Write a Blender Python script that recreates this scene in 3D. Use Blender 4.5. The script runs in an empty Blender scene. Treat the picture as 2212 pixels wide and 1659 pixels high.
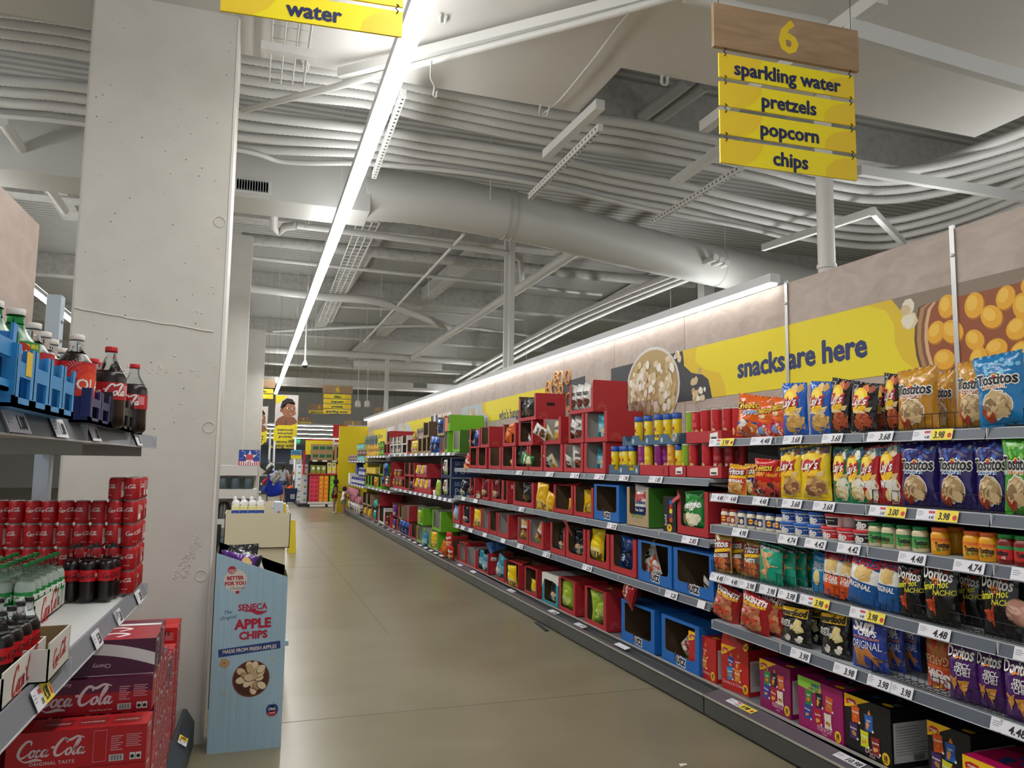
import bpy, math, random
from math import sin, cos, pi, radians, sqrt, atan2
from mathutils import Vector, Matrix, noise
random.seed(11)
SC = bpy.context.scene
COL = SC.collection
# ---------------------------------------------------------------- camera
F, CX, CY, EYE = 1655.0, 1106.0, 829.5, 1.75
_Y = Vector((537-CX, CY-992, -F)).normalized()
_a = 210.0
_Z = Vector((_a, (F*F-569*_a)/162.5, -F)).normalized()
_Z = (_Z - _Z.dot(_Y)*_Y).normalized()
_X = _Y.cross(_Z)
RW = Matrix((_X, _Y, _Z))
cam = bpy.data.cameras.new('camera')
cam.sensor_fit = 'HORIZONTAL'; cam.sensor_width = 36.0; cam.lens = 36.0*F/2212.0
cam.clip_start = 0.05; cam.clip_end = 200
CAM = bpy.data.objects.new('camera', cam); COL.objects.link(CAM)
CAM.matrix_world = Matrix.Translation((0, 0, EYE)) @ RW.to_4x4()
SC.camera = CAM
def ray(px, py): return RW @ Vector((px-CX, CY-py, -F))
def onx(px, py, X):
    d = ray(px, py); return Vector((0, 0, EYE)) + d*(X/d.x)
def ony(px, py, Y):
    d = ray(px, py); return Vector((0, 0, EYE)) + d*(Y/d.y)
def onz(px, py, Z):
    d = ray(px, py); return Vector((0, 0, EYE)) + d*((Z-EYE)/d.z)
# ---------------------------------------------------------------- world, exposure
W = bpy.data.worlds.new('world'); SC.world = W; W.use_nodes = True
W.node_tree.nodes['Background'].inputs[0].default_value = (0.93, 0.96, 1.0, 1)
W.node_tree.nodes['Background'].inputs[1].default_value = 0.42
SC.view_settings.view_transform = 'Standard'; SC.view_settings.look = 'None'
SC.view_settings.gamma = 1.0; SC.view_settings.exposure = 0.8
SC.view_settings.use_curve_mapping = False
LED_POWER = 26.0
# ---------------------------------------------------------------- materials
def lin(h):
    h = h.lstrip('#'); out = []
    for i in (0, 2, 4):
        c = int(h[i:i+2], 16)/255.0
        out.append(c/12.92 if c <= 0.04045 else ((c+0.055)/1.055)**2.4)
    return (out[0], out[1], out[2], 1.0)
_M = {}
def C(hexc, kind='p'):
    """material by colour and finish: p paper, g glossy film, l lacquer, m metal, r rough, t clear, s satin"""
    k = (hexc, kind)
    if k in _M: return _M[k]
    m = bpy.data.materials.new({'p': 'paper', 'g': 'film', 'l': 'lacquer', 'm': 'metal', 'r': 'rough', 't': 'clear', 's': 'satin'}[kind]+'_'+hexc.strip('#'))
    m.use_nodes = True; nt = m.node_tree; b = nt.nodes['Principled BSDF']
    b.inputs['Base Color'].default_value = lin(hexc)
    b.inputs['Roughness'].default_value = {'p': .55, 'g': .17, 'l': .3, 'm': .35, 'r': .85, 't': .05, 's': .42}[kind]
    if kind == 'm': b.inputs['Metallic'].default_value = .85
    if kind == 't':
        b.inputs['Transmission Weight'].default_value = 1.0; b.inputs['IOR'].default_value = 1.12
    if kind == 'g':
        tc = nt.nodes.new('ShaderNodeTexCoord'); n = nt.nodes.new('ShaderNodeTexNoise')
        n.inputs['Scale'].default_value = 15; n.inputs['Detail'].default_value = 1.5; n.inputs['Distortion'].default_value = .6
        bp = nt.nodes.new('ShaderNodeBump'); bp.inputs['Strength'].default_value = .32; bp.inputs['Distance'].default_value = .02
        nt.links.new(tc.outputs['Object'], n.inputs['Vector']); nt.links.new(n.outputs['Fac'], bp.inputs['Height'])
        nt.links.new(bp.outputs['Normal'], b.inputs['Normal'])
    _M[k] = m; return m
def emit(name, col, s):
    m = bpy.data.materials.new(name); m.use_nodes = True; nt = m.node_tree
    b = nt.nodes['Principled BSDF']; b.inputs['Base Color'].default_value = (.9, .9, .9, 1)
    b.inputs['Emission Color'].default_value = col; b.inputs['Emission Strength'].default_value = s
    return m
def tex(name, stops, scale=(1, 1, 1), kind='noise', detail=6, rough=.6, bump=0, bscale=None, dist=0, metal=0, coord='Object', spec=None, nscale=1.0):
    m = bpy.data.materials.new(name); m.use_nodes = True; nt = m.node_tree; b = nt.nodes['Principled BSDF']
    tc = nt.nodes.new('ShaderNodeTexCoord'); mp = nt.nodes.new('ShaderNodeMapping'); mp.inputs['Scale'].default_value = scale
    nt.links.new(tc.outputs[coord], mp.inputs['Vector'])
    if kind == 'wave':
        n = nt.nodes.new('ShaderNodeTexWave'); n.bands_direction = 'Y'; n.inputs['Scale'].default_value = nscale; n.inputs['Distortion'].default_value = dist; n.inputs['Detail'].default_value = detail
        n.inputs['Detail Scale'].default_value = 1.2
    else:
        n = nt.nodes.new('ShaderNodeTexNoise'); n.inputs['Scale'].default_value = nscale; n.inputs['Detail'].default_value = detail; n.inputs['Distortion'].default_value = dist
    nt.links.new(mp.outputs[0], n.inputs['Vector'])
    cr = nt.nodes.new('ShaderNodeValToRGB'); els = cr.color_ramp.elements
    while len(els) < len(stops): els.new(.5)
    for e, (p, h) in zip(els, stops): e.position = p; e.color = lin(h)
    nt.links.new(n.outputs['Fac'], cr.inputs[0]); nt.links.new(cr.outputs[0], b.inputs['Base Color'])
    b.inputs['Roughness'].default_value = rough; b.inputs['Metallic'].default_value = metal
    if bump:
        bp = nt.nodes.new('ShaderNodeBump'); bp.inputs['Strength'].default_value = bump; bp.inputs['Distance'].default_value = .02
        nt.links.new(n.outputs['Fac'], bp.inputs['Height']); nt.links.new(bp.outputs[0], b.inputs['Normal'])
    return m
# ---------------------------------------------------------------- mesh gatherer
_TXT = {}
def textmesh(s, bold=0.0, shear=0.0, sp=1.0):
    k = (s, bold, shear, sp)
    if k not in _TXT:
        c = bpy.data.curves.new('txt', 'FONT'); c.body = s; c.resolution_u = 2; c.offset = bold; c.shear = shear; c.space_character = sp
        c.align_x = 'CENTER'
        o = bpy.data.objects.new('txt', c); m = o.to_mesh()
        vs = [(v.co.x, v.co.y) for v in m.vertices]; fs = [tuple(p.vertices) for p in m.polygons]
        o.to_mesh_clear(); bpy.data.objects.remove(o); bpy.data.curves.remove(c)
        if vs:
            cx = (min(v[0] for v in vs)+max(v[0] for v in vs))/2
            vs = [(x-cx, y) for x, y in vs]
        _TXT[k] = (vs, fs)
    return _TXT[k]
class G:
    def __init__(s): s.maxw = 0; s.v = []; s.f = []; s.mi = []; s.ms = []; s.sm = []
    def _m(s, m):
        if m not in s.ms: s.ms.append(m)
        return s.ms.index(m)
    def add(s, vs, fs, m, smooth=False):
        n = len(s.v); i = s._m(m); s.v.extend([tuple(v) for v in vs])
        for f in fs: s.f.append(tuple(n+k for k in f)); s.mi.append(i); s.sm.append(smooth)
        return s
    def box(s, x0, x1, y0, y1, z0, z1, m, mx=None):
        v = [(x0, y0, z0), (x1, y0, z0), (x1, y1, z0), (x0, y1, z0), (x0, y0, z1), (x1, y0, z1), (x1, y1, z1), (x0, y1, z1)]
        if mx: v = [tuple(mx @ Vector(p)) for p in v]
        return s.add(v, [(0, 3, 2, 1), (4, 5, 6, 7), (0, 1, 5, 4), (1, 2, 6, 5), (2, 3, 7, 6), (3, 0, 4, 7)], m)
    def poly(s, pts, m): return s.add(pts, [tuple(range(len(pts)))], m)
    def beam(s, a, b, w, h, m, up=Vector((0, 0, 1))):
        a = Vector(a); b = Vector(b); d = (b-a).normalized(); x = d.cross(up)
        if x.length < 1e-4: x = Vector((1, 0, 0))
        x.normalize(); u = x.cross(d)
        v = []
        for p in (a, b):
            for (i, j) in ((-1, -1), (1, -1), (1, 1), (-1, 1)): v.append(p+x*(i*w/2)+u*(j*h/2))
        return s.add(v, [(3, 2, 1, 0), (4, 5, 6, 7), (0, 1, 5, 4), (1, 2, 6, 5), (2, 3, 7, 6), (3, 0, 4, 7)], m)
    def tube(s, path, r, m, n=8, cap=True, smooth=True):
        P = [Vector(p) for p in path]; k = len(P); R = r if isinstance(r, (list, tuple)) else [r]*k
        t0 = (P[1]-P[0]).normalized(); u = t0.cross(Vector((0, 0, 1)))
        if u.length < 1e-3: u = t0.cross(Vector((0, 1, 0)))
        u.normalize(); v = []
        for i in range(k):
            t = ((P[min(i+1, k-1)]-P[i]).normalized()+(P[i]-P[max(i-1, 0)]).normalized())
            t = t.normalized() if t.length > 1e-6 else t0
            u = (u-t*u.dot(t)); u = u.normalized() if u.length > 1e-6 else t.orthogonal().normalized()
            w = t.cross(u)
            for j in range(n): v.append(P[i]+(u*cos(2*pi*j/n)+w*sin(2*pi*j/n))*R[i])
        f = [(i*n+j, i*n+(j+1) % n, (i+1)*n+(j+1) % n, (i+1)*n+j) for i in range(k-1) for j in range(n)]
        s.add(v, f, m, smooth)
        if cap: s.add(v[:n], [tuple(reversed(range(n)))], m); s.add(v[-n:], [tuple(range(n))], m)
        return s
    def lathe(s, prof, m, n=16, c=(0, 0, 0), a0=0, a1=2*pi, smooth=True):
        full = abs(a1-a0-2*pi) < 1e-6; cols = n if full else n+1; v = []
        for r, z in prof:
            for j in range(cols):
                a = a0+(a1-a0)*j/n; v.append((c[0]+r*cos(a), c[1]+r*sin(a), c[2]+z))
        f = []
        for i in range(len(prof)-1):
            for j in range(n):
                j2 = (j+1) % cols if full else j+1
                f.append((i*cols+j, i*cols+j2, (i+1)*cols+j2, (i+1)*cols+j))
        return s.add(v, f, m, smooth)
    def ball(s, c, r, m, n=10, k=6, sx=1, sy=1, sz=1):
        prof = [(max(1e-4, r*sin(pi*i/k)), -r*cos(pi*i/k)) for i in range(k+1)]
        g = G().lathe(prof, m, n)
        return s.add([(c[0]+x*sx, c[1]+y*sy, c[2]+z*sz) for x, y, z in g.v], g.f, m, True)
    # decals: mp(x, z, e) maps a point of the print onto the surface
    def text(s, t, size, x, z, m, mp, bold=.012, shear=0, rot=0, e=.001, sx=1.0, sp=1.0):
        vs, fs = textmesh(t, min(bold, .012), shear, sp); c, q = cos(rot), sin(rot); b_ = max(0, bold-.012)
        if s.maxw and vs:
            wn = (max(v[0] for v in vs)-min(v[0] for v in vs))*size*sx
            if wn > s.maxw: sx *= s.maxw/wn
        if b_ == 0: offs = [(0, 0)]
        elif b_ < .035: offs = [(-b_, 0), (b_, 0), (0, b_*.7), (0, -b_*.7)]
        else: offs = [(b_*cos(k*pi/4), b_*sin(k*pi/4)) for k in range(8)]+[(0, 0)]
        for i, (ox, oz) in enumerate(offs):
            out = []
            for a, b in vs:
                a, b = (a+ox)*size*sx, (b-.35+oz)*size
                out.append(mp(x+a*c-b*q, z+a*q+b*c, e+i*.00002))
            s.add(out, fs, m)
        return s
    def shape(s, pts, m, mp, e=.0008, rings=3):
        cx = sum(p[0] for p in pts)/len(pts); cz = sum(p[1] for p in pts)/len(pts); n = len(pts)
        v = [mp(cx, cz, e)]; f = []
        for r in range(1, rings+1):
            t = r/rings
            v += [mp(cx+(p[0]-cx)*t, cz+(p[1]-cz)*t, e) for p in pts]
        for j in range(n):
            k = (j+1) % n; f.append((0, 1+j, 1+k))
            for r in range(1, rings): f.append((1+(r-1)*n+j, 1+r*n+j, 1+r*n+k, 1+(r-1)*n+k))
        return s.add(v, f, m)
    def ell(s, x, z, rx, rz, m, mp, e=.0008, n=20, rot=0, rings=3):
        c, q = cos(rot), sin(rot)
        return s.shape([(x+rx*cos(2*pi*i/n)*c-rz*sin(2*pi*i/n)*q, z+rx*cos(2*pi*i/n)*q+rz*sin(2*pi*i/n)*c) for i in range(n)], m, mp, e, rings)
    def band(s, x0, x1, z0, z1, m, mp, e=.0005, nx=12, nz=5):
        v = []; f = []
        for j in range(nz+1):
            for i in range(nx+1): v.append(mp(x0+(x1-x0)*i/nx, (z0(i/nx) if callable(z0) else z0)*(1-j/nz)+(z1(i/nx) if callable(z1) else z1)*j/nz, e))
        for j in range(nz):
            for i in range(nx): a = j*(nx+1)+i; f.append((a, a+1, a+nx+2, a+nx+1))
        return s.add(v, f, m)
    def blobs(s, n, x0, x1, z0, z1, r, cols, mp, e=.001, seed=1, k=7, asp=1.0):
        rnd = random.Random(seed)
        for i in range(n):
            x = rnd.uniform(x0, x1); z = rnd.uniform(z0, z1); rr = r*rnd.uniform(.7, 1.3); a0 = rnd.uniform(0, 6)
            pts = [(x+rr*asp*cos(a0+2*pi*j/k)*rnd.uniform(.72, 1.12), z+rr*sin(a0+2*pi*j/k)*rnd.uniform(.72, 1.12)) for j in range(k)]
            s.shape(pts, rnd.choice(cols), mp, e+i*.00005, 1)
        return s
    def strokes(s, lines, w, x, z, sc, m, mp, e=.001, sx=1.0, skew=0, rot=0):
        """ribbon strokes for hand lettering: each line is a list of (x, y, width factor)"""
        cr, sr = cos(rot), sin(rot)
        for L in lines:
            pts = []
            for i in range(len(L)-1):
                p0 = L[max(i-1, 0)]; p1 = L[i]; p2 = L[i+1]; p3 = L[min(i+2, len(L)-1)]
                for q in range(5):
                    t = q/5
                    pts.append(tuple(.5*((2*b)+(-a+c)*t+(2*a-5*b+4*c-d)*t*t+(-a+3*b-3*c+d)*t**3) for a, b, c, d in zip(p0, p1, p2, p3)))
            pts.append(tuple(L[-1])); v = []; n = len(pts)
            for i, p in enumerate(pts):
                q = pts[min(i+1, n-1)]; o = pts[max(i-1, 0)]
                dx, dy = q[0]-o[0], q[1]-o[1]; l = sqrt(dx*dx+dy*dy) or 1
                hw = w*p[2]/2
                for sg in (1, -1):
                    a = (p[0]-dy/l*hw*sg+skew*p[1])*sc*sx; b = (p[1]+dx/l*hw*sg)*sc
                    v.append(mp(x+a*cr-b*sr, z+a*sr+b*cr, e))
            s.add(v, [(2*i+1, 2*i+3, 2*i+2, 2*i) for i in range(n-1)], m)
        return s
    def mesh(s, name):
        me = bpy.data.meshes.new(name); me.from_pydata(s.v, [], s.f)
        for m in s.ms: me.materials.append(m)
        me.polygons.foreach_set('material_index', s.mi); me.polygons.foreach_set('use_smooth', s.sm)
        me.update(); return me
# ---------------------------------------------------------------- objects
def link(name, data, loc=(0, 0, 0), rz=0, parent=None, scale=None):
    o = bpy.data.objects.new(name, data); COL.objects.link(o)
    o.location = loc
    o.rotation_euler = rz if isinstance(rz, (tuple, list)) else (0, 0, rz)
    if scale: o.scale = scale
    if parent: o.parent = parent
    return o
def tag(o, label, cat, group=None):
    o['label'] = label; o['category'] = cat
    if group: o['group'] = group
    return o
def struct(name, g, loc=(0, 0, 0), label=None):
    o = link(name, g.mesh(name), loc); o['kind'] = 'structure'
    return o
def thing(name, label, cat, loc=(0, 0, 0), rz=0, group=None):
    return tag(link(name, None, loc, rz), label, cat, group)
def part(name, g, parent, label=None):
    o = link(name, g.mesh(name) if isinstance(g, G) else g, parent=parent)
    if label: o['label'] = label
    return o
def solo(name, g, label, cat, loc=(0, 0, 0), rz=0, group=None):
    return tag(link(name, g.mesh(name) if isinstance(g, G) else g, loc, rz), label, cat, group)
KIND = {}
def put(kind, label, loc, rz=0, group=None, scale=None, name=None):
    """one more of a kind: the thing and each of its parts is copied"""
    nm, cat, parts = KIND[kind]
    nm = name or nm
    if len(parts) == 1 and not parts[0][2]:
        return tag(link(nm, parts[0][1], loc, rz, None, scale), label, cat, group)
    r = tag(link(nm, None, loc, rz, None, scale), label, cat, group)
    for pn, me, subs in parts:
        p = link(pn, me, parent=r)
        for sn, sm in subs: link(sn, sm, parent=p)
    return r
def kind(key, name, cat, *parts):
    KIND[key] = (name, cat, [(p[0], p[1].mesh(p[0]), [(q[0], q[1].mesh(q[0])) for q in p[2:]]) for p in parts])
ORD = ['first', 'second', 'third', 'fourth', 'fifth', 'sixth', 'seventh', 'eighth', 'ninth', 'tenth', 'eleventh', 'twelfth', 'thirteenth', 'fourteenth', 'fifteenth', 'sixteenth', 'seventeenth', 'eighteenth', 'nineteenth', 'twentieth']
R90 = -pi/2     # faces the aisle from the right-hand shelves
FLAT = lambda x, z, e: (x, -e, z)     # print on a face that looks along -y
# ================================================================ room shell
XR, XP, XK = 3.17, 3.87, 3.10           # price rails, header boards, kick plate of the right-hand run
MOD = 1.48; Y0 = 4.81
CONCRETE = tex('polished_concrete', [(0, '#786F59'), (.4, '#847B63'), (.6, '#8B836C'), (1, '#968E77')], (1, 1.3, 1), detail=9, rough=.3, bump=.012, dist=.5, nscale=1.1)
PLASTER = tex('painted_plaster', [(0, '#BEBBB3'), (.5, '#C9C6BE'), (1, '#CFCCC5')], (1, 1, 1), detail=8, rough=.55, bump=.22, nscale=5)
SOFFIT = tex('painted_gypsum', [(0, '#C9C6BF'), (1, '#D3D0C9')], detail=3, rough=.75, bump=.03, nscale=1.2)
DECK = tex('painted_steel_deck', [(0, '#8E8E89'), (.5, '#A6A6A0'), (1, '#B2B2AC')], (1, 1, 1), kind='wave', detail=1, rough=.7, bump=.9, nscale=2.2)
ROUGHW = tex('sprayed_steel', [(0, '#8C8B86'), (.5, '#B7B6B0'), (1, '#CBCAC5')], detail=10, rough=.85, bump=.8, nscale=9)
WHITE = C('#D4D3CE', 's'); PIPE = C('#CFCEC9', 's'); DIM = C('#A9A9A5', 's')
WOODH = tex('limed_oak', [(0, '#96867B'), (.35, '#B3A297'), (.6, '#C1B1A6'), (1, '#CBBDB3')], (3.0, .5, 5.5), detail=7, rough=.5, dist=1.6, nscale=1.3)
WOODS = tex('sign_oak', [(0, '#7D6347'), (.45, '#9F8262'), (.7, '#AF9373'), (1, '#BCA284')], (1.2, 5, 7), detail=7, rough=.5, dist=1.5, nscale=1.6)
g = G()
g.poly([(-14, -3, 0), (16, -3, 0), (16, 50, 0), (-14, 50, 0)], CONCRETE)
SEAM = C('#6E6552', 'p')
for y, x0, x1 in ((onz(1260, 1501, 0).y, -.2, 3.1),): g.box(x0, x1, y-.004, y+.004, 0, .0008, SEAM)
g.box(1.42, 1.426, 8, 40, 0, .0008, SEAM)
for y in (13.2, 21.0, 29.0): g.box(-.2, 3.1, y-.004, y+.004, 0, .0008, SEAM)
struct('floor', g)
g = G(); ZD = 6.0
g.poly([(-14, -3, ZD), (-14, 50, ZD), (16, 50, ZD), (16, -3, ZD)], DECK)
struct('ceiling', g)
WALLM = C('#D6D6D2', 'r')
for nm, b in (('wall_left', (-14, -13.8, -3, 50, 0, ZD)), ('wall_right', (15.8, 16, -3, 50, 0, ZD)), ('wall_far', (-14, 16, 49.8, 50, 0, ZD))):
    struct(nm, G().box(*b, WALLM))
# dropped plaster soffit with a step cut out of its far edge
ZS = 4.74
g = G()
for (x0, x1, y0, y1) in ((-14, 2.54, -2.9, 5.78), (2.54, 6.1, -2.9, 4.98), (6.1, 15.8, -2.9, 4.45)):
    g.box(x0, x1, y0, y1, ZS, ZS+.35, SOFFIT)
struct('ceiling_1', g)
# ---------------------------------------------------------------- columns
def column(x0, x1, y0, y1, z1, label, dents=True):
    t = thing('concrete_column', label, 'column', (x0, y0, 0))
    g = G(); b = .015
    w, d = x1-x0, y1-y0
    ring = [(b, 0), (w-b, 0), (w, b), (w, d-b), (w-b, d), (b, d), (0, d-b), (0, b)]
    v = [(x, y, 0) for x, y in ring]+[(x, y, z1) for x, y in ring]
    g.add(v, [(i, (i+1) % 8, 8+(i+1) % 8, 8+i) for i in range(8)], PLASTER)
    rnd = random.Random(5)
    if dents:
        dk = C('#55524C', 'r')
        for i in range(70):
            x, z, r = rnd.uniform(.04, w-.04), rnd.uniform(1.9, 4.6), rnd.choice((.003, .004, .005, .009))
            if r > .008:
                g.ball((x, .001, z), r*1.4, PLASTER, 8, 4, 1, .3, .7)
            else: g.ell(x, z, r, r*.8, dk, FLAT, .0006, 6, rings=1)
        # dripped ridges of paint, a chipped patch, round scars
        g.tube([(.02+i*.05, -.001, 2.66-.006*i+rnd.uniform(-.005, .005)) for i in range(17)], .006, PLASTER, 5)
        for i in range(110): q = rnd.uniform(0, 1); g.ball((w-.19+.1*q+rnd.uniform(-.035, .035), .0, 1.0+q*.26+rnd.uniform(-.03, .03)), rnd.uniform(.004, .010), PLASTER, 5, 4, 1, .3, .8)
        for zc in (3.3, 1.95, 1.02):
            g.tube([(w-.06+.035*cos(a*pi/8), -.001, zc+.035*sin(a*pi/8)) for a in range(17)], .004, PLASTER, 5)
        for i in range(34): g.ball((rnd.uniform(.1, w-.1), 0, 2.3+rnd.uniform(-.03, .03)), rnd.uniform(.005, .013), PLASTER, 6, 4, 1, .18, .8)
    part('shaft', g, t)
    part('corner_bead', G().box(w-.012, w+.004, -.003, .012, .0, z1-.02, C('#DEDDD8', 's')), t)
column(-1.075, -.19, 5.27, 5.95, ZS, 'large white painted column beside the soft drink shelf')
a = ony(500, 600, 13.0)
column(a.x-.75, ony(533, 800, 13).x, 13.0, 13.8, 5.4, 'smaller white column behind the big column, with a small grey plate', False)
column(ony(528, 900, 22).x-.3, ony(566, 900, 22).x, 22.0, 22.8, 5.3, 'farthest white column, by the hanging soft drinks sign', False)
# ---------------------------------------------------------------- lamps
LEDM = emit('led_diffuser', (1, .985, .96, 1), LED_POWER)
UPM = emit('led_uplight', (.97, .985, 1, 1), LED_POWER*.36)
def led(a, b, w, label, hangers=3, group=None, up=True, m=None):
    a = Vector(a); b = Vector(b); L = (b-a).length
    t = thing('led_strip_light', label, 'ceiling light', a, (0, 0, atan2(-(b-a).x, (b-a).y)), group)
    part('housing', G().box(-w/2, w/2, 0, L, 0, .07, C('#C9CACB', 's')), t)
    if up: part('uplight', G().box(-w/2+.015, w/2-.015, .02, L-.02, .0705, .085, UPM), t)
    part('diffuser', G().box(-w/2+.012, w/2-.012, .02, L-.02, -.018, -.0005, m or LEDM), t)
    for i in range(hangers):
        y = L*(i+.5)/hangers; part('hanging_wire', G().tube([(0, y, .07), (0, y, ZD-a.z-.05)], .003, WHITE, 5), t)
    return t
p = onz(915, 0, 4.25); q = onz(592, 860, 4.25)
d = (q-p)/(q.y-p.y)
led(p-d*(p.y-.6), q+d*(30.5-q.y), .125, 'long bright white strip light down the middle of the aisle', 6)
led((-3.2, .5, 4.25), (-3.2, 4.6, 4.25), .12, 'strip light over the aisle behind the soft drink shelf', 2)
led((-3.2, 6.2, 4.25), (-3.2, 34, 4.25), .12, 'long strip light on the far side of the big column', 3)
led((6.6, .5, 4.0), (6.6, 36, 4.0), .12, 'long strip light over the next aisle behind the header boards', 5)
# strip on top of the header boards
zt = onx(1690, 601, XP-.05).z
led((XP-.06, Y0+.06, 3.17), (XP-.06, 27.2, 3.17), .09, 'strip light running along the top of the wooden header boards', 0, up=False, m=emit('led_diffuser_soft', (1, .985, .96, 1), LED_POWER*.13))
# strips over the tills
for i, (py, y) in enumerate(((919, 32), (927, 36), (937, 39), (946, 42))):
    z = ony(640, py, y).z; led((9.0, y, z), (-1.5, y, z), .1, 'cross strip light over the tills, %s from the aisle' % ORD[i], 4, up=False)
# ---------------------------------------------------------------- header boards and their prints
def bl(px, py, X=XP):
    p = onx(px, py, X); return (-(p.y-Y0), p.z)
NAVY = C('#27356B', 'p'); YEL = C('#F1DE1C', 'p'); YEL2 = C('#E9C628', 'p'); SLATE = C('#3E3F45', 'p')
ZT, ZB = 3.155, 1.93
k = -3
edges = [-1.1, Y0-2*MOD, Y0-MOD]+[Y0+MOD*i for i in range(0, 16)]
for i in range(len(edges)-1):
    y0, y1 = edges[i]+.004, edges[i+1]-.004
    t = thing('header_board', 'limed oak header board above the shelves, %s from the near end' % ORD[min(i, 19)], 'header board', (XP, y1, 0), R90)
    part('board', G().box(0, y1-y0, 0, .03, ZB, ZT, WOODH), t)
    if i in (1, 2):
        part('metal_post', G().box(-.02, .012, -.014, .0, ZB, ZT+.02, C('#B4B4B2', 'm')), t)
        part('painted_glint', G().ball((-.004, -.018, ZT-.16), .012, C('#F4F4F0', 'l')), t)  # pale ball stands in for the bright highlight on the metal post
def panel(label, outline, m, decos, z=0.0, nm='poster', cat='poster'):
    g = G(); mp = lambda x, zz, e: (x, -e-.003-z, zz)
    pts = [bl(*p) for p in outline]
    g.poly([mp(x, zz, 0) for x, zz in pts], m)
    g.add([mp(x, zz, 0) for x, zz in pts]+[(x, 0, zz) for x, zz in pts], [(i, len(pts)+i, len(pts)+(i+1) % len(pts), (i+1) % len(pts)) for i in range(len(pts))], m)
    decos(g, mp); return solo(nm, g, label, cat, (XP-.001, Y0, 0), R90)
def c7(x, y): return (1300+x/2.4254, 440+y/2.4254)
POP = [C(h, 'p') for h in ('#EFE6CF', '#E3D3AE', '#D8C294', '#F4EFE2', '#C9AC78')]
def deco_pop(g, mp):
    a, b = bl(*c7(262, 935)); 
    g.ell(a, b-.06, .55, .42, C('#D9D6CF', 'p'), mp, .001, 28); g.ell(a, b-.06, .52, .39, C('#B79B66', 'p'), mp, .0014, 28)
    g.blobs(150, a-.44, a+.44, b-.29, b+.2, .042, POP, mp, .002, 3)
    x, z = bl(*c7(500, 960)); g.blobs(16, x-.1, x+.14, z-.13, z+.16, .035, POP, mp, .002, 4)
    x, z = bl(*c7(395, 800)); g.blobs(7, x-.03, x+.05, z-.05, z+.04, .03, POP, mp, .002, 6)
panel('poster of a bowl of popcorn on dark slate', [c7(50, 865), c7(425, 772), c7(430, 850), c7(475, 888), c7(535, 897), c7(562, 925), c7(577, 1018), c7(50, 1083)], SLATE, deco_pop)
def deco_pot(g, mp):
    x, z = bl(*c7(1615, 580)); g.blobs(5, x-.05, x+.05, z-.07, z+.06, .05, POP, mp, .001, 8)
    cx, cz = bl(*c7(2060, 640))
    for i, (r, h) in enumerate(((.64, '#6B4A33'), (.62, '#B98A5C'), (.59, '#8A5A3C'), (.565, '#E0B48A'), (.54, '#9A5430'))):
        g.shape([(min(1.9, cx+.1+r*1.0*cos(a*pi/18)), max(2.33, min(2.745, cz+r*.9*sin(a*pi/18)))) for a in range(36)], C(h, 'p'), mp, .001+.0004*i)
    rnd = random.Random(2); pts = []
    for _ in range(900):
        x, z = cx+rnd.uniform(-.4, .85), rnd.uniform(2.36, 2.72)
        if all((x-a)**2+(z-b)**2 > .0118 for a, b in pts) and ((x-cx-.1)/.5)**2+((z-cz)/.47)**2 < 1.15 or (x > cx and all((x-a)**2+(z-b)**2 > .0118 for a, b in pts)): pts.append((x, z))
    pts.sort(key=lambda p: -p[1])
    for i, (x, z) in enumerate(pts):
        r = rnd.uniform(.06, .074); rot = rnd.uniform(0, 3); q = .0032+i*.00006
        g.ell(x+.005, z-.008, r*1.12, r*.95, C('#B8741E', 'p'), mp, q, 16, rot); g.ell(x, z, r*1.08, r*.9, C('#EFAF2E', 'p'), mp, q+.00002, 16, rot); g.ell(x-.012, z+.014, r*.66, r*.5, C('#F7C750', 'p'), mp, q+.00004, 12, rot)
panel('poster of golden potatoes in a copper pot', [c7(1520, 500), c7(2500, 262), c7(2500, 800), c7(1880, 850), c7(1870, 760), c7(1830, 700), c7(1760, 662), c7(1650, 655), c7(1590, 590)], C('#8F7F70', 'p'), deco_pot)
def deco_sn(g, mp):
    for P in ([(425, 770), (500, 752), (490, 825), (540, 868), (620, 885), (648, 945), (655, 1006), (580, 1015), (575, 985), (560, 920), (530, 895), (470, 885), (435, 850)],
              [(1395, 533), (1520, 503), (1600, 600), (1650, 655), (1760, 660), (1830, 700), (1870, 760), (1880, 848), (1660, 877), (1580, 820), (1540, 740), (1532, 630), (1490, 560)]):
        g.poly([mp(*bl(*c7(*q)), .0006) for q in P], YEL2)
    s = .232
    x, z = bl(*c7(832, 840)); g.text('snacks', s, x, z+.0, NAVY, mp, .045, e=.0012)
    x, z = bl(*c7(1170, 775)); g.text('are here', s, x, z, NAVY, mp, .045, e=.0012)
panel('yellow banner that reads snacks are here', [c7(*q) for q in ((425, 770), (1520, 503), (1600, 600), (1650, 655), (1760, 660), (1830, 700), (1870, 760), (1880, 848), (580, 1015), (575, 985), (560, 920), (530, 895), (470, 885), (435, 850))], YEL, deco_sn, nm='banner', cat='banner')
def deco_wh(g, mp):
    x, z = bl(1100, 893); g.text("who's hungry?", .205, x+.08, z, NAVY, mp, .03, e=.0012)
    g.poly([mp(*bl(*q), .0006) for q in ((1041, 871), (1049, 869), (1050, 893), (1058, 898), (1063, 909), (1057, 911), (1054, 900), (1043, 892))], YEL2)
panel("yellow banner that reads who's hungry, half hidden by stacked cartons", [(1041, 871), (1143.7, 845.5), (1178, 838), (1178, 885), (1057, 911), (1054, 900), (1043, 892)], YEL, deco_wh, nm='banner', cat='banner')
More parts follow.
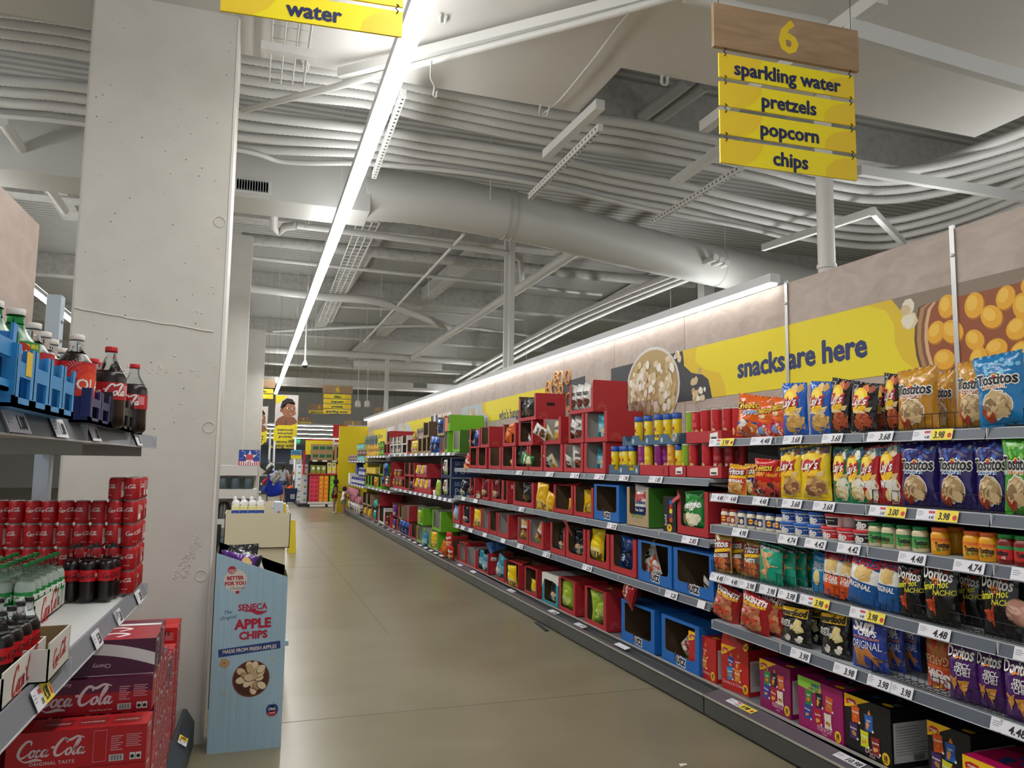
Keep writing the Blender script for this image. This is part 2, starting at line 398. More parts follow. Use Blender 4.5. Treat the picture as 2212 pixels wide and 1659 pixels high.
def deco_on(g, mp):
    x, z = bl(1215, 845); ms = [C(h, 'p') for h in ('#E9A85A', '#D98B3F', '#F0C088')]
    rnd = random.Random(9)
    for i in range(16):
        cx, cz, r = x+rnd.uniform(-.5, .4), z+rnd.uniform(-.25, .2), rnd.uniform(.06, .1)
        g.tube([mp(cx+r*cos(a*pi/6), cz+r*1.2*sin(a*pi/6), .003) for a in range(13)], .014, rnd.choice(ms), 5, False)
panel('poster of fried onion rings on slate above the red cartons', [(1178, 838), (1264, 812), (1264, 870), (1178, 885)], SLATE, deco_on)
TAN = [C(h, 'p') for h in ('#E5CB92', '#D9BA7C', '#C9A566', '#EED9A8')]
def deco_br(a, b, cols):
    def f(g, mp):
        (x0, z0), (x1, z1) = bl(a[0], a[1]), bl(b[0], b[1])
        g.blobs(16, min(x0, x1), max(x0, x1), min(z0, z1), max(z0, z1), .09, cols, mp, .001, 5, asp=.5)
    return f
panel('poster of torn bread between pale cloth', [(997, 882), (1041, 871), (1054, 900), (1057, 911), (997, 925)], C('#B9C4CC', 'p'), deco_br((1010, 886), (1032, 915), TAN))
def deco_st(g, mp):
    x, z = bl(909, 928); g.text('snack time', .2, x, z, NAVY, mp, .03, e=.0012)
panel('yellow banner that reads snack time, above the brown cartons', [(879, 912), (931, 900), (932, 925), (892, 934), (889, 925)], YEL, deco_st, nm='banner', cat='banner')
panel('poster with a white egg shape on grey slate', [(931, 900), (946, 896), (946, 922), (932, 925)], SLATE, lambda g, mp: g.ell(*bl(939, 912), .11, .2, C('#EFEDE8', 'p'), mp, .001))
panel('poster of orange fruit strips beside a white stripe', [(946, 896), (975, 889), (975, 914), (946, 921)], C('#E9E4DF', 'p'), deco_br((952, 900), (966, 912), [C('#D9935A', 'p'), C('#E8B07A', 'p'), C('#B97A5E', 'p')]))
def deco_h2(g, mp):
    x, z = bl(822, 942); g.text('H2O now', .2, x, z, NAVY, mp, .03, e=.0012)
panel('small yellow banner that reads H2O now, at the far end', [(807, 930), (835, 924), (833, 957), (812, 957), (810, 945)], YEL, deco_h2, nm='banner', cat='banner')
panel('poster of cream bottles by the far yellow end board', [(796, 933), (807, 930), (810, 945), (812, 957), (796, 957)], C('#D8BE93', 'p'), deco_br((798, 938), (806, 955), TAN))
panel('poster of tall cream bottles behind white snack boxes', [(861, 917), (879, 912), (889, 925), (892, 934), (861, 940)], C('#C9D2D6', 'p'), deco_br((868, 917), (877, 935), TAN))
panel('poster of pink and white packs beside the H2O banner', [(836, 924), (852, 920), (852, 945), (836, 950)], C('#DADADA', 'p'), deco_br((838, 926), (850, 940), [C('#C99', 'p') if 0 else C('#CC9999', 'p'), C('#F1F1F1', 'p')]))
# ---------------------------------------------------------------- shelving of the right-hand run
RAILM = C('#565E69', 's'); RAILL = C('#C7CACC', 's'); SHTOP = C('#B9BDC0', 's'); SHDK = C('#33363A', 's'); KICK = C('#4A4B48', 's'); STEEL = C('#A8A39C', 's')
def zr(px, py): return onx(px, py, XR).z
LEVEL = {}
def run(key, y0, y1, levels, label, rl='near'):
    """one stretch of shelving: back panel, base, kick plate and shelves with their price rails"""
    t = thing('shelf_unit', label, 'shelf', (XR, y1, 0), R90); L = y1-y0
    part('back_panel', G().box(0, L, XP-XR-.012, XP-XR, .0, ZB+.05, C('#26282B', 's')), t)
    part('base_deck', G().box(0, L, .08, XP-XR-.013, 0, .17, C('#6D7073', 's')), t)
    kp = G(); n = max(1, round(L/MOD))
    for i in range(n): kp.box(L*i/n+.003, L*(i+1)/n-.003, XK-XR, .05, .02, .14, KICK)
    kp.box(0, L, XK-XR+.02, .05, 0, .02, C('#2F302E', 's'))
    part('kick_plate', kp, t)
    lg = G(); ch = [(XK-XR-.004, .14), (XK-XR-.004, .15), (.062, .176), (.08, .178), (.08, .14)]
    lg.add([(x, y, z) for x in (0, L) for y, z in ch], [(i, i+1, 6+i-1, 5+i) for i in range(4)], C('#5F5B63', 's'))
    lg.box(0, L, .055, .075, .177, .186, STEEL); lg.box(0, L, XK-XR-.008, XK-XR, .138, .15, C('#B5B3A8', 's'))
    part('label_ledge', lg, t)
    for lk, (zt_, zb_) in levels.items():
        LEVEL[lk] = (zt_, zb_)
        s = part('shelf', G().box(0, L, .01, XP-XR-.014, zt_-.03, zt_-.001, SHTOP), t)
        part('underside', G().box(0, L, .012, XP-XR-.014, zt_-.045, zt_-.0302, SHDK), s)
        m = max(1, round(L/(MOD/2)))
        for i in range(m):
            x0, x1 = L*i/m+.004, L*(i+1)/m-.004
            r = G(); r.add([(x, y, z) for x in (x0, x1) for y, z in ((.012, zt_), (-.006, zb_), (.006, zb_), (.02, zt_))], [(0, 4, 5, 1), (1, 5, 6, 2), (2, 6, 7, 3), (3, 7, 4, 0), (0, 1, 2, 3), (7, 6, 5, 4)], RAILM)
            r.box(x0, x1, -.009, .0, zb_-.004, zb_, RAILL); r.box(x0, x0+.006, -.004, .01, zb_, zt_-.002, RAILL)
            part('price_rail', r, s)
        for xe in (.0, L-.004): part('bracket', G().add([(xe, .02, zt_-.03), (xe, .35, zt_-.03), (xe, .6, zt_-.12), (xe, .6, zt_-.03), (xe, .02, zt_-.05)], [(4, 2, 3, 0)], STEEL), s)
    return t
run('N', -1.1, Y0+.02, dict(N1=(1.938, 1.888), N2=(1.55, 1.495), N3=(1.329, 1.272), N4=(.992, .934), N5=(.662, .604)), 'near grey shelving with the bagged chips, nearest to the camera')
run('M', Y0+.03, 12.13, dict(M1=(1.655, 1.602), M2=(1.215, 1.16), M3=(.768, .715)), 'middle grey shelving stacked with red cartons')
run('A', 12.14, 18.1, dict(A1=(1.905, 1.86), A2=(1.14, 1.095)), 'far grey shelving with green cartons and navy popcorn boxes')
run('B', 18.11, 22.3, dict(B1=(1.88, 1.835), B2=(1.04, .995)), 'far grey shelving with yellow cups on its top shelf')
run('D', 22.31, 26.5, dict(D1=(1.74, 1.70), D2=(1.01, .96)), 'farthest grey shelving with purple bottles, before the yellow end board')
LEVEL['base'] = (.18, .17)
# ================================================================ products
WHT, BLK, REDC = C('#F1EFEA', 'p'), C('#151517', 'p'), C('#C3181F', 'p')
gW, gK, gY, gR = C('#F2F0EA', 'g'), C('#141416', 'g'), C('#F5D313', 'g'), C('#C5161D', 'g')
def cl(t, a=0.0, b=1.0): return max(a, min(b, t))
def bagmap(Wd, H, T, seed, wr=.007):
    def dep(x, z):
        t = z/H; s = cl(abs(x)/(Wd/2)); q = sin(pi*cl((t-.04)/.925)); q = max(q, 0)**.5*(.78+.5*(1-t))
        f = max(0, 1-s**2.2)**.7
        n = noise.noise((x*15+seed*3.1, z*11, seed*1.7))+.35*abs(noise.noise((x*22, z*17+seed, seed*2.3)))
        fold = sin(x*70+noise.noise((x*9, z*9, seed))*6)*(max(0, (t-.76)*4)+max(0, (.2-t)*4))*.5
        crease = -max(0, .5-abs(noise.noise((x*6+seed, z*7, seed*.7)))*5)*1.0
        return (T/2*q+(n+fold+crease)*wr*1.5*min(1, q*1.3))*f+.0012
    sl = (.22, -.2, .1, -.28, .3)[seed % 5]
    def mp(x, z, e):
        e *= 2.2; w = cl(x, -Wd*.49, Wd*.49); t = cl(z/H); k = 1-.10*sin(pi*t)-.035*noise.noise((t*5, seed*1.3, (1 if x > 0 else 0)))
        return (w*k, -dep(w, z)-e, z+sl*w*max(0, t-.6))
    return dep, mp
def bag(key, Wd, H, T, base, deco, seal=None, cat='chip bag', nm='chip_bag', wr=.007):
    seed = len(KIND)+1; dep, mp = bagmap(Wd, H, T, seed, wr)
    nu, nv = 18, 26; g = G(); m = C(base, 'g'); sm = C(seal or base, 'g')
    z0, z1 = .045*H, .96*H
    for side in (0, 1):
        v = []
        for j in range(nv+1):
            for i in range(nu+1):
                x = -Wd/2+Wd*i/nu; z = z0+(z1-z0)*j/nv; a = mp(x, z, 0)
                if abs(i-nu/2) == nu/2: b_ = mp(x*.98, z, 0); a = (b_[0]*1.02, 0, z)
                v.append((a[0], -a[1]*.85, z) if side else a)
        f = [(j*(nu+1)+i, j*(nu+1)+i+1, (j+1)*(nu+1)+i+1, (j+1)*(nu+1)+i) for j in range(nv) for i in range(nu)]
        if side: f = [q[::-1] for q in f]
        g.add(v, f, m, True)
    g.maxw = .84*Wd; deco(g, mp, Wd, H)
    def strip(za, zb, amp):
        s = G(); v = []; n = 28
        for i in range(n+1):
            x = -Wd/2+Wd*i/n; o = (amp if i % 2 else 0)
            y = .006*sin(i*1.3+seed)*(1 if za > H/2 else .4)
            zo = mp(x, za, 0)[2]-za; v += [(x*.93, y*.3-.001, za+zo), (x*.97, y, zb+zo+(o if zb > za else -o))]
        k = [(2*i, 2*i+2, 2*i+3, 2*i+1) for i in range(n)]
        s.add(v, k if zb > za else [q[::-1] for q in k], sm); s.add([(a, b+.0015, c) for a, b, c in v], [q[::-1] for q in k] if zb > za else k, C('#BDBBB4', 'g')); return s
    kind(key, nm, cat, ('film_pouch', g), ('top_seal', strip(.955*H, H-.003, .003)), ('bottom_seal', strip(.05*H, .003, .003)))
    KIND[key+'/s'] = (Wd, H, T)
def outl(g, mp, t, size, x, z, mi, mo, bold=.03, ob=.075, shear=0, rot=0, sx=1.0, e=.0016):
    g.text(t, size, x, z, mo, mp, ob, shear, rot, e, sx); g.text(t, size, x, z, mi, mp, bold, shear, rot, e+.0012, sx)
CHIP = [C(h, 'p') for h in ('#D9B36A', '#C99C50', '#E3C481', '#B98A45')]
ORNG = [C(h, 'p') for h in ('#D9661C', '#E9872E', '#B84A12', '#F0A040')]
BBQ = [C(h, 'p') for h in ('#C4622F', '#A8461F', '#D98048', '#8E3A1C')]
RIB_R, SUN_Y = C('#B8161F', 'p'), C('#F6C416', 'p')
def laylogo(g, mp, x, z, r):
    g.ell(x, z, r, r*1.12, SUN_Y, mp, .0014, 22); g.ell(x-.1*r, z+.3*r, r*.7, r*.6, C('#FBDD4E', 'p'), mp, .0018, 16)
    g.shape([(x-1.12*r, z+.38*r), (x-.2*r, z+.44*r), (x+1.15*r, z+.5*r), (x+1.02*r, z+.1*r), (x+1.1*r, z-.38*r), (x+.2*r, z-.42*r), (x-.6*r, z-.6*r), (x-1.12*r, z-.4*r), (x-1.0*r, z)], RIB_R, mp, .0022)
    g.text("Lay's", r*.95, x, z-.02*r, WHT, mp, .035, .3, .06, .0036, 1.0)
def d_lays(sub, art, topcol=None):
    def f(g, mp, Wd, H):
        if topcol: g.band(-.49*Wd, .49*Wd, .82*H, .955*H, topcol, mp, .0006); g.text('WIN', .03, -.2*Wd, .9*H, BLK, mp, .04, e=.0014); g.text('SNACKERS', .02, -.1*Wd, .86*H, BLK, mp, .04, e=.0014)
        g.blobs(3, .05*Wd, .35*Wd, .85*H, .91*H, .028, art, mp, .001, 4)
        laylogo(g, mp, -.04*Wd, .63*H, .33*Wd)
        g.text(sub, .026, .0, .42*H, WHT if sub != 'Classic' else C('#8A6A12', 'p'), mp, .02, e=.0014)
        g.blobs(9, -.05*Wd, .3*Wd, .12*H, .33*H, .04, art, mp, .001, 7)
        g.shape([(.2*Wd, .5*H), (.42*Wd, .52*H), (.36*Wd, .42*H), (.22*Wd, .43*H)], CHIP[2], mp, .001)
    return f
bag('lays_blue', .20, .29, .085, '#1B5FC0', d_lays('Salt & Vinegar', CHIP), '#1B5FC0')
bag('lays_black', .21, .30, .09, '#1A1A1D', d_lays('Barbecue', BBQ))
bag('lays_yellow', .21, .30, .09, '#F0CD12', d_lays('Classic', [C(h, 'p') for h in ('#D7B071', '#8E5B3A', '#E5CE9A', '#B98A55')], C('#51687C', 'p')))
bag('lays_green', .20, .29, .085, '#0C7F4B', d_lays('Sour Cream', [C('#EDE9D8', 'p'), CHIP[0], C('#E6E0C0', 'p')], C('#2E5F86', 'p')))
def d_wavy(g, mp, Wd, H):
    d_lays('', [C('#E9D7B0', 'p'), CHIP[2], C('#F2EEE2', 'p')], C('#5B86A8', 'p'))(g, mp, Wd, H); g.text('wavy', .07, 0, .38*H, WHT, mp, .04, e=.0018)
bag('lays_red', .20, .29, .085, '#B41E24', d_wavy)
def d_cheetos(sub, subc, low, bits, slant=True):
    def f(g, mp, Wd, H):
        if low: g.band(-.48*Wd, .48*Wd, .06*H, lambda t: H*(.40-.12*abs(t-.5)), low, mp, .0007)
        g.blobs(26, -.4*Wd, .4*Wd, .1*H, .36*H, .026, bits, mp, .0013, 5, k=6)
        outl(g, mp, 'Cheetos', .066, -.02*Wd, .76*H, SUN_Y, BLK, .03, .085, .25, .16, 1.0)
        g.text(sub, .04, .05*Wd, .59*H, subc, mp, .05, .3, .1, .0022)
    return f
bag('cheetos_puffs', .24, .31, .10, '#E2641B', d_cheetos('PUFFS', C('#8FC6E6', 'p'), C('#2158A8', 'g'), ORNG+[WHT]))
bag('cheetos_mix', .19, .25, .085, '#E0641F', d_cheetos('mix', C('#F2E3B0', 'p'), C('#C92F3C', 'g'), [C('#D84A78', 'p'), C('#E9E3DD', 'p'), C('#7FA6DB', 'p'), SUN_Y, REDC]))
bag('cheetos_hot', .20, .27, .085, '#C5231F', d_cheetos("FLAMIN' Hot", C('#F2A01E', 'p'), C('#1A1414', 'g'), [C('#B12A20', 'p'), C('#D9D3CA', 'p'), C('#3A1512', 'p'), C('#C9552A', 'p')]))
def d_fritos(base2, t2, t2c, art):
    def f(g, mp, Wd, H):
        g.band(-.48*Wd, .48*Wd, .1*H, lambda t: H*(.5+.1*t), base2, mp, .0006)
        g.band(-.48*Wd, .48*Wd, lambda t: H*(.5+.1*t), lambda t: H*(.58+.1*t), SUN_Y, mp, .0008)
        g.band(-.48*Wd, .48*Wd, lambda t: H*(.6+.1*t), lambda t: H*(.82+.07*t), REDC, mp, .0008)
        outl(g, mp, 'Fritos', .075, 0, .77*H, WHT, C('#4A1212', 'p'), .035, .08, .1, .14)
        g.text(t2, .036, .02*Wd, .47*H, t2c, mp, .05, .1, .1, .0022)
        g.blobs(22, -.38*Wd, .38*Wd, .12*H, .4*H, .026, art, mp, .0013, 8, k=5)
    return f
bag('fritos', .19, .27, .085, '#E0A51E', d_fritos(C('#D9421E', 'g'), 'ORIGINAL', WHT, CHIP+ORNG[:1]))
bag('fritos_scoops', .19, .27, .085, '#D99A20', d_fritos(C('#2B2B7C', 'g'), 'Scoops!', WHT, CHIP))
bag('fritos_chili', .18, .29, .085, '#C79E4A', d_fritos(C('#5A2A1A', 'g'), 'CHILI CHEESE', WHT, BBQ))
bag('fritos_twists', .19, .27, .085, '#B89A5A', d_fritos(C('#6B6A5E', 'g'), 'TWISTS', WHT, BBQ))
def d_tostitos(sub, ribc, win, txt='Tostitos'):
    def f(g, mp, Wd, H):
        rnd = random.Random(3)
        for i in range(14): g.ell(rnd.uniform(-.42, .42)*Wd, rnd.uniform(.72, .93)*H, .012, .01, win[1], mp, .0007, 8, rings=1)
        outl(g, mp, txt, .072, 0, .645*H, BLK, WHT, .035, .11, 0, 0, 1.0)
        g.ell(-.005, .675*H, .008, .008, REDC, mp, .0032, 10); g.ell(-.005, .70*H, .012, .006, SUN_Y, mp, .003, 10)
        g.band(-.28*Wd, .2*Wd, lambda t: H*(.50+.012*sin(t*3)), lambda t: H*(.565+.012*sin(t*3)), ribc, mp, .0012)
        g.text(sub, .03, -.04*Wd, .535*H, WHT, mp, .02, e=.0022, sp=1.1)
        g.shape([(-.33*Wd+.62*Wd*a/2*(1+cos(b)), .3*H+.2*H*sin(b)*a2) for b, a, a2 in [(2*pi*i/18, 1, 1+.12*sin(3*i)) for i in range(18)]], WHT, mp, .0010)
        g.shape([(-.31*Wd+.58*Wd/2*(1+cos(2*pi*i/18)), .3*H+.185*H*sin(2*pi*i/18)*(1+.12*sin(3*i))) for i in range(18)], win[0], mp, .0014)
        g.blobs(20, -.24*Wd, .2*Wd, .17*H, .42*H, .03, [C(h, 'p') for h in ('#CDB283', '#E0CBA0', '#B3946A', '#8E7350')], mp, .0018, 6, k=6)
        g.blobs(5, -.34*Wd, -.2*Wd, .12*H, .24*H, .025, [C('#A33A22', 'p'), C('#C0552F', 'p')], mp, .0021, 6)
    return f
bag('tostitos_gold', .235, .31, .10, '#C2892A', d_tostitos('SCOOPS!', C('#B8673C', 'p'), (C('#A98A5E', 'p'), C('#D6A846', 'p'))))
bag('tostitos_blue', .26, .34, .11, '#1779B5', d_tostitos('ORIGINAL', C('#D9831F', 'p'), (C('#C9AE7A', 'p'), C('#7CC0E2', 'p'))))
bag('tostitos_purple', .24, .32, .10, '#2E2466', d_tostitos('SCOOPS!', C('#1F6FB5', 'p'), (C('#B89A6C', 'p'), C('#3E62B8', 'p'))))
bag('tostitos_green', .24, .32, .10, '#3F9A2A', d_tostitos('HINT OF LIME', C('#C98A3A', 'p'), (C('#B89A6C', 'p'), C('#79C24E', 'p'))))
def d_doritos(flav, fc, chips, low=None):
    def f(g, mp, Wd, H):
        g.shape([(-.42*Wd, .86*H), (.4*Wd, .9*H), (.1*Wd, .62*H), (-.06*Wd, .6*H)], C('#8E1F18', 'p') if flav[0] == 'F' else C('#4A1E5E', 'p'), mp, .0008)
        outl(g, mp, 'Doritos', .078, 0, .77*H, WHT, BLK, .03, .07, .08, -.03, 1.0)
        g.shape([(-.2*Wd, .74*H), (-.12*Wd, .66*H), (.2*Wd, .72*H), (-.12*Wd, .69*H)], ORNG[1], mp, .003)
        if flav[0] == 'F':
            g.text("Flamin' Hot", .048, -.08*Wd, .6*H, C('#E4E02A', 'p'), mp, .02, .2, .16, .002, .9); g.text('NACHO', .034, .22*Wd, .51*H, C('#C9C22A', 'p'), mp, .03, .1, .05, .002)
            g.shape([(-.36*Wd, .36*H), (-.02*Wd, .47*H), (-.06*Wd, .14*H)], chips[0], mp, .0012, 3); g.blobs(12, -.25*Wd, -.06*Wd, .25*H, .4*H, .012, chips, mp, .002, 3)
        else:
            for i, s in enumerate(flav.split()): g.text(s, .034, .12*Wd, (.58-.06*i)*H, WHT, mp, .02, e=.002)
            for (a, b) in ((-.22, .3), (.1, .26)): g.shape([((a-.17)*Wd, (b+.08)*H), ((a+.17)*Wd, (b+.1)*H), (a*Wd, (b-.15)*H)], chips[0], mp, .0012, 3); g.blobs(7, (a-.08)*Wd, (a+.08)*Wd, (b-.03)*H, (b+.06)*H, .012, chips, mp, .002, 3)
    return f
bag('doritos_hot', .215, .31, .095, '#18181A', d_doritos("F", None, [C('#C4441A', 'p'), C('#D9602A', 'p'), C('#9E2F12', 'p')]), wr=.009)
bag('doritos_chili', .215, .31, .095, '#4B1F66', d_doritos('SPICY SWEET CHILI', None, [C('#C98A35', 'p'), C('#DBA352', 'p'), C('#A8692A', 'p')]), wr=.009)
def d_ruffles(low, name):
    def f(g, mp, Wd, H):
        g.band(-.49*Wd, .49*Wd, .52*H, lambda t: H*(.80+.02*sin(t*12)), C('#E9E7E1', 'g'), mp, .0006, 24)
        g.band(-.49*Wd, .49*Wd, .06*H, lambda t: H*(.5+.025*sin(t*30)), low, mp, .0008, 30)
        g.text('RUFFLES', .06, 0, .88*H, REDC, mp, .04, .15, .05, .002, .95)
        g.blobs(4, -.15*Wd, .2*Wd, .58*H, .72*H, .045, CHIP[:3], mp, .0014, 5, k=9)
        for i, s in enumerate(name.split('/')): g.text(s, .042-.012*i, -.08*Wd, (.44-.07*i)*H, WHT, mp, .03, .15, .0, .002)
    return f
bag('ruffles_blue', .22, .30, .095, '#1B5A9E', d_ruffles(C('#1B5A9E', 'g'), 'ORIGINAL'))
bag('ruffles_orange', .22, .30, .095, '#27406E', d_ruffles(C('#E2541B', 'g'), 'CHEDDAR/& SOUR CREAM'))
def d_wc(g, mp, Wd, H):
    for i, s in enumerate(('WHITE', 'CHEDDAR')): g.text(s, .04, .05*Wd, (.72-.09*i)*H, C('#CFE4F2', 'p'), mp, .04, e=.002)
    g.ell(0, .4*H, .04, .05, C('#E3CE86', 'p'), mp, .0014)
bag('white_cheddar', .19, .27, .08, '#2487C4', d_wc)
def d_tri(g, mp, Wd, H):
    g.band(-.49*Wd, .49*Wd, .87*H, .955*H, C('#1B1F22', 'g'), mp, .0006); g.text('organic crisps', .03, 0, .91*H, WHT, mp, .02, e=.0014)
    for (x, z, s, a) in ((-.12, .7, .07, .4), (.05, .47, .075, 2.1), (-.12, .28, .06, .9)):
        g.shape([(x*Wd+s*cos(a+2.1*i), z*H+s*sin(a+2.1*i)) for i in range(3)], C('#C89A62', 'p'), mp, .0014, 3); g.blobs(6, x*Wd-.02, x*Wd+.02, z*H-.02, z*H+.02, .01, [C('#A97B48', 'p'), C('#DDB684', 'p')], mp, .002, 2)
bag('teal_crisps', .20, .29, .075, '#169B7C', d_tri, wr=.005)
def d_sun(words, wc):
    def f(g, mp, Wd, H):
        g.text('Sun', .09, -.06*Wd, .83*H, WHT, mp, .05, .1, 0, .002); g.text('CHIPS', .042, .06*Wd, .69*H, WHT, mp, .04, 0, 0, .002)
        g.strokes([[(-.5, 0, .4), (0, .35, 1), (.6, .1, .4)]], .12, .1*Wd, .89*H, .08, SUN_Y, mp, .0018)
        g.text('100% WHOLE GRAIN', .018, 0, .60*H, C('#E8923A', 'p'), mp, .02, e=.002); g.text(words, .062, .02*Wd, .48*H, wc, mp, .0, .05, 0, .002, .9)
        for i, (x, z, r) in enumerate(((-.22, .24, .1), (-.08, .22, -.1), (.18, .28, .9))):
            g.shape([(x*Wd+a*.022*cos(r)-b*.05*sin(r), z*H+a*.022*sin(r)+b*.05*cos(r)) for a, b in ((-1, -1), (1, -1), (1, 1), (-1, 1))], C('#B8763A', 'p'), mp, .0014)
    return f
bag('sun_blue', .21, .30, .085, '#27419E', d_sun('ORIGINAL', WHT), wr=.004)
bag('sun_red', .20, .29, .085, '#C8452A', d_sun('GARDEN', C('#F3D9A0', 'p')), wr=.004)
def d_smart(g, mp, Wd, H):
    g.band(-.42*Wd, .44*Wd, .72*H, .93*H, SUN_Y, mp, .0008); g.text('smartfood', .056, 0, .82*H, BLK, mp, .05, .12, .02, .002)
    for i, s in enumerate(('WHITE', 'CHEDDAR')): g.text(s, .03, -.22*Wd, (.58-.08*i)*H, WHT, mp, .01, e=.002)
    g.shape([(0, .42*H), (.14*Wd, .68*H), (.3*Wd, .66*H), (.38*Wd, .4*H), (.2*Wd, .34*H)], C('#D9C57E', 'p'), mp, .0012, 3); g.shape([(.12*Wd, .4*H), (.26*Wd, .6*H), (.34*Wd, .4*H)], C('#E9DDA6', 'p'), mp, .0018)
    for (x, z) in ((-.16, .16), (.22, .18)): g.blobs(6, x*Wd-.016, x*Wd+.016, z*H-.016, z*H+.016, .016, [C('#E9DFC8', 'p'), C('#F4EEDF', 'p')], mp, .0016, 4)
bag('smartfood', .21, .28, .09, '#17171A', d_smart)
def d_bak(g, mp, Wd, H):
    g.band(-.44*Wd, .3*Wd, .14*H, .72*H, C('#A86A4A', 'g'), mp, .0006)
    g.blobs(30, -.4*Wd, .26*Wd, .16*H, .6*H, .026, [C(h, 'p') for h in ('#B9714A', '#D3935F', '#8E4A30', '#C98258')], mp, .0012, 6)
    g.text("BAKEN-ETS", .044, 0, .85*H, WHT, mp, .05, .1, .06, .002); g.text('CHICHARRONES', .026, 0, .75*H, SUN_Y, mp, .05, .1, .06, .002)
    g.ell(-.2*Wd, .55*H, .03, .018, REDC, mp, .0026); g.text('$2', .03, -.2*Wd, .55*H, WHT, mp, .03, e=.0036)
    g.text('HOT', .07, -.06*Wd, .32*H, C('#D8331F', 'p'), mp, .06, .1, .1, .003)
bag('pork_rinds', .215, .28, .10, '#A81F24', d_bak, wr=.009)
# generic store-brand pouches found in the cartons
def d_gen(cols, bandc=None, txt=None, tc=None, z=.5, win=None):
    def f(g, mp, Wd, H):
        if bandc: g.band(-.48*Wd, .48*Wd, .3*H, .62*H, bandc, mp, .0007)
        if win: g.ell(0, .36*H, .3*Wd, .16*H, win, mp, .001)
        g.blobs(12, -.3*Wd, .3*Wd, .12*H, .4*H, .03, cols, mp, .0014, 5)
        if txt: g.text(txt, .07, 0, .66*H, tc or WHT, mp, .04, .1, .05, .002)
    return f
def gb(k, base, *a, **kw): bag(k, .19, .26, .08, base, d_gen(*a, **kw), wr=.012)
gb('p_white', '#D9D7D2', [C('#B5743A', 'p'), C('#5A2A22', 'p')], None, 'nuts', C('#333333', 'p'))
gb('p_cream', '#D8CFA8', [C('#A9742E', 'p'), C('#D9A83E', 'p')], None, 'nuts', C('#555555', 'p'))
gb('p_gold', '#E3B215', [C('#C98A2E', 'p'), C('#F0D060', 'p'), C('#8E5A1E', 'p')], None)
gb('p_yellow', '#EBCB10', [C('#C9A050', 'p'), C('#F3E28A', 'p'), C('#7A5A2A', 'p')])
gb('p_orange', '#DE6A1E', [C('#F0A03A', 'p'), C('#C94A12', 'p')])
gb('p_red', '#C4251F', [C('#E0A050', 'p'), C('#E8C080', 'p'), C('#8E1A14', 'p')], None, 'crisps')
gb('p_black', '#2A2A2C', [C('#C98A3A', 'p'), C('#4A3A2A', 'p')], None)
gb('p_green', '#2E8A3C', [C('#D9C060', 'p'), C('#F2EBD0', 'p')], None, 'veggie')
gb('p_lime', '#9CB83A', [C('#7E9A2A', 'p'), C('#C3D873', 'p')])
gb('p_teal', '#2F8AA0', [C('#E3C060', 'p'), C('#D9E4E6', 'p'), C('#1C5A6E', 'p')], C('#7FB8CC', 'g'))
gb('p_blue', '#2C5CB0', [C('#C9D6EE', 'p'), C('#1B2A5E', 'p')], C('#1C2340', 'g'))
gb('p_sky', '#5F8FD6', [C('#8FB4EA', 'p'), C('#3E6CBC', 'p')])
gb('p_navy', '#17222E', [C('#C46A3A', 'p'), C('#E0CFA8', 'p'), C('#28506A', 'p')])
gb('p_purple', '#5C2F86', [C('#8A5AB0', 'p'), C('#D9B36A', 'p')])
gb('p_pale', '#A8BCE0', [C('#E8ECF4', 'p'), C('#C9A85A', 'p')])
gb('p_tan', '#CBA76A', [C('#E3CB98', 'p'), C('#A87A3A', 'p')], C('#6A2318', 'g'), 'OREO' if 0 else 'choco', WHT)
gb('p_maroon', '#6E1A24', [C('#D9A040', 'p'), C('#C8B090', 'p'), C('#4A1018', 'p')], None)
gb('p_aqua', '#3FB5A8', [C('#8FD6CC', 'p'), C('#2A8A80', 'p')])
gb('p_multi', '#D8C23A', [C('#3E8A3A', 'p'), C('#2458A8', 'p'), C('#E0DCCB', 'p'), C('#C4451F', 'p')])
gb('p_pink', '#D48A9A', [C('#E8C8D0', 'p'), C('#A85A6E', 'p')])
def d_veg(g, mp, Wd, H):
    g.band(-.48*Wd, .48*Wd, .1*H, .38*H, C('#23336E', 'g'), mp, .0007); g.text('Veggie', .095, 0, .72*H, REDC, mp, .03, .3, .08, .002); g.text('Straws', .05, .06*Wd, .52*H, C('#23336E', 'p'), mp, .04, .1, 0, .002)
    g.text('Sea Salt', .034, .02*Wd, .28*H, WHT, mp, .03, .1, 0, .002)
bag('veggie', .22, .30, .09, '#E4E3DF', d_veg)
def d_skin(g, mp, Wd, H):
    g.text('SKINNY', .05, 0, .78*H, C('#3A3A3A', 'p'), mp, .02, e=.002); g.text('POP', .07, .02*Wd, .6*H, C('#8E1A22', 'p'), mp, .05, e=.002); g.ell(.05*Wd, .45*H, .05, .05, C('#B8404A', 'p'), mp, .0012); g.ell(.05*Wd, .45*H, .035, .035, WHT, mp, .002)
    g.band(-.48*Wd, .48*Wd, .08*H, .22*H, C('#8FAE3A', 'g'), mp, .0007)
bag('popcorn_white', .20, .28, .09, '#DCDAD2', d_skin)
def d_utz(g, mp, Wd, H):
    g.text('utz', .09, 0, .68*H, BLK, mp, .06, .15, 0, .002); g.shape([(-.1*Wd, .1*H), (.48*Wd, .12*H), (.46*Wd, .6*H), (.2*Wd, .5*H)], C('#E0571A', 'p'), mp, .001)
    g.text('chips', .05, -.12*Wd, .36*H, C('#C0202A', 'p'), mp, .03, .2, .3, .002)
bag('silver_chips', .22, .30, .10, '#CFCECB', d_utz, wr=.014)
